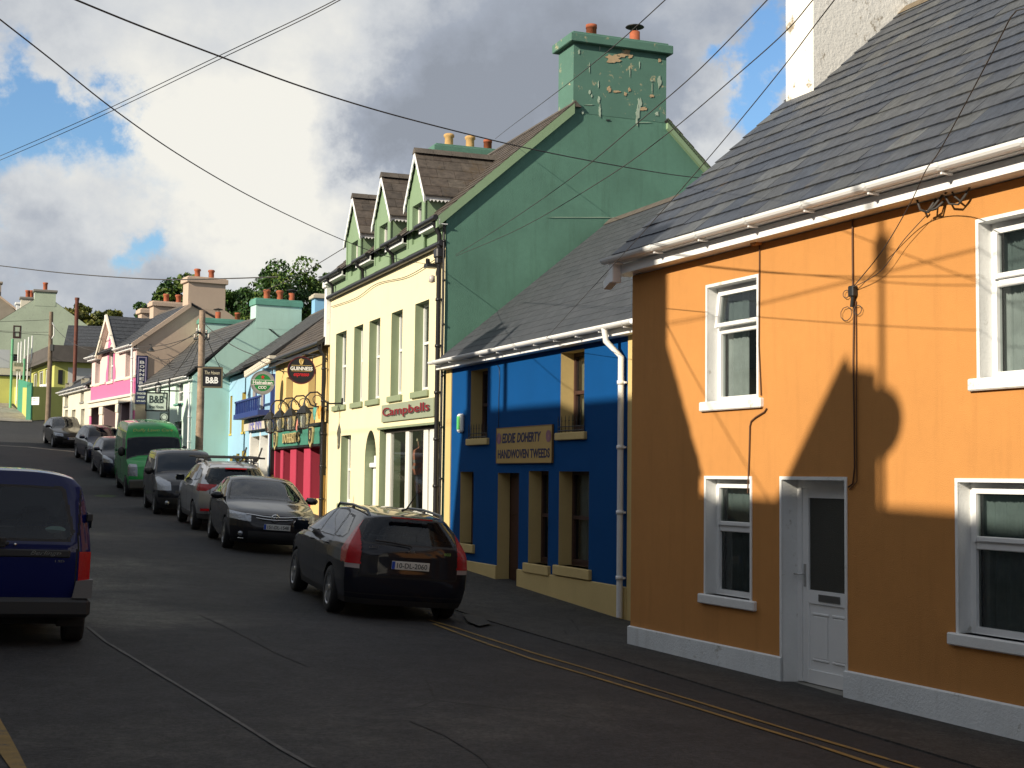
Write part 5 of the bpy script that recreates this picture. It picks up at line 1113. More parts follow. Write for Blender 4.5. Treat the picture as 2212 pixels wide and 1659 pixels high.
# paper notices on the wall
for (x_,y_,Y,w,h,c,lb) in ((92,949,92.5,.95,.85,(.3,.32,.5),'white banner with purple lettering on the restaurant railing'),(77,974,89.5,.6,.5,(.2,.24,.3),'small white notice board low on the lime wall')):
    p=at(*px('l',(500 if w>.8 else 390),(1228 if w>.8 else 1340)),Y-.6); s=empty('notice_board',p,R(28-90)+R(40),lb,'sign'); mb=MB(); mb.box(-w/2,w/2,-.03,0,-h/2,h/2,WTX); mb.build('board',s)
    for i in range(4): text(('OPEN','LUNCH','DINNER','MENU')[i] if w>.8 else 'MENU',0,h*.33-i*h*.22,w*.75,h*.13,mat('notice_ink_%d'%(w>.8),c,.7),s,-.035,depth=.004,off=.01) if (w>.8 or i<2) else None
# pale green gable house, gable towards the camera
q=at(-30,900,112); PG=Plane((q[0],q[1]),112); rt=root(PG,'pale_green_house','tall weathered pale green gable wall with chimney at the top of the hill','house')
PGM=mat('weathered_pale_green',(.40,.47,.36),.9,bump=.4,var=.12,vscale=.5,dirt=((.30,.33,.27),.25))
gx1_=PG.fr('l',972,800)[0]; zE=PG.fr('l',972,530)[1]; cl=PG.fr('l',378,230); cr_=PG.fr('l',610,262); ct=PG.fr('l',500,150)[1]; zL=PG.fr('l',0,460); x0_=-1.; zLe=zL[1]-(cl[1]-zL[1])/(cl[0]-zL[0])*(zL[0]-x0_)
hs=[list(fix(PG.rect('l',146,512,226,655))),list(fix(PG.rect('l',132,826,206,905)))]
print('PG',gx1_,zE,cl,cr_,ct,hs)
mb=MB(); zm=min(zE,zLe); panel(mb,x0_,gx1_,2,zm,hs if hs[0][3]<zm else hs[1:],PGM,PGM)
mb.add([(x0_,0,zm),(gx1_,0,zm),(gx1_,0,zE),(cr_[0],0,cr_[1]),(cl[0],0,cl[1]),(x0_,0,zLe)],[(0,1,2,3,4,5)],PGM); mb.add([(gx1_,0,2),(gx1_,12,2),(gx1_,12,zE),(gx1_,0,zE)],[(0,1,2,3)],PGM); mb.build('wall',rt)
for h in hs: window(rt,*h,-.02 if h is hs[0] and hs[0][3]>=zm else .1,BROWN,'sash',fw=.1,curtain=[(0,1,1,CURTAIN2)],back=.0)
mb=MB(); mb.add([(cr_[0]-.0,.0,cr_[1]+.03),(gx1_+.2,0,zE-.12),(gx1_+.2,12,zE-.12),(cr_[0],12,cr_[1]+.03)],[(0,1,2,3)],SLATE_DARK); mb.add([(cl[0]-.0,.0,cl[1]+.03),(x0_-.2,0,zLe-.12),(x0_-.2,12,zLe-.12),(cl[0],12,cl[1]+.03)],[(3,2,1,0)],SLATE_DARK); mb.add([(cl[0],0,cl[1]+.03),(cr_[0],0,cr_[1]+.03),(cr_[0],12,cr_[1]+.03),(cl[0],12,cl[1]+.03)],[(0,1,2,3)],SLATE_DARK); mb.build('roof',rt)
def chim2(parent,x0,x1,y0,y1,zb,zt,m,cm,pots):
    mb=MB(); mb.box(x0,x1,y0,y1,zb,zt,m); c=mb.build('chimney',parent); k=MB(); k.box(x0-.12,x1+.12,y0-.12,y1+.12,zt,zt+.2,cm,bev=.03); k.build('cap',c)
    for xx in pots: p=MB(); p.lathe([(.17,zt+.2),(.17,zt+.7),(.21,zt+.74),(.21,zt+.85),(.14,zt+.85)],TERRA,c=(xx,(y0+y1)/2,0),n=14); p.build('chimney_pot',c)
chim2(rt,cl[0],cr_[0],-.02,.9,cl[1]-.5,ct,PGM,mat('grey_cap',(.2,.19,.17),.9),[(cl[0]+cr_[0])/2])
c3=PG.fr('l',228,230,9); c4=PG.fr('l',372,230,9); chim2(rt,c3[0],c4[0],8.5,9.5,cl[1]-2.5,c3[1],WR,mat('grey_cap',(.2,.19,.17),.9),[c3[0]+(c4[0]-c3[0])*.5,c3[0]+(c4[0]-c3[0])*.8])
c3=PG.fr('l',178,290,12); c4=PG.fr('l',235,290,12); chim2(rt,c3[0],c4[0],11.5,12.5,cl[1]-3,c3[1],WHITE,WHITE,[])
# low annex boxes left of it
q=at(0,850,105); PX=Plane((q[0],q[1]),112); rt=root(PX,'pale_annex','pale grey and lime annex building at the left edge below the gable','building')
e1=PX.fr('l',108,780); e2=PX.fr('l',0,975); e3=PX.fr('l',380,1075)
mb=MB(); mb.box(-3,e1[0],0,4,e2[1],e1[1],mat('annex_grey',(.42,.45,.47),.8)); mb.build('upper_wall',rt); mb=MB(); mb.box(-3,e3[0],.02,4,e3[1],e2[1]-.0,mat('annex_cream',(.5,.48,.38),.8)); mb.build('middle_wall',rt); mb=MB(); mb.box(-3,e3[0],.04,4,2,e3[1],LIME); mb.build('lower_wall',rt)
mb=MB(); mb.box(-3,e3[0]+.1,-.1,4,e3[1]-.05,e3[1]+.06,IRON); mb.build('roof_edge',rt)
# end house at the left edge
q=at(-60,900,128); PQ=Plane((q[0],q[1]),112); rt=root(PQ,'hilltop_house','grey brown rendered house end with sloping verge at the extreme left','house'); BRR=mat('brown_grey_render',(.30,.26,.21),.9,bump=.3,var=.1)
s0=PQ.fr('l',0,180); s1=PQ.fr('l',175,335); 
mb=MB(); mb.prism([(-6,2),(s1[0]+.2,2),(s1[0],s1[1]-.2),(s0[0],s0[1]),(s0[0]-1.6,s0[1]+.9),(-6,s0[1]-1.)],'y',0,8,BRR); fixn(mb.build('wall',rt))
mb=MB(); mb.prism([(s0[0]-1.6,s0[1]+.9),(s0[0]-1.6,s0[1]+1.1),(s1[0]+.35,s1[1]-.15),(s1[0]+.35,s1[1]-.35)],'y',-.15,8.2,PEACH); fixn(mb.build('verge_board',rt))
c3=PQ.fr('l',18,50); chim2(rt,c3[0]-1.6,c3[0],.5,1.4,s0[1]-1,c3[1],BRR,BRR,[])
# dark roof and shed behind the white house
q=at(175,800,100); PS=Plane((q[0],q[1]),100); rt=root(PS,'dark_roofed_shed','dark slate roof showing behind the white house and pale gable','shed'); sa=PS.fr('l',920,470); sb_=PS.fr('l',1180,470); 
mb=MB(); mb.box(sa[0]-1.5,sb_[0]+1,0,5,3,sa[1]-2.6,BRR); mb.build('wall',rt); mb=MB(); mb.rnd=[]; slates(mb,sa[0]-1.5,sb_[0]+1,-.2,sa[1]-2.7,3,sa[1],SLATE_DARK,.4,.5); mb.add([(sa[0]-1.5,3,sa[1]),(sb_[0]+1,3,sa[1]),(sb_[0]+1,6,sa[1]-3),(sa[0]-1.5,6,sa[1]-3)],[(0,1,2,3)],SLATE_DARK); mb.rnd+=[.3]; mb.build('roof',rt)
mb=MB(); fl=PS.fr('l',1155,400,1.); mb.tube([(fl[0],1.,fl[1]-3),(fl[0],1.,fl[1])],.09,mat('galvanised',(.45,.46,.48),.4,metal=.7),10); mb.build('flue_pipe',rt)
# ================================================================ opposite side of the street (behind and left of the camera)
def back_to(P,v0):                                   # follow a ray towards the sun to the plane v=v0
    u,v=uv(P[0],P[1]); su,sv=uv(sd.x,sd.y); t=(v0-v)/sv; return u+su*t, P[2]+sd.z*t
def wallpt(PL_,x,y): a=PL_.fr('D',x,y); p=PL_.w(a[0]); return (p[0],p[1],a[1])
def opp_house(name,label,u0,u1,vr,zr,col,vf=-2.6,drop=2.6,sl=SLATE_DARK,chims=()):
    p=xy(u0,vf); th=R(22); rt=empty(name,(p[0],p[1],0),th+math.pi/2 if False else math.atan2(C22,-S22),label,'house')
    # local x runs up the street (+u), local y runs to the left (-v)
    L_=u1-u0; dr=vf-vr; ze=zr-drop; m_=mat(name+'_'+str(int(u0)),col,.85,bump=.3,var=.05); g=gz(*xy((u0+u1)/2,vf))-1
    hs=[]; n=max(1,int(L_/2.6))
    for i in range(n):
        c=(i+.5)*L_/n
        for zz in (g+2.,g+4.8):
            if zz+1.5<ze: hs.append([c-.45,c+.45,zz,zz+1.4])
    mb=MB(); 
    xs_=[(h[0],h[1],h[2],h[3]) for h in hs]
    panel(mb,0,L_,g,ze,xs_,m_,WHITE,y=0,rev=.2)
    G=[(0,g),(2*dr,g),(2*dr,ze),(dr,zr-.1),(0,ze)]
    mb.add([(0,y,z) for y,z in G],[(4,3,2,1,0)],m_); mb.add([(L_,y,z) for y,z in G],[(0,1,2,3,4)],m_); mb.add([(0,2*dr,g),(L_,2*dr,g),(L_,2*dr,ze),(0,2*dr,ze)],[(3,2,1,0)],m_); mb.build('wall',rt)
    mb=MB(); mb.rnd=[]; slates(mb,0,L_,-.25,ze-.15,dr,zr,sl,.4,.5); slates(mb,0,L_,2*dr+.25,ze-.15,dr,zr,sl,.4,.5); mb.build('roof',rt)
    for h in hs: 
        w=MB(); w.box(h[0],h[1],.18,.2,h[2],h[3],WHITE); w.box(h[0]+.06,h[1]-.06,.16,.182,h[2]+.06,h[3]-.06,DARKGLASS); w.build('window',rt)
    for (c0,c1,ct_) in chims:
        c=chimney(rt,c0,c1,dr-.5,dr+.5,zr-1.,ct_,m_,WHITE,[(dr,'roll')],cap=.08)
    return rt
# silhouettes measured from the shadows they throw
VR=-5.5
uA1,zA=back_to(wallpt(PB,965+0,900),VR)
k1=back_to(wallpt(PO,1425,830),VR)     # ridge end of house A (near camera)
k2=back_to(wallpt(PO,1700,1080),VR)    # ridge line of low house B
k3=back_to(wallpt(PB,*px('K',800,370)),VR)
k4=back_to(wallpt(PB,*px('K',268,600)),VR)
c1=back_to(wallpt(PO,1800,822),VR); c2=back_to(wallpt(PO,1868,850),VR)
print('opp',k1,k2,k3,k4,c1,c2)
opp_house('opposite_house','tall grey rendered house across the street from the blue shop',k1[0],k4[0],VR,k3[1],(.4,.4,.38),vf=-2.9,drop=3.1,chims=((.0,.9,k1[1]+1.6),(k4[0]-k1[0]-1.3,k4[0]-k1[0]-.35,k3[1]+1.4)))
OPPB=opp_house('opposite_house','low white cottage row across the street behind the camera',-16,k1[0]-.05,VR,k2[1],(.6,.58,.52),chims=())
SHP=[back_to(wallpt(PO,x,y),VR) for x,y in ((1690,1050),(1795,828),(1806,818),(1812,842),(1868,852),(1868,1100))]
mb=MB(); mb.prism([(p[0]+16,p[1]) for p in SHP]+[(SHP[-1][0]+16,SHP[-1][1]-.8),(SHP[0][0]+16,SHP[-1][1]-.8)],'x',0,1,WHITE)
V=mb.v; mb.v=[(y,2.9-.5+x,z) for (x,y,z) in V]; o=mb.build('chimney',OPPB); fixn(o)
dc=back_to(wallpt(PO,1893,925),VR+.8); mb=MB(); mb.lathe([(0,.0),(.22,.02),(.34,.08),(.37,.1)],WHITE,axis='y',n=24); mb.tube([(0,.0,0),(0,-.3,-.15),(0,-.3,-1.2)],.03,IRON,6); o=mb.build('satellite_dish',loc=(*xy(dc[0],VR+.8),dc[1])); o.rotation_euler=(0,0,R(180-SUN_AZ)); tag(o,'white satellite dish on the low cottages across the street','satellite dish')
opp_house('opposite_house','cream terraced house across from the cream shop',k4[0]+1.3,40,VR,7.35,(.55,.5,.35),drop=2.2,chims=((3,3.8,7.9),))
opp_house('opposite_house','grey terraced house across from the turquoise guest house',40.4,52,VR,9.6,(.35,.4,.42),chims=((10,10.8,11.),))
opp_house('opposite_house','tall ochre house across from the pink shop',52.5,61,VR,11.3,(.45,.35,.2))
opp_house('opposite_house','white bungalow across from the white house',62.5,72,VR,10.0,(.5,.5,.48))
opp_house('opposite_house','buff terraced house added unseen behind the camera on the far side',-34,-16.3,VR,8.6,(.5,.42,.3))  # unseen house, added to darken what the cars reflect
for (ua,ub,lb,cc) in ((-19,2.2,'grey rendered terraced house added unseen beyond the orange house',(.42,.43,.42)),(-36,-19.5,'white rendered terraced house added unseen farther down the orange side',(.6,.58,.54))):  # two unseen houses put in so car bodies mirror less bright sky
    p=xy(ub,8.2); rt=empty('unseen_terrace',(p[0],p[1],0),math.atan2(-C22,S22),lb,'house'); L_=ub-ua; m_=mat('terrace_%d'%int(-ua),cc,.85,bump=.3,var=.05); hs=[[1.5+i*3,2.4+i*3,zz,zz+1.4] for i in range(int(L_/3)-0) for zz in (.9,3.4) if 2.4+i*3<L_-.3]
    mb=MB(); panel(mb,0,L_,-1.5,5.3,hs,m_,WHITE,rev=.2); G=[(0,-1.5),(7,-1.5),(7,5.3),(3.5,8.4),(0,5.3)]; mb.add([(0,y,z) for y,z in G],[(4,3,2,1,0)],m_); mb.add([(L_,y,z) for y,z in G],[(0,1,2,3,4)],m_); mb.add([(0,7,-1.5),(L_,7,-1.5),(L_,7,5.3),(0,7,5.3)],[(3,2,1,0)],m_); mb.build('wall',rt)
    mb=MB(); mb.rnd=[]; slates(mb,0,L_,-.25,5.2,3.5,8.5,SLATE_DARK,.4,.5); slates(mb,0,L_,7.25,5.2,3.5,8.5,SLATE_DARK,.4,.5); mb.build('roof',rt)
    for h in hs: w=MB(); w.box(h[0],h[1],.18,.2,h[2],h[3],WHITE); w.box(h[0]+.06,h[1]-.06,.16,.182,h[2]+.06,h[3]-.06,DARKGLASS); w.build('window',rt)
p=xy(-48,-14); rt=empty('unseen_end_house',(p[0],p[1],0),math.atan2(S22,C22),'wide cream house added unseen to close the street behind the camera','house'); mb=MB(); shell(mb,32,9,-2,6.,4.5,9.5,6.,mat('end_cream',(.45,.42,.34),.85,var=.05),holes=[[2+i*3.4,3+i*3.4,zz,zz+1.5] for i in range(9) for zz in (.6,3.6)]); rt.rotation_euler=(0,0,math.atan2(S22,C22)+math.pi); q_=xy(-48,18); rt.location=(q_[0],q_[1],0); fixn(mb.build('wall',rt)); mb=MB(); mb.rnd=[]; slates(mb,0,32,-.25,5.9,4.5,9.6,SLATE_DARK,.4,.5); mb.build('roof',rt)  # unseen end house, added to keep bright sky out of car reflections
# ================================================================ poles
WOOD=mat('pole_wood',(.20,.15,.105),.9,bump=.6,bscale=30,var=.25,vscale=3); WOODL=mat('weathered_pole',(.34,.25,.18),.9,bump=.8,bscale=25,var=.4,vscale=4)
def pole(name,label,x,y,h,r0,r1,m,arms=(),extra=None):
    z=gz(x,y)-.3; o=empty(name,(x,y,z),0,label,'utility pole')
    mb=MB(); mb.tube([(0,0,0),(0.02,0,h*.5+.3),(.0,0,h+.3)],[r0,(r0+r1)/2,r1],m,14); mb.build('post',o)
    for (zz,ang,L_) in arms:
        mb=MB(); c,s_=math.cos(ang)*L_/2,math.sin(ang)*L_/2; mb.tube([(-c,-s_,zz),(c,s_,zz)],.045,IRON,8)
        for t in (-.9,-.3,.3,.9): mb.lathe([(.02,zz),(.04,zz+.06),(.03,zz+.1),(.045,zz+.14),(0,zz+.17)],mat('porcelain',(.5,.45,.4),.3),c=(c*t,s_*t,0),n=8)
        mb.build('crossarm',o)
    if extra: extra(o,h)
    return o
q=at(429,980,50.7); p1=pole('utility_pole','pale weathered wooden pole in front of the turquoise house gable',q[0],q[1],8.30-gz(q[0],q[1]),.155,.11,WOODL,((6.0,R(70),.7),(5.8,R(-10),.6)))
POLE1=Vector((q[0],q[1],8.1))
def brk(o,h):
    mb=MB(); mb.tube([(.02,-.05,h-.3),(.22,-.05,h-.6),(.24,-.05,h-1.2),(.05,-.05,h-1.5)],.04,WTX,8); mb.box(.05,.25,-.15,.05,h-2.2,h-1.8,IRON); mb.build('fittings',o)
q=at(103,905,88); p2=pole('utility_pole','dark wooden pole in front of the lime restaurant',q[0],q[1],7.1,.17,.12,WOOD,(),brk); POLE2=Vector((q[0],q[1],gz(q[0],q[1])+6.8))
q=at(161.5,800,84); o=empty('flue_pole',(q[0],q[1],3),0,'rust brown tall flue pole rising behind the white house','pole'); mb=MB(); zt=at(161.5,643,84)[2]-3; mb.tube([(0,0,0),(0,0,zt)],.115,mat('rust',(.13,.04,.025),.8,var=.3,vscale=3),14); mb.lathe([(.14,zt-.15),(.14,zt)],MATS['rust'],n=14); mb.build('shaft',o)
# pole behind the camera whose shadow falls on the orange wall
def opp_pole(label,PL_,x,ytop,v0,r,blob=False):
    k=back_to(wallpt(PL_,x,ytop),v0); X,Y=xy(k[0],v0); h=k[1]-gz(X,Y)
    o=pole('utility_pole',label,X,Y,h,r,r*.8,WOOD)
    if blob:
        mb=MB(); k2_=back_to(wallpt(PL_,x-8,530),v0); zz=k2_[1]-(gz(X,Y)-.3); mb.lathe([(0,zz-.2),(.11,zz-.18),(.12,zz+.12),(0,zz+.16)],mat('transformer_grey',(.3,.32,.33),.5),c=(-.12,-.12,0),n=14); mb.build('transformer',o)
    return Vector((X,Y,k[1]))
OP1=opp_pole('tall wooden pole with a transformer across the street from the orange house',PO,1903,440,-4.4,.045,True)
OP2=opp_pole('wooden pole across the street from the blue shop',PB,1218/1.0 if False else px('K',615,30)[0],690,-1.8,.11)
# far sign frame and flagpoles
SGN=mat('frame_green',(.12,.38,.2),.6); 
q=at(*px('l',120,1180),100); s=empty('sign_frame',(q[0],q[1],q[2]-1.5),R(20),'green tubular frame with a cream panel at the restaurant entrance','sign'); 
zt1=at(*px('l',120,660),100)[2]-q[2]+1.5; ww=(at(*px('l',250,900),100)-at(*px('l',120,900),100)).x
mb=MB(); mb.tube([(0,0,-1),(0,0,zt1)],.09,SGN,8); mb.build('post',s); mb=MB(); mb.tube([(ww,0,-1),(ww,0,zt1-1.4)],.09,SGN,8); mb.build('post',s)
zb1=at(*px('l',180,1015),100)[2]-q[2]+1.5; zb2=at(*px('l',180,920),100)[2]-q[2]+1.5; mb=MB(); mb.box(.05,ww-.05,-.06,.04,zb1,zb2,mat('cream_panel',(.55,.5,.36),.7)); mb.build('panel',s); text('HIGHLANDS',ww/2,(zb1+zb2)/2+.2,ww*.7,.3,SAGE,s,-.07,depth=.01); text('HOTEL',ww/2,(zb1+zb2)/2-.3,ww*.4,.3,SAGE,s,-.07,depth=.01)
FLAG=[]
for i,(a,b,c) in enumerate(((180,700,1300),(215,690,1180),(255,665,1180),(295,640,1160),(333,625,1150))):
    p=at(*px('l',a,c),101); t=at(*px('l',a+3,b),101)
    mb=MB(); mb.tube([(0,0,0),(.02,0,t[2]-p[2]+.5)],.05,WHITE,6); o=mb.build('flagpole',loc=(p[0],p[1],p[2]-.5)); tag(o,'thin white flagpole beside the green frame, number %s from the left of the row'%('first second third fourth fifth'.split()[i]),'flagpole','flagpoles by the restaurant')
# ================================================================ signs on brackets
def hang_sign(name,label,k,x0,y0,x1,y1,Y,rz,face,build,frame=IRON,wallx=None):
    a=at(*px(k,x0,(y0+y1)/2),Y); b=at(*px(k,x1,(y0+y1)/2),Y); c=(a+b)/2; w=(b-a).length/abs(math.cos(rz)); h=at(*px(k,(x0+x1)/2,y0),Y)[2]-at(*px(k,(x0+x1)/2,y1),Y)[2]
    s=empty(name,c,rz,label,'sign'); mb=MB(); mb.box(-w/2,w/2,-.04,.04,-h/2,h/2,face,bev=.01); mb.build('board',s)
    mb=MB(); t=.05
    for q in ((-w/2-t,w/2+t,h/2,h/2+t),(-w/2-t,w/2+t,-h/2-t,-h/2),(-w/2-t,-w/2,-h/2,h/2),(w/2,w/2+t,-h/2,h/2)): mb.box(q[0],q[1],-.05,.05,q[2],q[3],frame)
    mb.build('frame',s); build(s,w,h); return s
DKT=mat('sign_ink',(.03,.05,.05),.6)
def bb1(s,w,h):
    text('B&B',0,h*.14,w*.74,h*.46,DKT,s,-.041,depth=.006,off=.03); text('Brae House',0,-h*.3,w*.72,h*.2,DKT,s,-.041,depth=.006,off=.01)
    b=MB(); b.tube([(-w/2,0,h/2+.12),(w/2+.5,0,h/2+.12)],.03,IRON,6); b.tube([(-w*.4,0,h/2),(-w*.4,0,h/2+.12)],.02,IRON,6); b.tube([(w*.4,0,h/2),(w*.4,0,h/2+.12)],.02,IRON,6); b.tube([(w/2+.1,0,h/2+.6),(w/2+.1,0,-h/2-1.)],.035,IRON,6); b.build('bracket',s)
hang_sign('guest_house_sign','pale hanging sign reading B&B Brae House on the turquoise facade','m',715,1258,920,1440,55.5,R(12),mat('sign_pale',(.5,.6,.52),.6),bb1)
q=at(*px('m',900,1517),55.5); s=empty('round_badge_sign',q,R(12),'small dark square sign with a pale round badge below the Brae House sign','sign'); mb=MB(); mb.box(-.17,.17,-.03,.03,-.19,.19,DKT,bev=.01); mb.build('board',s); mb=MB(); mb.lathe([(.0,-.035),(.14,-.035)],MATS['sign_pale'],axis='y',n=24); mb.lathe([(.09,-.04),(.11,-.04)],DKT,axis='y',n=24); mb.build('badge',s)
q=at(*px('m',835,1215),55.2); s=empty('porch_lamp',q,R(12),'small black lantern on the turquoise facade above the Brae House sign','lantern'); mb=MB(); mb.box(-.16,.16,-.16,.16,.22,.27,IRON); mb.box(-.13,.13,-.13,.13,-.22,-.17,IRON)
for a in (-.13,.13):
    for b_ in (-.13,.13): mb.box(a-.015,a+.015,b_-.015,b_+.015,-.2,.24,IRON)
mb.lathe([(.2,.27),(.04,.4),(0,.42)],IRON,n=4,smooth=False); mb.tube([(0,0,.4),(0,0,.55),(0,.9,.55)],.02,IRON,6); mb.build('frame',s); mb=MB(); mb.lathe([(0,-.15),(.07,-.1),(.07,.05),(0,.1)],MATS['lamp_bulb'],n=10); mb.build('bulb',s); s.scale=(.75,)*3
def bb2(s,w,h):
    text('The Haven',0,h*.27,w*.8,h*.2,mat('sign_cream',(.55,.5,.36),.6),s,-.041,depth=.006,shear=.2); text('B&B',0,-h*.15,w*.68,h*.36,MATS['sign_white'],s,-.041,depth=.006,off=.03)
    b=MB(); b.tube([(-w/2-.3,0,h/2+.05),(w/2,0,h/2+.05)],.03,IRON,6); b.build('bracket',s)
hang_sign('guest_house_sign','black hanging sign reading B&B beside the wooden pole','n',440,603,572,735,50.1,R(8),BLK,bb2,frame=mat('sign_frame_gold',(.12,.10,.06),.6))
# tall vertical sign on the peach gable
k=PK.sd('m',598,840,KW+.04); k2=PK.sd('m',722,840,KW+.04); k3=PK.sd('m',640,1375,KW+.04); k5=PK.sd('m',600,1140,KW+.04)
pz=(k[1]+k3[1])/2; h=k[1]-k3[1]; w=abs(k2[0]-k[0]); p=PK.w(KW+.02,(k[0]+k2[0])/2)
s=empty('vertical_shop_sign',(p[0],p[1],pz),PK.rz+R(90),'tall navy sign reading BONNERS down the peach gable','sign')
mb=MB(); mb.box(-w/2,w/2,-.05,.0,-h/2,h/2,mat('sign_navy_board',(.015,.022,.085),.5)); mb.build('board',s); mb=MB(); t=.04
for q in ((-w/2+.06,w/2-.06,h/2-.1,h/2-.06),(-w/2+.06,-w/2+.1,-h*.08,h/2-.1),(w/2-.1,w/2-.06,-h*.08,h/2-.1)): mb.box(q[0],q[1],-.056,-.05,q[2],q[3],mat('sign_edge_violet',(.4,.35,.5),.6))
mb.build('edge_line',s)
for i,c in enumerate('BONNERS'): text(c,0,h/2-.3-.0-i*(h*.56/6.6),w*.42,h*.062,WTX,s,-.052,depth=.006,off=.03)
for i,c in enumerate(('AGENT','BEST','SWEATER','SHOP','GIFTS CRAFTS')): text(c,0,-h*.125-i*h*.078,w*(.62,.5,.8,.6,.8)[i],h*(.042 if i<4 else .03),WTX,s,-.052,depth=.006,off=.02)
# lamp on the peach corner
q=PK.sd('u',1225,680,KW+.5); p=PK.w(KW+.5,q[0]); s=empty('corner_lamp',(p[0],p[1],q[1]),PK.rz+R(90),'small dark bell lamp and cable bundle at the corner of the peach gable','lamp'); mb=MB(); mb.lathe([(.05,.2),(.22,.0),(.26,-.08),(.2,-.06)],IRON,n=12); mb.build('shade',s); mb=MB(); mb.tube([(0,0,.2),(0,.1,.4),(0,.5,.45)],.03,IRON,6); mb.build('arm',s); s.scale=(.62,)*3
# ================================================================ overhead cables
def cable(name,label,pts,r=.012,sag=0.,n=26,group='overhead cables'):
    """pts: list of 3D points joined by a smooth curve"""
    P=[Vector(p) for p in pts]; out=[]
    if len(P)==2:
        for i in range(n+1):
            t=i/n; q=P[0].lerp(P[1],t); q.z-=sag*4*t*(1-t); out.append(q)
    else:
        for i in range(len(P)-1):
            p0=P[max(i-1,0)];p1=P[i];p2=P[i+1];p3=P[min(i+2,len(P)-1)]
            for j in range(10):
                t=j/10; out.append(.5*((2*p1)+(-p0+p2)*t+(2*p0-5*p1+4*p2-p3)*t*t+(-p0+3*p1-3*p2+p3)*t**3))
        out.append(P[-1])
    mb=MB(); mb.tube(out,r,CABLE,6); o=mb.build(name); tag(o,label,'cable',group); return o
def line3(a,b,Ya,Yb,pix):                            # points of a measured curve, distance varying like 1/Y along it
    P=[]
    for (x,y) in pix:
        t=(x-a)/(b-a); Y=1/((1-t)/Ya+t/Yb); P.append(at(x,y,Y))
    out=lambda q:q[0]<0 or q[1]<0
    def ext(Q):                                      # carry the cable on beyond the picture in growing steps
        d=Q[-1]-Q[-2]; L_=d.length; d.normalize(); t=0
        while t<12: L_*=1.4; t+=L_; Q.append(Q[-1]+d*L_)
    if out(pix[0]): P.reverse(); ext(P); P.reverse()
    if out(pix[-1]): ext(P)
    return P
cI=PC.w(CW-.35,-.25)
YC=cI[1]
cable('overhead_cable','thick black cable sweeping down from the upper left to the cream shop eaves',line3(-60,945,9.,YC,[(-60,-5),(0,42),(110,128),(240,232),(380,330),(520,413),(640,473),(740,518),(830,552),(900,567),(945,572)]),.0055)
cable('overhead_cable','thick cable crossing from the top left past the dormers to the orange roof',line3(120,1530,10.,24.,[(120,-20),(165,0),(300,55),(470,120),(640,183),(800,234),(960,277),(1130,318),(1300,352),(1450,377),(1530,386)]),.0075)
cable('overhead_cable','upper of two thin parallel wires crossing the sky',line3(-40,760,24.,12.,[(-40,352),(0,337),(200,250),(470,122),(650,37),(730,-3),(760,-20)]),.0045)
cable('overhead_cable','lower of two thin parallel wires crossing the sky',line3(-40,760,24.,12.,[(-40,360),(0,346),(200,259),(470,130),(650,44),(740,-3),(770,-20)]),.0045)
cable('overhead_cable','long thin wire hanging low across the sky above the far chimneys',line3(-40,755,60.,44.,[(-40,570),(0,574),(120,588),(240,598),(360,604),(480,602),(600,598),(660,580),(755,530)][:7]),.022)
cable('overhead_cable','thin wire rising right of the trees to the first dormer',line3(660,760,44.,42.,[(560,632),(640,598),(700,562),(757,527)]),.012)
cable('overhead_cable','wire from the top centre passing over the green chimney',line3(1080,1450,30,10.,[(1070,300),(1100,276),(1208,195),(1320,105),(1440,-3),(1460,-22)]),.0045)
cable('overhead_cable','wire slanting across the green gable from the top right',line3(975,1680,28.,9.,[(985,550),(1100,478),(1240,380),(1390,255),(1500,160),(1600,60),(1660,-3)]),.0045)
cable('overhead_cable','second wire slanting across the green gable below the first',line3(975,1780,28.,9.,[(985,553),(1120,495),(1300,390),(1440,290),(1600,155),(1700,65),(1760,-5)]),.0045)
cable('overhead_cable','wire crossing the blue shop roof up to the top of the picture',line3(1150,1820,26.,8.,[(1180,730),(1290,610),(1400,490),(1540,330),(1680,160),(1760,55),(1810,-10)]),.004)
q=PO.fr('f',715,1300); IN=PO.w(q[0],-.06); B1=Vector((IN[0],IN[1],q[1]))
cable('overhead_cable','wire dropping from the upper right over the gutter to the orange wall bracket',[B1]+line3(1990,2240,14.,8.0,[(1905,555),(1960,460),(2000,388),(2060,240),(2120,95),(2212,-100)])[0:0]+[PO.w(0)[0]*0+0 for _ in range(0)]+[Vector((*PO.w(PO.fr('f',940,960,-.12)[0],-.12),PO.fr('f',940,960,-.12)[1])),Vector((*PO.w(PO.fr('f',1185,545,-.3)[0],-.3),PO.fr('f',1185,545,-.3)[1])),Vector((*PO.w(PO.fr('f',1330,240,-.7)[0],-.7),PO.fr('f',1330,240,-.7)[1])),Vector((*PO.w(PO.fr('f',1490,0,-1.3)[0],-1.3),PO.fr('f',1490,0,-1.3)[1])),Vector((*PO.w(PO.fr('v',2150,80,-2.4)[0],-2.4),PO.fr('v',2150,80,-2.4)[1])),Vector((*PO.w(PO.fr('v',2230,-120,-3)[0],-3),PO.fr('v',2230,-120,-3)[1])),Vector((*PO.w(PO.fr('v',2230,-120,-3)[0]+2.2,-8),PO.fr('v',2230,-120,-3)[1]+1.6))],.005)
cable('overhead_cable','thin wire from the orange wall bracket up to the eaves bracket',[B1]+[Vector((*PO.w(PO.fr('f',x,y,-.08)[0],-.08),PO.fr('f',x,y,-.08)[1])) for x,y in ((920,1150),(1130,870),(1340,640))],.004)
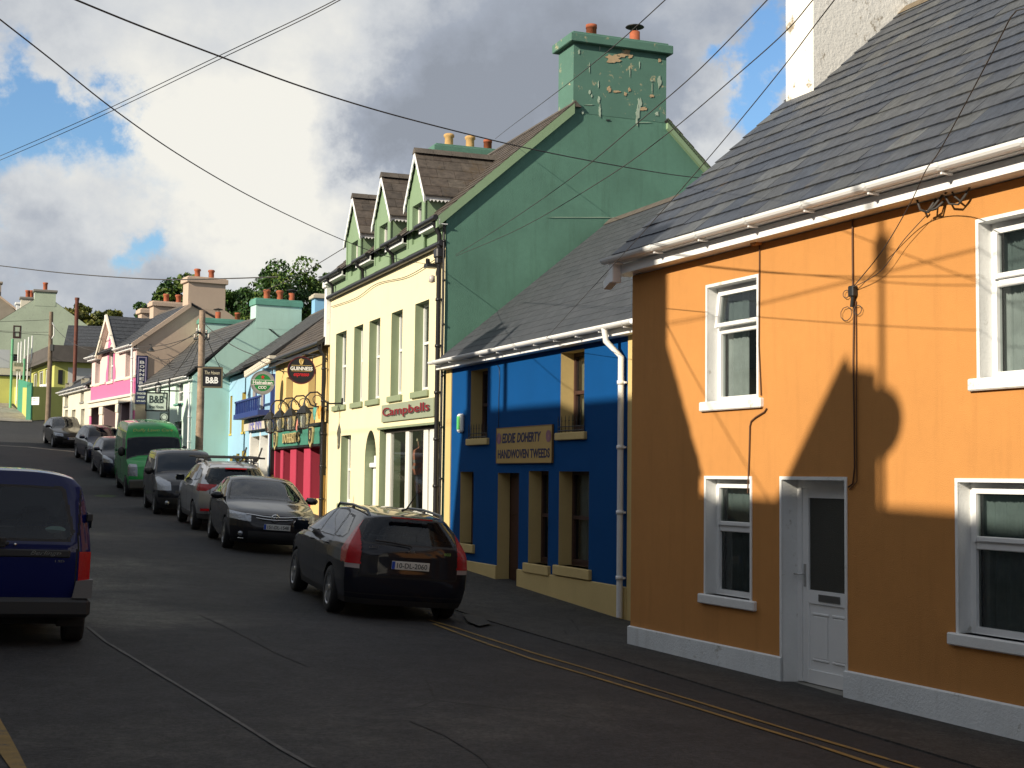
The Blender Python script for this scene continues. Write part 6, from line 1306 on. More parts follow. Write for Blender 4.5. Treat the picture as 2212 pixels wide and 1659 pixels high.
for i,(a,b,sg) in enumerate(((POLE1+Vector((0,0,-.6)),Vector((*PK.w(KW,-.1),7.9)),.2),(POLE1+Vector((0,0,-.5)),Vector((*PT.w(TW*.6,-.2),6.)),.1),(POLE1+Vector((0,0,-.2)),Vector((*PP.w(PWd,-.3),5.7)),.6),(POLE1+Vector((0,0,-.3)),Vector((*PL.w(1,-.3),6.1)),.2),(POLE2+Vector((0,0,-.4)),Vector((*PK.w(KW-.3,-.15),8.)),.9),(POLE2+Vector((0,0,-1.2)),POLE2+Vector((-16,-24,1.)),.9),(POLE2+Vector((0,0,-.2)),POLE2+Vector((-20,-10,.3)),.8),(POLE2+Vector((0,0,-1.)),POLE2+Vector((-16,14,2.)),.5))):
    cable('overhead_cable',('wire from the pale pole to the peach gable corner','short wire from the pale pole to the turquoise eaves','sagging wire from the pale pole to the yellow pub eaves','wire from the pale pole to the sky blue house','wire from the dark far pole to the peach gable corner','low wire leaving the dark far pole to the left','upper wire leaving the dark far pole to the left','wire from the dark far pole towards the hilltop')[i],[a,b],.014,sg)
cable('overhead_cable','thin cable swagged along under the cream shop gutter',[Vector((*PC.w(x,-.05),z)) for x,z in ((.2,7.05),(3,6.98),(5,7.1),(7.6,6.95),(CW-.4,7.05))],.009)
for i in range(4): cable('overhead_cable',('slack wire','lower slack wire','long slack wire','lowest looped wire')[i]+' hanging between the peach gable corner and the pale pole',[Vector((*PK.w(KW+.1,-.1+.5*i),7.75-.12*i)),POLE1+Vector((0,0,-.45-.1*i))],.012,.35+.28*i)
mb=MB(); s=empty('cable_insulator',(cI[0],cI[1],at(945,572,YC)[2]),PC.rz,'cluster of insulators at the cream shop corner where the cable ends','insulator'); mb.box(-.2,.05,-.06,.2,-.05,.03,IRON); mb.tube([(-.15,0,-.02),(0,-.05,.12)],.03,IRON,6); mb.tube([(.0,0,-.02),(.1,-.05,.1)],.03,IRON,6); mb.build('bracket',s); mb=MB(); mb.lathe([(0,-.4),(.07,-.38),(.07,-.25),(0,-.22)],MATS['porcelain'],c=(.05,.05,0),n=10); mb.build('insulator_cap',s)
# ================================================================ trees
LEAF=[mat('leaf_%d'%i,c,.6,var=.2,vscale=.6,spec=.3) for i,c in enumerate(((.035,.085,.015),(.06,.12,.02),(.10,.15,.022),(.02,.055,.012)))]; LEAFY=[mat('leafy_%d'%i,c,.6,var=.2,vscale=.6) for i,c in enumerate(((.12,.13,.015),(.17,.16,.02),(.07,.09,.012)))]
BARK=mat('bark',(.10,.085,.065),.9,bump=.6,var=.3)
def tree(label,x,y,zb,h,rx,rz_,seed,leaves,n_clump=60,per=240,leaf=.16,group='trees behind the roofs'):
    rr=np.random.default_rng(seed); o=empty('leafy_tree',(x,y,zb),0,label,'tree',group)
    t=MB(); t.tube([(0,0,0),(.1,0,h*.3),(-.05,.1,h*.55),(.1,0,h*.8)],[.35,.28,.2,.08],BARK,10)
    cl=[]
    while len(cl)<n_clump:
        p=rr.uniform(-1,1,3)
        if not .25<np.linalg.norm(p)<1: continue
        cl.append(np.array([p[0]*rx,p[1]*rx,h-rz_+p[2]*rz_*(1-.15*abs(p[0]))]))
    for c in cl[::2]:
        b=np.array([0,0,h*.35+rr.uniform(0,h*.25)]); m_=(b+c)/2+rr.normal(0,.25,3); t.tube([b,m_,c],[.09,.06,.02],BARK,5)
    t.build('trunk',o)
    V=[];Fc=[];mi=[]
    for c in cl:
        rc=rr.uniform(.55,1.15)*rx*.24; k=rr.integers(0,len(leaves)); q=rr.normal(0,1,(per,3)); q/=np.linalg.norm(q,axis=1)[:,None]; q*=(rr.uniform(.3,1,(per,1))**.5)*rc*np.array([1.15,1.15,.75]); q+=c
        a=rr.normal(0,1,(per,3)); a/=np.linalg.norm(a,axis=1)[:,None]; b=np.cross(a,rr.normal(0,1,(per,3))); b/=np.linalg.norm(b,axis=1)[:,None]; s=leaf*rr.uniform(.6,1.3,(per,1))
        base=len(V); vv=np.stack([q-a*s,q+b*s*.55,q+a*s,q-b*s*.55],1).reshape(-1,3); V+=vv.tolist(); Fc+=[(base+4*i,base+4*i+1,base+4*i+2,base+4*i+3) for i in range(per)]; mi+=[int((k+(rr.random()<.25))%len(leaves)) for _ in range(per)]
    mb=MB(); mb.v=V; mb.f=Fc; mb.m=mi; mb.mats=list(leaves); mb.sm=[False]*len(Fc); mb.build('crown',o); return o
q=at(625,700,92); tree('broad open green tree with sky showing through above the turquoise chimney',q[0],q[1],3,at(600,560,92)[2]-3,3.6,3.4,3,LEAF,70,150,.15)
q=at(700,700,96); tree('smaller green tree spreading behind the cream building roof edge',q[0],q[1],3,at(690,590,96)[2]-3,2.,2.6,4,LEAF,30,150,.15)
q=at(415,700,100); tree('dense green tree behind the peach chimneys',q[0],q[1],3,at(415,598,100)[2]-3,3.3,3.4,5,LEAF,80,230,.16)
q=at(520,700,98); tree('dark green tree between the peach chimney and turquoise chimney',q[0],q[1],3,at(505,618,98)[2]-3,2.6,3.,6,[LEAF[0],LEAF[3],LEAF[1]],60,220,.16)
q=at(345,700,100); tree('low bushy tree at the left of the peach chimneys',q[0],q[1],3,at(340,640,100)[2]-3,1.8,1.6,16,LEAF,26,200,.15)
q=at(178,720,130); tree('yellowish green bushy tree right of the rust pole',q[0],q[1],3,at(178,656,130)[2]-3,2.8,2.4,7,LEAFY,50,180,.2)
q=at(235,720,130); tree('small yellowish green tree behind the dark shed roof',q[0],q[1],3,at(240,668,130)[2]-3,2.4,1.8,8,LEAFY,40,180,.2)
q=at(283,730,125); tree('thin dark tree just left of the peach chimneys',q[0],q[1],3,at(283,690,125)[2]-3,1.2,1.5,9,LEAF,16,150,.2)
# ================================================================ VEHICLES
def carpaint(name,col,metal=.35,rough=.25): 
    m=mat(name,col,rough,metal=metal,coat=.75,spec=.05); return m
TYRE=mat('tyre_rubber',(.018,.018,.019),.8,bump=.2); RIM=mat('alloy_rim',(.42,.43,.45),.3,metal=.9); BPL=mat('black_plastic',(.02,.02,.021),.55); CHR=mat('chrome',(.6,.6,.6),.15,metal=1.)
TAILR=mat('tail_light_red',(.36,.005,.010),.2,coat=.35,spec=.4,bump=.3,bscale=70); HEADL=mat('headlight_glass',(.30,.32,.35),.12,metal=.85,coat=.6,bump=.9,bscale=22); AMB=mat('amber_lens',(.6,.2,.02),.2,coat=1.); SEAM=mat('panel_seam',(.004,.004,.004),.8); PLATE=mat('number_plate',(.62,.62,.58),.5); EUB=mat('plate_blue',(.01,.06,.4),.5)
def smoothc(P,it=3):
    P=np.array(P,float)
    for _ in range(it):
        Q=[P[0]]
        for i in range(len(P)-1): Q+= [P[i]*.75+P[i+1]*.25,P[i]*.25+P[i+1]*.75]
        Q.append(P[-1]); P=np.array(Q)
    d=np.r_[0,np.cumsum(np.linalg.norm(np.diff(P,axis=0),axis=1))]; d/=d[-1]
    return lambda t:np.stack([np.interp(t,d,P[:,0]),np.interp(t,d,P[:,1])],-1)
def inpoly(x,z,P):
    ins=np.zeros(x.shape,bool); n=len(P); j=n-1
    for i in range(n):
        xi,zi=P[i]; xj,zj=P[j]
        c=((zi>z)!=(zj>z))&(x<(xj-xi)*(z-zi)/(zj-zi+1e-9)+xi); ins^=c; j=i
    return ins
def grow(P,d):
    P=np.array(P,float); c=P.mean(0); v=P-c; L_=np.linalg.norm(v,axis=1)[:,None]; return (c+v*(1+d/L_*1.3)).tolist()
def wheel(parent,x,y,r,w,side,rimm=RIM,hub=.68,spokes=7,dark=False):
    mb=MB(); o=w/2; mb.lathe([(r*hub,-o),(r*.93,-o),(r*.985,-o*.8),(r,-o*.5),(r,o*.5),(r*.985,o*.8),(r*.93,o),(r*hub,o)],TYRE,axis='x',n=40); t=mb.build('wheel',parent,loc=(x,y,r))
    t.name='wheel'
    rb=MB(); s=side; R_=r*hub
    rb.lathe([(R_*1.0,s*o*.95),(R_*.93,s*o*.98),(R_*.9,s*o*.55),(R_*.88,-s*o*.5),(0,-s*o*.5)],RIM if not dark else BPL,axis='x',n=32)
    for i in range(spokes):
        a=2*math.pi*i/spokes; c,sn=math.cos(a),math.sin(a); pw=.045*r/.32
        V=[]
        for (rr,ww,xx) in ((.03,pw*.9,.85),(R_*.95,pw*.8,.93)):
            for q in (-1,1): V+=[(s*o*xx,c*rr-sn*ww*q,sn*rr+c*ww*q),(s*o*(xx-.25),c*rr-sn*ww*q,sn*rr+c*ww*q)]
        rb.add(V,[(0,2,6,4),(1,5,7,3),(0,4,5,1),(2,3,7,6)],rimm)
    rb.lathe([(0,s*o*.95),(.05,s*o*.93),(.065,s*o*.8)],rimm,axis='x',n=16)
    rb.build('rim',t)
    return t
def build_car(label,sp,loc,heading,h=.02,cat='car',name='parked_car'):
    L_,Wd=sp['L'],sp['W']; top,bot=smoothc(sp['top']),smoothc([sp['front'][0],sp['rear'][0]],0); fr,re=smoothc(sp['front']),smoothc(sp['rear'])
    vt=np.array(sp['vert'],float); kf,kr=sp.get('rf',.22),sp.get('rr',.12); crown=sp.get('crown',.06); pf=sp.get('plan',(.10,.06))
    def pos(a,b,c):
        A,B,T,Fp,Rp=a[...,None],bot(a),top(a),fr(c),re(c); C_=c[...,None]
        P=(1-C_)*B+C_*T+(1-A)*Fp+A*Rp-((1-A)*(1-C_)*bot(np.zeros_like(a))+A*(1-C_)*bot(np.ones_like(a))+(1-A)*C_*top(np.zeros_like(a))+A*C_*top(np.ones_like(a)))
        x,z=P[...,0],P[...,1]; ab=np.abs(b)
        w=Wd/2*np.interp(z,vt[:,0],vt[:,1])*(1-pf[0]*(1-a)**6-pf[1]*a**8)
        x=x+kf*ab**4*(1-a)**8-kr*ab**sp.get('rp',7)*a**10
        z=z-crown*ab**3.2*np.clip((c-.6)/.4,0,1)**2*np.clip((z-.5)/.8,0,1)
        return np.stack([x,b*w,z],-1)
    na,nb,nc=int(L_/h),int(Wd/h),int(sp['H']/h*.95)
    Vs=[];Fs=[];ids=[];o=0
    def patch(U,V_,fn,flip,fid):
        nonlocal o
        P=fn(U,V_); n0,n1=P.shape[:2]; i=np.arange(n0*n1).reshape(n0,n1)+o; q=np.stack([i[:-1,:-1],i[1:,:-1],i[1:,1:],i[:-1,1:]],-1).reshape(-1,4)
        if flip:q=q[:,::-1]
        Vs.append(P.reshape(-1,3)); Fs.append(q); ids.append(np.full(len(q),fid)); o+=n0*n1
    A=np.linspace(0,1,na+1);B=np.linspace(-1,1,nb+1);C_=np.linspace(0,1,nc+1)
    # lateral: b=+1 is the right side of a car seen from behind
    U,V_=np.meshgrid(A,C_,indexing='ij')
    patch(U,V_,lambda a,c:pos(a,np.ones_like(a),c),True,0); patch(U,V_,lambda a,c:pos(a,-np.ones_like(a),c),False,1)
    U,V_=np.meshgrid(A,B,indexing='ij'); patch(U,V_,lambda a,b:pos(a,b,np.ones_like(a)),False,2)
    U,V_=np.meshgrid(C_,B,indexing='ij'); patch(U,V_,lambda c,b:pos(np.zeros_like(b),b,c),False,3); patch(U,V_,lambda c,b:pos(np.ones_like(b),b,c),True,4)
    V=np.concatenate(Vs);Fa=np.concatenate(Fs);I=np.concatenate(ids)
    # snap arch edges
    wr=sp['wr']; ar=wr+sp.get('gap',.045)
    for xc in sp['axles']:
        d=np.hypot(V[:,0]-xc,V[:,2]-wr); m=(np.abs(d-ar)<h*.75)&(np.abs(V[:,1])>Wd*.3)&(V[:,2]<.95)
        k=ar/d[m]; V[m,0]=xc+(V[m,0]-xc)*k; V[m,2]=wr+(V[m,2]-wr)*k
    key=np.round(V/1e-4).astype(np.int64); _,inv=np.unique(key,axis=0,return_inverse=True); inv=inv.reshape(-1)
    fn=np.cross(V[Fa[:,1]]-V[Fa[:,0]],V[Fa[:,3]]-V[Fa[:,0]]); nn=np.zeros((inv.max()+1,3))
    for k in range(4): np.add.at(nn,inv[Fa[:,k]],fn)
    nn/=np.linalg.norm(nn,axis=1)[:,None]+1e-12; VN=nn[inv]
    c=V[Fa].mean(1); x,y,z=c[:,0],c[:,1],c[:,2]; ay=np.abs(y); side=(I<2)
    n_up=fn[:,2]/(np.linalg.norm(fn,axis=1)+1e-12)
    cls=np.zeros(len(Fa),int); parts=[('body',sp['paint'])]
    kill=np.zeros(len(Fa),bool)
    for xc in sp['axles']: kill|=(np.hypot(x-xc,z-wr)<ar)&side
    def setp(mask,name,m):
        parts.append((name,m)); cls[mask]=len(parts)-1
    low=sp.get('low')
    if low: setp(low(x,y,z,I),'lower_trim',sp.get('lowm',BPL))
    for xs,z0,z1 in sp.get('seams',()): cls[side&(np.abs(x-xs)<h*.5)&(z>z0)&(z<z1)]=-1
    if 'seamf' in sp: cls[sp['seamf'](x,y,z,I)]=-1
    # glazing
    allw=[]
    for P in sp['side_win']:
        g_=side&inpoly(x,z,grow(P,.03)); cls[g_]=-2; 
    for P in sp['side_win']:
        for sgn,nm in ((0,'side_window'),(1,'side_window')): setp((I==sgn)&inpoly(x,z,P),nm,sp.get('glass',DARKGLASS))
    ws=sp['screen']; xx0,xx1,wf=ws
    m_=(I==2)&(x>xx0)&(x<xx1); bb=ay/(Wd/2*np.interp(z,vt[:,0],vt[:,1])); cls[m_&(bb<wf)]=-2; setp(m_&(x>xx0+.03)&(x<xx1-.03)&(bb<wf-.03),'windscreen',sp.get('glass',DARKGLASS))
    rw=sp['rear_win']
    if rw:
        g_=(I==4)&inpoly(ay,z,[(-.1,rw[0][1]-.03)]+[(p[0]+.03,p[1]+(-.03 if i==0 else .03)) for i,p in enumerate(rw)]+[(-.1,rw[-1][1]+.03)]); cls[g_]=-2
        setp((I==4)&inpoly(ay,z,[(-.1,rw[0][1])]+list(rw)+[(-.1,rw[-1][1])]),'rear_window',sp.get('glass',DARKGLASS))
    for (nm,m,fn_) in sp.get('extra',()): setp(fn_(x,y,z,I,ay),nm,m)
    cls[kill]=-9
    z0=float(gz(loc[0],loc[1])); hd=R(heading); d=Vector((-math.sin(hd),math.cos(hd))); rgt=Vector((math.cos(hd),math.sin(hd)))
    # pitch and roll with the road
    wb=sp['axles'][1]-sp['axles'][0]
    P0=Vector((loc[0],loc[1])); gf=gz(*(P0+d*wb/2)); gb=gz(*(P0-d*wb/2)); gr=gz(*(P0+rgt*.75)); gl_=gz(*(P0-rgt*.75))
    ydir=Vector((d.x,d.y,(gf-gb)/wb)).normalized(); xd=Vector((rgt.x,rgt.y,(gr-gl_)/1.5)); zd=xd.cross(ydir).normalized(); xd=ydir.cross(zd).normalized()
    Mx=Matrix(((xd.x,ydir.x,zd.x,loc[0]),(xd.y,ydir.y,zd.y,loc[1]),(xd.z,ydir.z,zd.z,(gf+gb+gr+gl_)/4+.006),(0,0,0,1)))
    rt=bpy.data.objects.new(name,None); COL.objects.link(rt); rt.matrix_world=Mx; rt.empty_display_size=.3; tag(rt,label,cat,sp.get('group'))
    mid=(sp['axles'][0]+sp['axles'][1])/2
    # mesh coords: local y forward = mid-x, local x right = y
    W3=np.stack([V[:,1],mid-V[:,0],V[:,2]],-1); N3=np.stack([VN[:,1],-VN[:,0],VN[:,2]],-1)
    bodyobj=None
    def emit(sel,mats,midx,name,push=0.):
        fa=Fa[sel]; u,iv=np.unique(fa,return_inverse=True); iv=iv.reshape(fa.shape); me=bpy.data.meshes.new(name)
        co=W3[u]+N3[u]*push
        me.from_pydata(co.tolist(),[],iv.tolist())
        for m in mats: me.materials.append(m)
        me.polygons.foreach_set('material_index',midx); me.polygons.foreach_set('use_smooth',[True]*len(fa)); me.update()
        # outward check
        pn=np.array([p.normal[:] for p in me.polygons][:1]); 
        if np.dot(pn[0],N3[fa[0][0]])<0: me.flip_normals()
        me.normals_split_custom_set_from_vertices(N3[u].tolist())
        ob=bpy.data.objects.new(name,me); COL.objects.link(ob); ob.parent=rt; return ob
    # orientation of accumulated normals: make outward
    if (N3[0]*0).sum()==0:
        ctr=np.array([0,0,.7]); 
        if ((W3-ctr)*N3).sum()<0: N3*=-1
    sel=(cls==0)|(cls==-1)|(cls==-2); midx=np.where(cls[sel]==0,0,np.where(cls[sel]==-1,1,2)).tolist()
    emit(sel,[sp['paint'],SEAM,sp.get('gasket',BPL)],midx,'body')
    for i,(nm,m) in enumerate(parts):
        if i==0 or not (cls==i).any(): continue
        s=cls==i
        if nm in('headlight','tail_light','bumper_corner','fog_light','badge_lamp'):
            for sg in (1,-1):
                s2=s&((y>0) if sg>0 else (y<0))
                if s2.any(): emit(s2,[m],[0]*int(s2.sum()),nm,.004)
        else: emit(s,[m],[0]*int(s.sum()),nm,.0)
    mb=MB(); ww=Wd/2-.1; mb.box(-ww+.12,ww-.12,mid-L_+.35,mid-.3,.2,.6,DARK)
    for xc in sp['axles']:
        for s_ in (-1,1):
            P=[(mid-xc+ar*1.02*math.cos(t),wr+ar*1.02*math.sin(t)) for t in np.linspace(-.35,math.pi+.35,20)]
            for p,q in zip(P[:-1],P[1:]): mb.add([(s_*(ww-.2),p[0],p[1]),(s_*(Wd/2-.035),p[0],p[1]),(s_*(Wd/2-.035),q[0],q[1]),(s_*(ww-.2),q[0],q[1])],[(0,1,2,3)],DARK)
            mb.add([(s_*(ww-.2),p[0],p[1]) for p in P],[tuple(range(len(P)))],DARK)
    mb.build('underbody',rt)
    if 'glass' in sp:
        SEAT=mat('car_seat',(.03,.03,.032),.9)
        for sy_ in (sp['seat'][0],sp['seat'][1]):
            for s_ in (-1,1):
                b=MB(); X=s_*Wd*.2; Y=mid-sy_; zs=sp.get('sz',.55)
                b.box(X-.24,X+.24,Y-.02,Y+.12,zs,zs+.52,SEAT,bev=.05); b.box(X-.23,X+.23,Y+.05,Y+.5,zs-.1,zs+.06,SEAT,bev=.05); b.box(X-.13,X+.13,Y-.04,Y+.06,zs+.57,zs+.75,SEAT,bev=.04); b.box(X-.06,X-.04,Y,Y+.02,zs+.5,zs+.6,SEAT); b.box(X+.04,X+.06,Y,Y+.02,zs+.5,zs+.6,SEAT); b.build('seat',rt)
        b=MB(); b.box(-Wd*.4,Wd*.4,mid-sp['seat'][0]+.6,mid-sp['seat'][0]+1.0,.6,sp['mirror'][1]-.08,SEAT,bev=.06); b.lathe([(.17,-.015),(.19,0),(.17,.015)],SEAT,c=(Wd*.2*(-1 if 1 else 1)*-1,mid-sp['seat'][0]+.5,sp['mirror'][1]-.1),axis='y',n=20); b.build('dashboard',rt)
    for xc in sp['axles']:
        for s_ in (-1,1): wheel(rt,s_*(Wd/2-.12),mid-xc,wr,.21,s_,spokes=sp.get('spokes',7),rimm=sp.get('rimm',RIM),hub=sp.get('hub',.68))
    # mirrors
    mx,mz=sp['mirror']
    for s_ in (-1,1):
        mb=MB(); X=s_*(Wd/2*.93); Y=mid-mx; mw=sp.get('mirw',.2)
        mb.lathe([(0,-.08),(.055,-.07),(.085,-.02),(.09,.03),(.085,.06)],sp.get('mirm',sp['paint']),axis='y',n=20); mb.v=[(v[0]*mw/.17*1.15,-v[1],v[2]*sp.get('mirh',.85)) for v in mb.v]; mb.add([(-.1,-.062,-.07),(.1,-.062,-.07),(.1,-.062,.07),(-.1,-.062,.07)],[(3,2,1,0)],DARKGLASS)
        mb.v=[(v[0]+X+s_*(mw*.55+.03),v[1]+Y,v[2]+mz) for v in mb.v]; mb.box(X-.05,X+s_*.1,Y-.02,Y+.03,mz-.06,mz-.02,BPL); mb.build('mirror',rt)
    if 'handles' in sp:
        for (hx,hz) in sp['handles']:
            for s_ in (-1,1):
                mb=MB(); w_=Wd/2*np.interp(hz,vt[:,0],vt[:,1]); mb.tube([(s_*(w_-.01),mid-hx+.09,hz),(s_*(w_+.025),mid-hx+.05,hz+.005),(s_*(w_+.025),mid-hx-.06,hz+.005),(s_*(w_-.01),mid-hx-.09,hz)],.013,sp.get('handm',CHR),8); mb.build('door_handle',rt)
    def plate(txt,xx,z,ang=0.,face='rear',w=.52,h_=.11,dx=0):
        sy=-1 if face=='rear' else 1
        c=bpy.data.objects.new('number_plate',None); 
        b=MB(); b.box(-w/2,w/2,-.012,0,-h_/2,h_/2,PLATE,bev=.003); b.box(-w/2+.002,-w/2+.045,-.014,-.011,-h_/2+.004,h_/2-.004,EUB); tm=text_mesh(txt,w*.80,h_*.62,MATS['sign_ink'],depth=.003,off=.01); st=len(b.v); b.add([(v[0]+.02,v[1]-.0125,v[2]) for v in tm.v],tm.f,MATS['sign_ink'])
        o_=b.build('number_plate',rt); o_.matrix_local=Matrix.Translation((dx,mid-xx,z))@Matrix.Rotation(0 if face=='rear' else math.pi,4,'Z')@Matrix.Rotation(R(ang),4,'X'); return o_
    sp['done'](rt,mid,plate) if 'done' in sp else None
    return rt
VH=[(.15,.90),(.3,.96),(.5,.995),(.75,1.),(.9,.985),(.98,.96),(1.2,.86),(1.42,.74),(1.55,.66)]
def rails(rt,mid,x0,x1,z,w,m,zo=.05):
    for s_ in (-1,1):
        mb=MB(); P=[(s_*w,mid-x0,z-.03),(s_*w,mid-x0-.12,z+zo),(s_*(w+.0),mid-(x0+x1)/2,z+zo+.02),(s_*w,mid-x1+.15,z+zo-.01),(s_*w*.98,mid-x1,z-.06)]
        Q=[]
        for i in range(len(P)-1):
            for j in range(5): Q.append(Vector(P[i]).lerp(Vector(P[i+1]),j/5))
        Q.append(Vector(P[-1])); mb.tube(Q,.018,m,8)
        for xx in (x0+(x1-x0)*.5,): mb.box(s_*w-.015,s_*w+.015,mid-xx-.04,mid-xx+.04,z-.04,z+zo,m)
        mb.build('roof_rail',rt)
# ---- dark grey estate, rear to the camera
GREYP=carpaint('dark_grey_paint',(.010,.011,.017),.0,.3)
def kia_done(rt,mid,plate):
    rails(rt,mid,2.0,4.05,1.42,.52,mat('rail_grey',(.10,.11,.12),.35,metal=.7),.03)
    plate('10-DL-2060',4.485,.765,3)
    mb=MB(); mb.tube([(-.05,mid-3.95,1.47),(.0,mid-4.0,1.5),(.09,mid-4.16,1.74)],[.02,.012,.004],BPL,6); mb.build('antenna',rt)
    mb=MB(); mb.tube([(0,mid-4.47,1.0),(-.02,mid-4.46,1.03),(-.3,mid-4.44,1.06),(-.5,mid-4.42,1.07)],.012,BPL,6); mb.build('wiper',rt)
    b=text('CEED',-.56,.93,.13,.025,CHR,rt,0,'badge_lettering',depth=.004); b.matrix_local=Matrix.Translation((-.52,mid-4.475,.985))
    b=text('KIA',0,.93,.10,.035,CHR,rt,0,'badge_lettering',depth=.004); b.matrix_local=Matrix.Translation((0,mid-4.49,.955))
    b=text('eco',.5,.93,.09,.035,mat('eco_green',(.2,.4,.08),.5),rt,0,'badge_lettering',depth=.004); b.matrix_local=Matrix.Translation((.5,mid-4.475,.95))
    mb=MB(); mb.box(-.28,.28,mid-4.36,mid-4.30,1.375,1.395,TAILR); mb.build('brake_light',rt)
    mb=MB()
    for s_ in (-1,1): mb.box(s_*.45-.1,s_*.45+.1,mid-4.2,mid-4.0,.98,1.2,DARK)
SP_K=dict(glass=CARGLASS,seat=(2.35,3.2),sz=.52,L=4.47,W=1.80,H=1.48,wr=.32,axles=(.90,3.55),paint=GREYP,top=[(.10,.70),(.25,.80),(.7,.92),(1.15,1.0),(1.6,1.22),(2.05,1.40),(2.5,1.47),(3.1,1.48),(3.8,1.45),(4.15,1.41),(4.22,1.39)],
 front=[(.12,.2),(.0,.35),(.0,.55),(.04,.65),(.10,.70)],rear=[(4.40,.22),(4.47,.36),(4.48,.58),(4.46,.75),(4.45,.95),(4.38,1.08),(4.29,1.26),(4.22,1.39)],vert=[(.15,.90),(.3,.96),(.5,.995),(.75,1.),(.9,.98),(.98,.95),(1.2,.81),(1.42,.67),(1.55,.6)],rr=.16,rp=5,
 low=lambda x,y,z,I:(z<.30)&(I!=2),seams=[(1.28,.3,1.0),(2.42,.3,1.02),(3.36,.55,1.02)],
 seamf=lambda x,y,z,I:(I==4)&(((np.abs(z-.60)<.008)&(np.abs(y)<.66))|((np.abs(np.abs(y)-.66)<.008)&(z>.6)&(z<1.)))|((I==4)&(np.abs(z-.36)<.007)),
 side_win=[[(1.42,1.03),(2.06,1.33),(2.30,1.37),(2.30,1.03)],[(2.39,1.03),(2.39,1.375),(3.0,1.39),(3.22,1.36),(3.30,1.04)],[(3.38,1.05),(3.32,1.34),(3.62,1.31),(3.88,1.12),(3.78,1.06)]],
 screen=(1.20,2.02,.90),rear_win=[(.60,1.04),(.66,1.09),(.55,1.33),(.50,1.35)],mirror=(1.62,1.06),handles=[(2.1,.90),(3.15,.92)],handm=GREYP,
 extra=[('reverse_light',mat('reverse_lens',(.35,.30,.30),.2,coat=1.),lambda x,y,z,I,ay:((I==4)&(ay>.68)&(z>.69)&(z<.75))|((I<2)&(x>4.27)&(z>.69)&(z<.75))),('tail_light',TAILR,lambda x,y,z,I,ay:((I==4)&(ay>.665)&(z>.75)&(z<1.36))|((I<2)&(z>.75)&(z<1.02)&(x>4.02+.5*np.abs(z-.92)))|((I<2)&(z>=1.0)&(z<1.36)&(x>4.05+(z-1.)*.05)&(x>3.96))),('headlight',HEADL,lambda x,y,z,I,ay:((I==3)|(I<2)|(I==2))&(x<.45)&(ay>.55)&(z>.6)&(z<.80))],done=kia_done,handt=1)
build_car('dark grey estate car with roof rails parked rear towards the camera by the blue shop',SP_K,(-2.12,20.75),19,h=.0165)
# ---- dark saloon, front to the camera
BRNP=carpaint('charcoal_paint',(.014,.014,.017),.0,.3)
def cor_done(rt,mid,plate):
    plate('151-DL-1548',-.02,.52,2,'front',dx=-.05)
    for z_,x_,w_ in ((.715,.02,.46),(.665,-.005,.42)):
        mb=MB(); mb.tube([(-w_*1.2,mid-.12,z_+.03),(-w_*.5,mid-x_,z_),(0,mid-x_+.01,z_-.01),(w_*.5,mid-x_,z_),(w_*1.2,mid-.12,z_+.03)],.012,CHR,8); mb.build('grille_bar',rt)
    mb=MB(); mb.lathe([(.07,0),(.085,.01),(.07,.02)],CHR,axis='y',n=24); mb.lathe([(.02,0),(.035,.012),(.02,.02)],CHR,axis='y',n=16); mb.build('front_badge',rt,loc=(0,mid+.0,.69))
    for s_ in (-1,1):
        mb=MB(); mb.lathe([(0,.02),(.045,.015),(.05,0)],HEADL,axis='y',n=16); mb.build('fog_light',rt,loc=(s_*.64,mid-.07,.36))
        mb=MB(); mb.tube([(s_*.68,mid-.10,.27),(s_*.58,mid-.03,.27)],.009,CHR,6); mb.build('trim_strip',rt)
SP_C=dict(glass=CARGLASS,seat=(2.5,3.35),sz=.50,L=4.55,W=1.78,H=1.46,wr=.315,axles=(.92,3.62),paint=BRNP,top=[(.06,.74),(.25,.82),(.7,.90),(1.2,.98),(1.75,1.22),(2.25,1.41),(2.7,1.46),(3.2,1.43),(3.6,1.33),(4.0,1.13),(4.3,1.07),(4.47,1.04)],
 front=[(.12,.18),(.0,.28),(-.02,.45),(0,.6),(.06,.74)],rear=[(4.42,.22),(4.52,.4),(4.55,.6),(4.52,.85),(4.47,1.04)],vert=VH,rf=.34,rr=.16,plan=(.06,.06),
 low=lambda x,y,z,I:((I==3)&(z<.42)&(np.abs(y)<.5)&(z>.2))|(z<.2),lowm=BPL,seams=[(1.3,.3,.98),(2.45,.3,1.),(3.45,.5,1.)],
 side_win=[[(1.5,1.0),(2.2,1.33),(2.4,1.36),(2.4,1.01)],[(2.48,1.01),(2.48,1.36),(3.05,1.33),(3.35,1.22),(3.45,1.02)]],screen=(1.22,2.2,.93),rear_win=None,mirror=(1.62,1.02),handles=[(2.2,.88),(3.2,.9)],handm=BRNP,mirw=.22,
 extra=[('headlight',HEADL,lambda x,y,z,I,ay:((I==3)|(I<2)|(I==2))&(ay>.46)&(z>.60+.10*(ay-.46))&(z<.735+.04*(ay-.46)/.3)&(x<.62)),('grille',BPL,lambda x,y,z,I,ay:(I==3)&(ay<.46)&(z>.63)&(z<.73))],done=cor_done,rimm=RIM,spokes=9)
def place_by_front(px_l,Y,heading,sp,side='L'):
    """front wheel (left of the picture) contact at px_l, distance Y; car faces the camera with heading measured for its travel direction reversed"""
    X=(px_l-CX)/F*Y; hd=R(heading); d=Vector((-math.sin(hd),math.cos(hd))); rg=Vector((math.cos(hd),math.sin(hd))); wb=sp['axles'][1]-sp['axles'][0]
    c=Vector((X,Y))+rg*(sp['W']/2-.02)+d*wb/2; return (c.x,c.y)
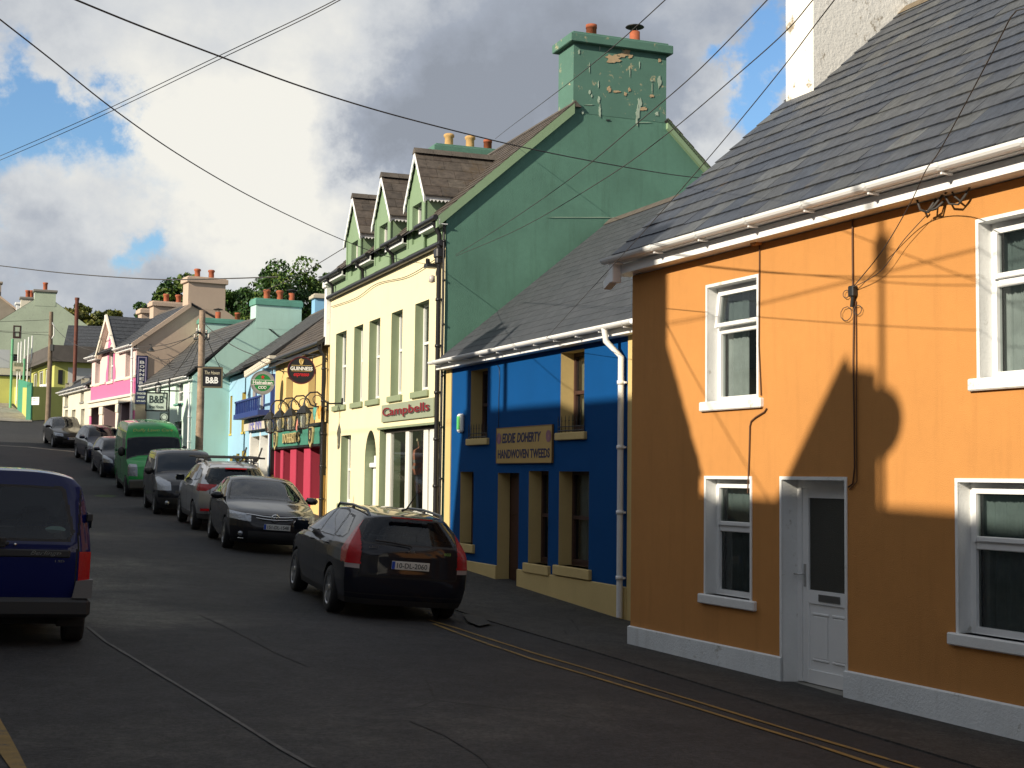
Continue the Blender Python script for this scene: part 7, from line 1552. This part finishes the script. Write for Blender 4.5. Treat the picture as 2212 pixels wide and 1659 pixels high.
build_car('dark charcoal saloon parked nose towards the camera behind the estate',SP_C,place_by_front(487,28.0,18,SP_C),18+180,h=.019)
# ---- silver crossover, rear to the camera
SILP=carpaint('silver_paint',(.40,.41,.43),.7,.3)
def kuga_done(rt,mid,plate):
    rails(rt,mid,1.6,3.9,1.60,.60,mat('rail_silver',(.35,.36,.37),.35,metal=.7),.05)
    plate('09-DL-711',4.5,.85,3)
    for xx in (2.1,3.3):
        mb=MB(); mb.tube([(-.85,mid-xx,1.74),(.85,mid-xx,1.76)],.022,BPL,8); 
        for s_ in (-1,1): mb.box(s_*.6-.04,s_*.6+.04,mid-xx-.06,mid-xx+.06,1.62,1.75,BPL)
        mb.build('roof_bar',rt)
    for xx in (.28,.66):
        mb=MB(); mb.tube([(xx-.06,mid-3.2,1.62),(xx,mid-3.35,1.72),(xx+.10,mid-3.3,2.02)],.022,BPL,6); mb.box(xx-.05,xx+.05,mid-3.45,mid-2.2,1.755,1.79,BPL); mb.tube([(xx-.1,mid-3.42,1.60),(xx-.2,mid-3.5,1.74)],.012,BPL,6); mb.build('bike_carrier',rt)
    mb=MB(); mb.box(-.25,.25,mid-4.28,mid-4.2,1.5,1.53,TAILR); mb.build('brake_light',rt)
    for s_ in (-1,1): mb=MB(); mb.box(s_*.72-.1,s_*.72+.1,mid-4.47,mid-4.42,.5,.56,TAILR); mb.build('reflector',rt)
VT=[(.15,.9),(.35,.97),(.6,1.),(.9,1.),(1.05,.985),(1.12,.96),(1.4,.85),(1.6,.74),(1.75,.66)]
SP_S=dict(glass=CARGLASS,seat=(2.45,3.3),sz=.66,L=4.52,W=1.84,H=1.68,wr=.35,axles=(.93,3.62),paint=SILP,top=[(.10,.86),(.3,.98),(.8,1.08),(1.2,1.15),(1.65,1.38),(2.1,1.58),(2.6,1.65),(3.2,1.66),(3.9,1.60),(4.18,1.55)],
 front=[(.12,.25),(.0,.42),(.0,.65),(.10,.86)],rear=[(4.42,.3),(4.5,.5),(4.52,.75),(4.48,1.0),(4.40,1.18),(4.18,1.55)],vert=VT,rr=.28,rp=4,plan=(.1,.1),low=lambda x,y,z,I:(z<.42),lowm=mat('cladding_grey',(.05,.05,.052),.7),seams=[(1.35,.45,1.12),(2.5,.45,1.13),(3.5,.7,1.15)],seamf=lambda x,y,z,I:(I==4)&(np.abs(np.abs(y)-.6)<.01)&(z>.6)&(z<1.1),
 side_win=[[(1.5,1.15),(2.15,1.5),(2.45,1.54),(2.45,1.16)],[(2.53,1.16),(2.53,1.54),(3.1,1.54),(3.35,1.48),(3.42,1.2)],[(3.48,1.2),(3.42,1.47),(3.7,1.44),(3.92,1.3),(3.85,1.24)]],screen=(1.25,2.1,.9),rear_win=[(.60,1.16),(.68,1.22),(.58,1.47),(.54,1.50)],mirror=(1.65,1.18),handles=[(2.2,1.02),(3.25,1.05)],handm=SILP,
 extra=[('tail_light',TAILR,lambda x,y,z,I,ay:(((I==4)&(ay>.46))|((I<2)&(x>3.98)))&(z>.96+.09*np.clip((.95-ay)/.4,0,1)*0)&(z<1.13)&(z>1.13-.17*np.clip((ay-.40)/.3,0,1)))],done=kuga_done,spokes=5,mirm=mat('mirror_pale',(.6,.6,.5),.4))
def place_by_rear(px_l,Y,heading,sp):
    X=(px_l-CX)/F*Y; hd=R(heading); d=Vector((-math.sin(hd),math.cos(hd))); rg=Vector((math.cos(hd),math.sin(hd))); wb=sp['axles'][1]-sp['axles'][0]
    c=Vector((X,Y))+rg*(sp['W']/2-.02)+d*wb/2; return (c.x,c.y)
build_car('silver crossover with roof bars and cycle carriers parked between two dark vehicles',SP_S,place_by_rear(420,33.6,20,SP_S),20,h=.023)
# ---- small dark van-like people carrier, front to the camera
NAVYP=carpaint('black_blue_paint',(.007,.008,.013),.0,.3)
def van_done(rt,mid,plate):
    plate('06-DL-402',-.01,.5,2,'front')
    for s_ in (-1,1): mb=MB(); mb.lathe([(0,.02),(.06,.015),(.065,0)],HEADL,axis='y',n=16); mb.build('fog_light',rt,loc=(s_*.6,mid-.08,.36))
VV=[(.15,.9),(.35,.97),(.6,1.),(.95,1.),(1.1,.985),(1.2,.965),(1.55,.87),(1.75,.80),(1.85,.74)]
SP_V=dict(L=4.38,W=1.81,H=1.80,wr=.32,axles=(.86,3.58),paint=NAVYP,top=[(.08,.84),(.3,.98),(.7,1.10),(.95,1.16),(1.35,1.48),(1.75,1.72),(2.1,1.79),(3,1.80),(4.1,1.78),(4.28,1.74)],front=[(.12,.2),(.0,.35),(-.02,.6),(.08,.84)],rear=[(4.3,.25),(4.38,.5),(4.38,.9),(4.35,1.3),(4.28,1.74)],vert=VV,rf=.3,plan=(.08,.03),
 low=lambda x,y,z,I:((z<.5)&(I==3))|(z<.3),seams=[(1.25,.3,1.15),(2.35,.3,1.15),(3.5,.3,1.15)],side_win=[[(1.2,1.17),(1.72,1.6),(2.25,1.64),(2.25,1.18)],[(2.35,1.18),(2.35,1.64),(3.35,1.64),(3.35,1.2)],[(3.45,1.2),(3.45,1.64),(4.1,1.6),(4.15,1.22)]],screen=(.98,1.75,.94),rear_win=None,mirror=(1.4,1.2),mirm=BPL,mirh=1.2,handm=NAVYP,
 extra=[('headlight',HEADL,lambda x,y,z,I,ay:((I==3)|(I<2)|(I==2))&(ay>.50)&(x<.75)&(z>.70)&(z<.92+.16*np.clip((ay-.5)/.3,0,1))),('grille',BPL,lambda x,y,z,I,ay:(I==3)&(ay<.4)&(z>.62)&(z<.7))],done=van_done)
build_car('black compact people carrier parked nose first between the silver crossover and green van',SP_V,place_by_front(338,39.2,20,SP_V),200,h=.026)
# ---- green high roof panel van
GRNP=carpaint('green_paint',(.022,.27,.06),.0,.35)
def tr_done(rt,mid,plate):
    YL=mat('van_gold_letter',(.30,.32,.05),.6)
    o=text('Duffy Lawn Care',0,0,1.35,.15,YL,rt,0,'lettering',depth=.004,shear=.25); o.matrix_local=Matrix.Translation((0,mid-1.33,2.21))@Matrix.Rotation(math.pi,4,'Z')@Matrix.Rotation(R(-38),4,'X')
    mb=MB(); mb.box(-.93,.93,mid-.13,mid+.02,.3,.62,mat('bumper_grey',(.05,.055,.05),.7),bev=.05); mb.build('bumper',rt)
    mb=MB(); mb.box(-.40,.40,mid-.10,mid-.02,.72,.98,BPL,bev=.02); mb.build('grille',rt); plate('05-DL-980',-.03,.45,0,'front')
VTt=[(.2,.93),(.4,.98),(.7,1.),(1.2,1.),(1.4,.99),(1.9,.95),(2.2,.90),(2.4,.82),(2.6,.70)]
SP_T=dict(L=5.5,W=1.98,H=2.5,wr=.34,axles=(.95,4.25),paint=GRNP,top=[(.14,1.05),(.35,1.18),(.62,1.28),(.78,1.34),(1.05,1.75),(1.26,2.0),(1.45,2.25),(1.7,2.42),(2.1,2.49),(4,2.5),(5.35,2.46),(5.42,2.42)],front=[(.1,.25),(.02,.4),(.02,.7),(.14,1.05)],rear=[(5.42,.3),(5.5,.6),(5.5,1.2),(5.48,1.9),(5.42,2.42)],vert=VTt,rf=.3,plan=(.1,.02),
 low=lambda x,y,z,I:(z<.42),lowm=mat('cladding_dark',(.04,.045,.04),.75),seams=[(1.35,.4,1.35),(2.45,.4,2.2),(3.7,.4,2.2)],side_win=[[(1.12,1.38),(1.45,1.9),(2.2,1.95),(2.2,1.38)]],screen=(.80,1.27,.95),rear_win=None,mirror=(1.25,1.5),mirm=BPL,mirw=.2,mirh=1.9,
 extra=[('headlight',HEADL,lambda x,y,z,I,ay:((I==3)|(I<2)|(I==2))&(ay>.62)&(x<.5)&(z>.72)&(z<1.12+.0*ay)&(z<1.2-.6*np.clip(.8-ay,0,.3)))],done=tr_done,spokes=6,rimm=BPL)
build_car('green high roof panel van with gold lettering above the windscreen',SP_T,place_by_front(275,47.6,20.5,SP_T),200.5,h=.033,cat='van',name='panel_van')
# ---- three more dark cars up the hill
def plainc(pl):
    def f(rt,mid,plate): plate(pl,-.01,.5,2,'front')
    return f
import copy
def variant(base,paint,**k): s=dict(base); s['paint']=paint; s['handm']=paint; s.update(k); return s
NB=carpaint('midnight_paint',(.006,.009,.022),.0,.3); DB=carpaint('deep_blue_paint',(.007,.010,.028),.0,.3); BL2=carpaint('soft_black_paint',(.008,.008,.009),.0,.3)
HB=dict(L=4.1,W=1.74,H=1.5,wr=.31,axles=(.82,3.36),paint=NB,top=[(.07,.74),(.25,.84),(.65,.95),(1.0,1.03),(1.45,1.28),(1.85,1.44),(2.3,1.5),(3.0,1.49),(3.7,1.42),(3.9,1.34)],front=[(.12,.18),(.0,.3),(-.02,.5),(.07,.74)],rear=[(4.02,.25),(4.1,.5),(4.1,.8),(4.03,1.0),(3.9,1.34)],vert=VH,rf=.32,plan=(.08,.06),low=lambda x,y,z,I:((I==3)&(z<.45)&(np.abs(y)<.55)&(z>.2))|(z<.2),seams=[(1.2,.3,1.0),(2.25,.3,1.)],
 side_win=[[(1.25,1.04),(1.85,1.36),(2.15,1.4),(2.15,1.04)],[(2.23,1.04),(2.23,1.4),(2.9,1.39),(3.2,1.3),(3.3,1.08)]],screen=(1.03,1.82,.92),rear_win=None,mirror=(1.4,1.06),
 extra=[('headlight',HEADL,lambda x,y,z,I,ay:((I==3)|(I<2)|(I==2))&(ay>.48)&(z>.60)&(z<.72+.16*np.clip((ay-.5)/.25,0,1))&(x<.6))],spokes=6)
s3=variant(HB,NB,done=plainc('07-DL-333')); build_car('midnight blue hatchback parked directly behind the green van',s3,place_by_front(221,54.8,24,s3),204,h=.033)
s2=variant(HB,DB,H=1.6,top=[(a,b+(.08 if b>1.0 else 0)) for a,b in HB['top']],rear=HB['rear'][:-1]+[(3.9,1.42)],side_win=[[(a,b+.04) for a,b in P] for P in HB['side_win']],done=plainc('08-DL-519')); build_car('deep blue taller hatchback second from the top of the parked row',s2,place_by_front(188,61,27,s2),207,h=.035)
s1=variant(SP_C,BL2,done=plainc('04-DL-277')); build_car('black saloon parked farthest up the hill below the lime wall',s1,place_by_front(115,70,27,s1),207,h=.035)
# ---- blue van at the left edge, rear to the camera
BLVP=carpaint('royal_blue_paint',(.004,.008,.075),.0,.38)
def ber_done(rt,mid,plate):
    y=mid-4.12
    mb=MB(); mb.box(-.72,.66,y-.012,y+.06,.905,.985,BPL,bev=.012); mb.build('tailgate_strip',rt)
    o=text('Berlingo',0,0,.30,.055,CHR,rt,0,'badge_lettering',depth=.004,shear=.4); o.matrix_local=Matrix.Translation((.42,y-.013,.945))
    o=text('1.9D',0,0,.09,.022,CHR,rt,0,'badge_lettering',depth=.003); o.matrix_local=Matrix.Translation((.56,y-.0,.87))
    mb=MB(); mb.box(-.885,.885,y-.05,y+.12,.30,.50,BPL,bev=.04); mb.build('bumper',rt)
    for s_ in (-1,1): mb=MB(); mb.prism([(s_*.70,.50),(s_*.89,.50),(s_*.895,.69),(s_*.73,.67)],'y',y-.035,y+.1,mat('bumper_end_grey',(.13,.13,.13),.6)); fixn(mb.build('bumper_corner',rt))
    mb=MB(); mb.box(-.06,.06,y-.02,y+.02,1.02,1.06,BPL,bev=.01); mb.tube([(.0,y+.0,1.03),(-.02,y-.02,1.09),(-.35,y-.0,1.16)],.012,BPL,6); mb.build('wiper',rt)
    mb=MB(); mb.lathe([(0,-.012),(.014,-.01),(.016,0)],CHR,axis='y',n=12); mb.build('tailgate_lock',rt,loc=(.12,y-.0,1.03))
    mb=MB(); mb.box(-.14,.03,y-.02,y+.02,1.0,1.1,BPL,bev=.01); mb.build('tailgate_handle',rt)
    mb=MB(); mb.lathe([(0,-.003),(1.,-.003)],mat('window_sticker',(.12,.2,.2),.6),axis='y',n=20); mb.v=[(v[0]*.1,v[1],v[2]*.035) for v in mb.v]; mb.build('window_sticker',rt,loc=(.50,y-.0+.028,1.19))
    for (hx,hz) in ((1.3,1.1),(1.3,.75)): pass
    mb=MB(); mb.box(.80,.86,y+.02,y+.10,1.28,1.36,BPL,bev=.01); mb.build('tailgate_hinge',rt)
VB=[(.15,.92),(.35,.97),(.6,1.),(.95,1.),(1.05,.99),(1.15,.975),(1.5,.905),(1.68,.85),(1.78,.76),(1.85,.68)]
SP_B=dict(glass=CARGLASS,seat=(2.2,3.0),sz=.62,L=4.12,W=1.76,H=1.80,wr=.31,axles=(.85,3.54),paint=BLVP,top=[(.1,.8),(.35,.95),(.8,1.05),(1.1,1.12),(1.5,1.45),(1.8,1.68),(2.1,1.78),(2.6,1.81),(3.8,1.80),(4.02,1.77)],front=[(.12,.2),(.0,.35),(-.0,.6),(.1,.8)],rear=[(4.05,.35),(4.10,.5),(4.12,.7),(4.12,.98),(4.10,1.15),(4.05,1.55),(4.02,1.77)],vert=VB,rr=.06,rp=10,plan=(.1,.02),
 seams=[(1.3,.35,1.1),(2.5,.35,1.6)],seamf=lambda x,y,z,I:((I==4)&(np.abs(np.abs(y)-.73)<.009)&(z<1.6)&(z>.6)),side_win=[[(1.35,1.13),(1.8,1.55),(2.4,1.58),(2.4,1.14)],[(2.7,1.14),(2.7,1.58),(3.8,1.58),(3.8,1.14)]],screen=(1.12,1.8,.93),rear_win=[(.62,1.10),(.66,1.14),(.55,1.56),(.51,1.60)],mirror=(1.45,1.18),mirm=BPL,mirh=1.5,mirw=.18,
 extra=[('tail_light',TAILR,lambda x,y,z,I,ay:(((I==4)&(ay>.755))|((I<2)&(x>4.0)))&(z>.68)&(z<.97))],done=ber_done,rimm=BPL,crown=.07)
build_car('royal blue small van cut off by the left edge with its tailgate towards the camera',SP_B,(-5.83,15.85),21,h=.0165,cat='van',name='panel_van')
# ================================================================ ROAD MARKINGS AND SMALL GROUND DETAIL
def pxline(name,P,w,m,dz,label): return line(name,[gpt(x,y) for x,y in P],w,m,dz,label)
Y1=[(926,1341),(985,1358),(1060,1383),(1150,1412),(1262,1445),(1500,1517),(1780,1603),(2000,1668)]; Y2=[(936,1349),(990,1370),(1060,1395),(1150,1426),(1262,1459),(1500,1531),(1760,1612),(1930,1668)]
def off(P,d,a=0):
    Q=[gpt(x,y) for x,y in P]; Q=[(q[0],q[1]) for q in Q]; return Q
q1=[gpt(*p) for p in Y1]; u1=[uv(*q)for q in q1]; print('yellow uv',[(round(a,1),round(b,2)) for a,b in u1])
line('yellow_line',q1+[(q1[-1][0]+.9,q1[-1][1]-2.)],.055,YEL,.012,'outer of the double yellow lines by the footpath')
q2=[gpt(*p) for p in Y2]; line('yellow_line',q2+[(q2[-1][0]+.9,q2[-1][1]-2.)],.06,YEL,.012,'inner of the double yellow lines towards the road')
pxline('yellow_line',[(-40,1500),(0,1585),(20,1630),(45,1672)],.10,YEL,.012,'yellow line at the bottom left edge')
pxline('centre_line',[(188,1355),(230,1390),(330,1450),(430,1510),(530,1572),(610,1622),(680,1662)],.035,WHT,.012,'worn thin seam line running down the near road')
CRK=mat('dark_crack',(.018,.018,.019),.9)
pxline('road_crack',[(430,1330),(480,1352),(520,1372),(590,1410),(660,1440)],.016,CRK,.010,'dark crack in the near road')
pxline('road_crack',[(885,1560),(960,1590),(1040,1640),(1060,1662)],.016,CRK,.010,'dark crack at the bottom of the road')
pxline('pale_strip',[(-20,962),(60,966),(140,974),(232,986)],.30,mat('pale_road_band',(.30,.27,.22),.85,var=.2),.012,'pale band across the road up the hill')  # plain pale strip laid across the road surface
def patch(name,P,m,dz,kind='structure'):
    Q=[gpt(*p) for p in P]; mb=MB(); c=np.mean(np.array(Q),0); V=[(c[0],c[1],gz(*c)+dz)]+[(q[0],q[1],gz(*q)+dz) for q in Q]; n=len(Q)
    mb.add(V,[(0,i+1,(i+1)%n+1) for i in range(n)],m); o=mb.build(name); o['kind']=kind; fixn(o)
    if o.data.polygons[0].normal.z<0: o.data.flip_normals()
    return o
patch('drain_cover',[(1000,1330),(1040,1338),(1062,1352),(1035,1358),(1010,1348)],mat('iron_cover',(.012,.012,.012),.7,bump=.5),.034)
patch('lit_concrete_path',[(-30,872),(18,872),(40,888),(66,905),(70,912),(30,912),(-30,908)],CONC,.05)  # far footpath, its sunlight put into the pale concrete colour
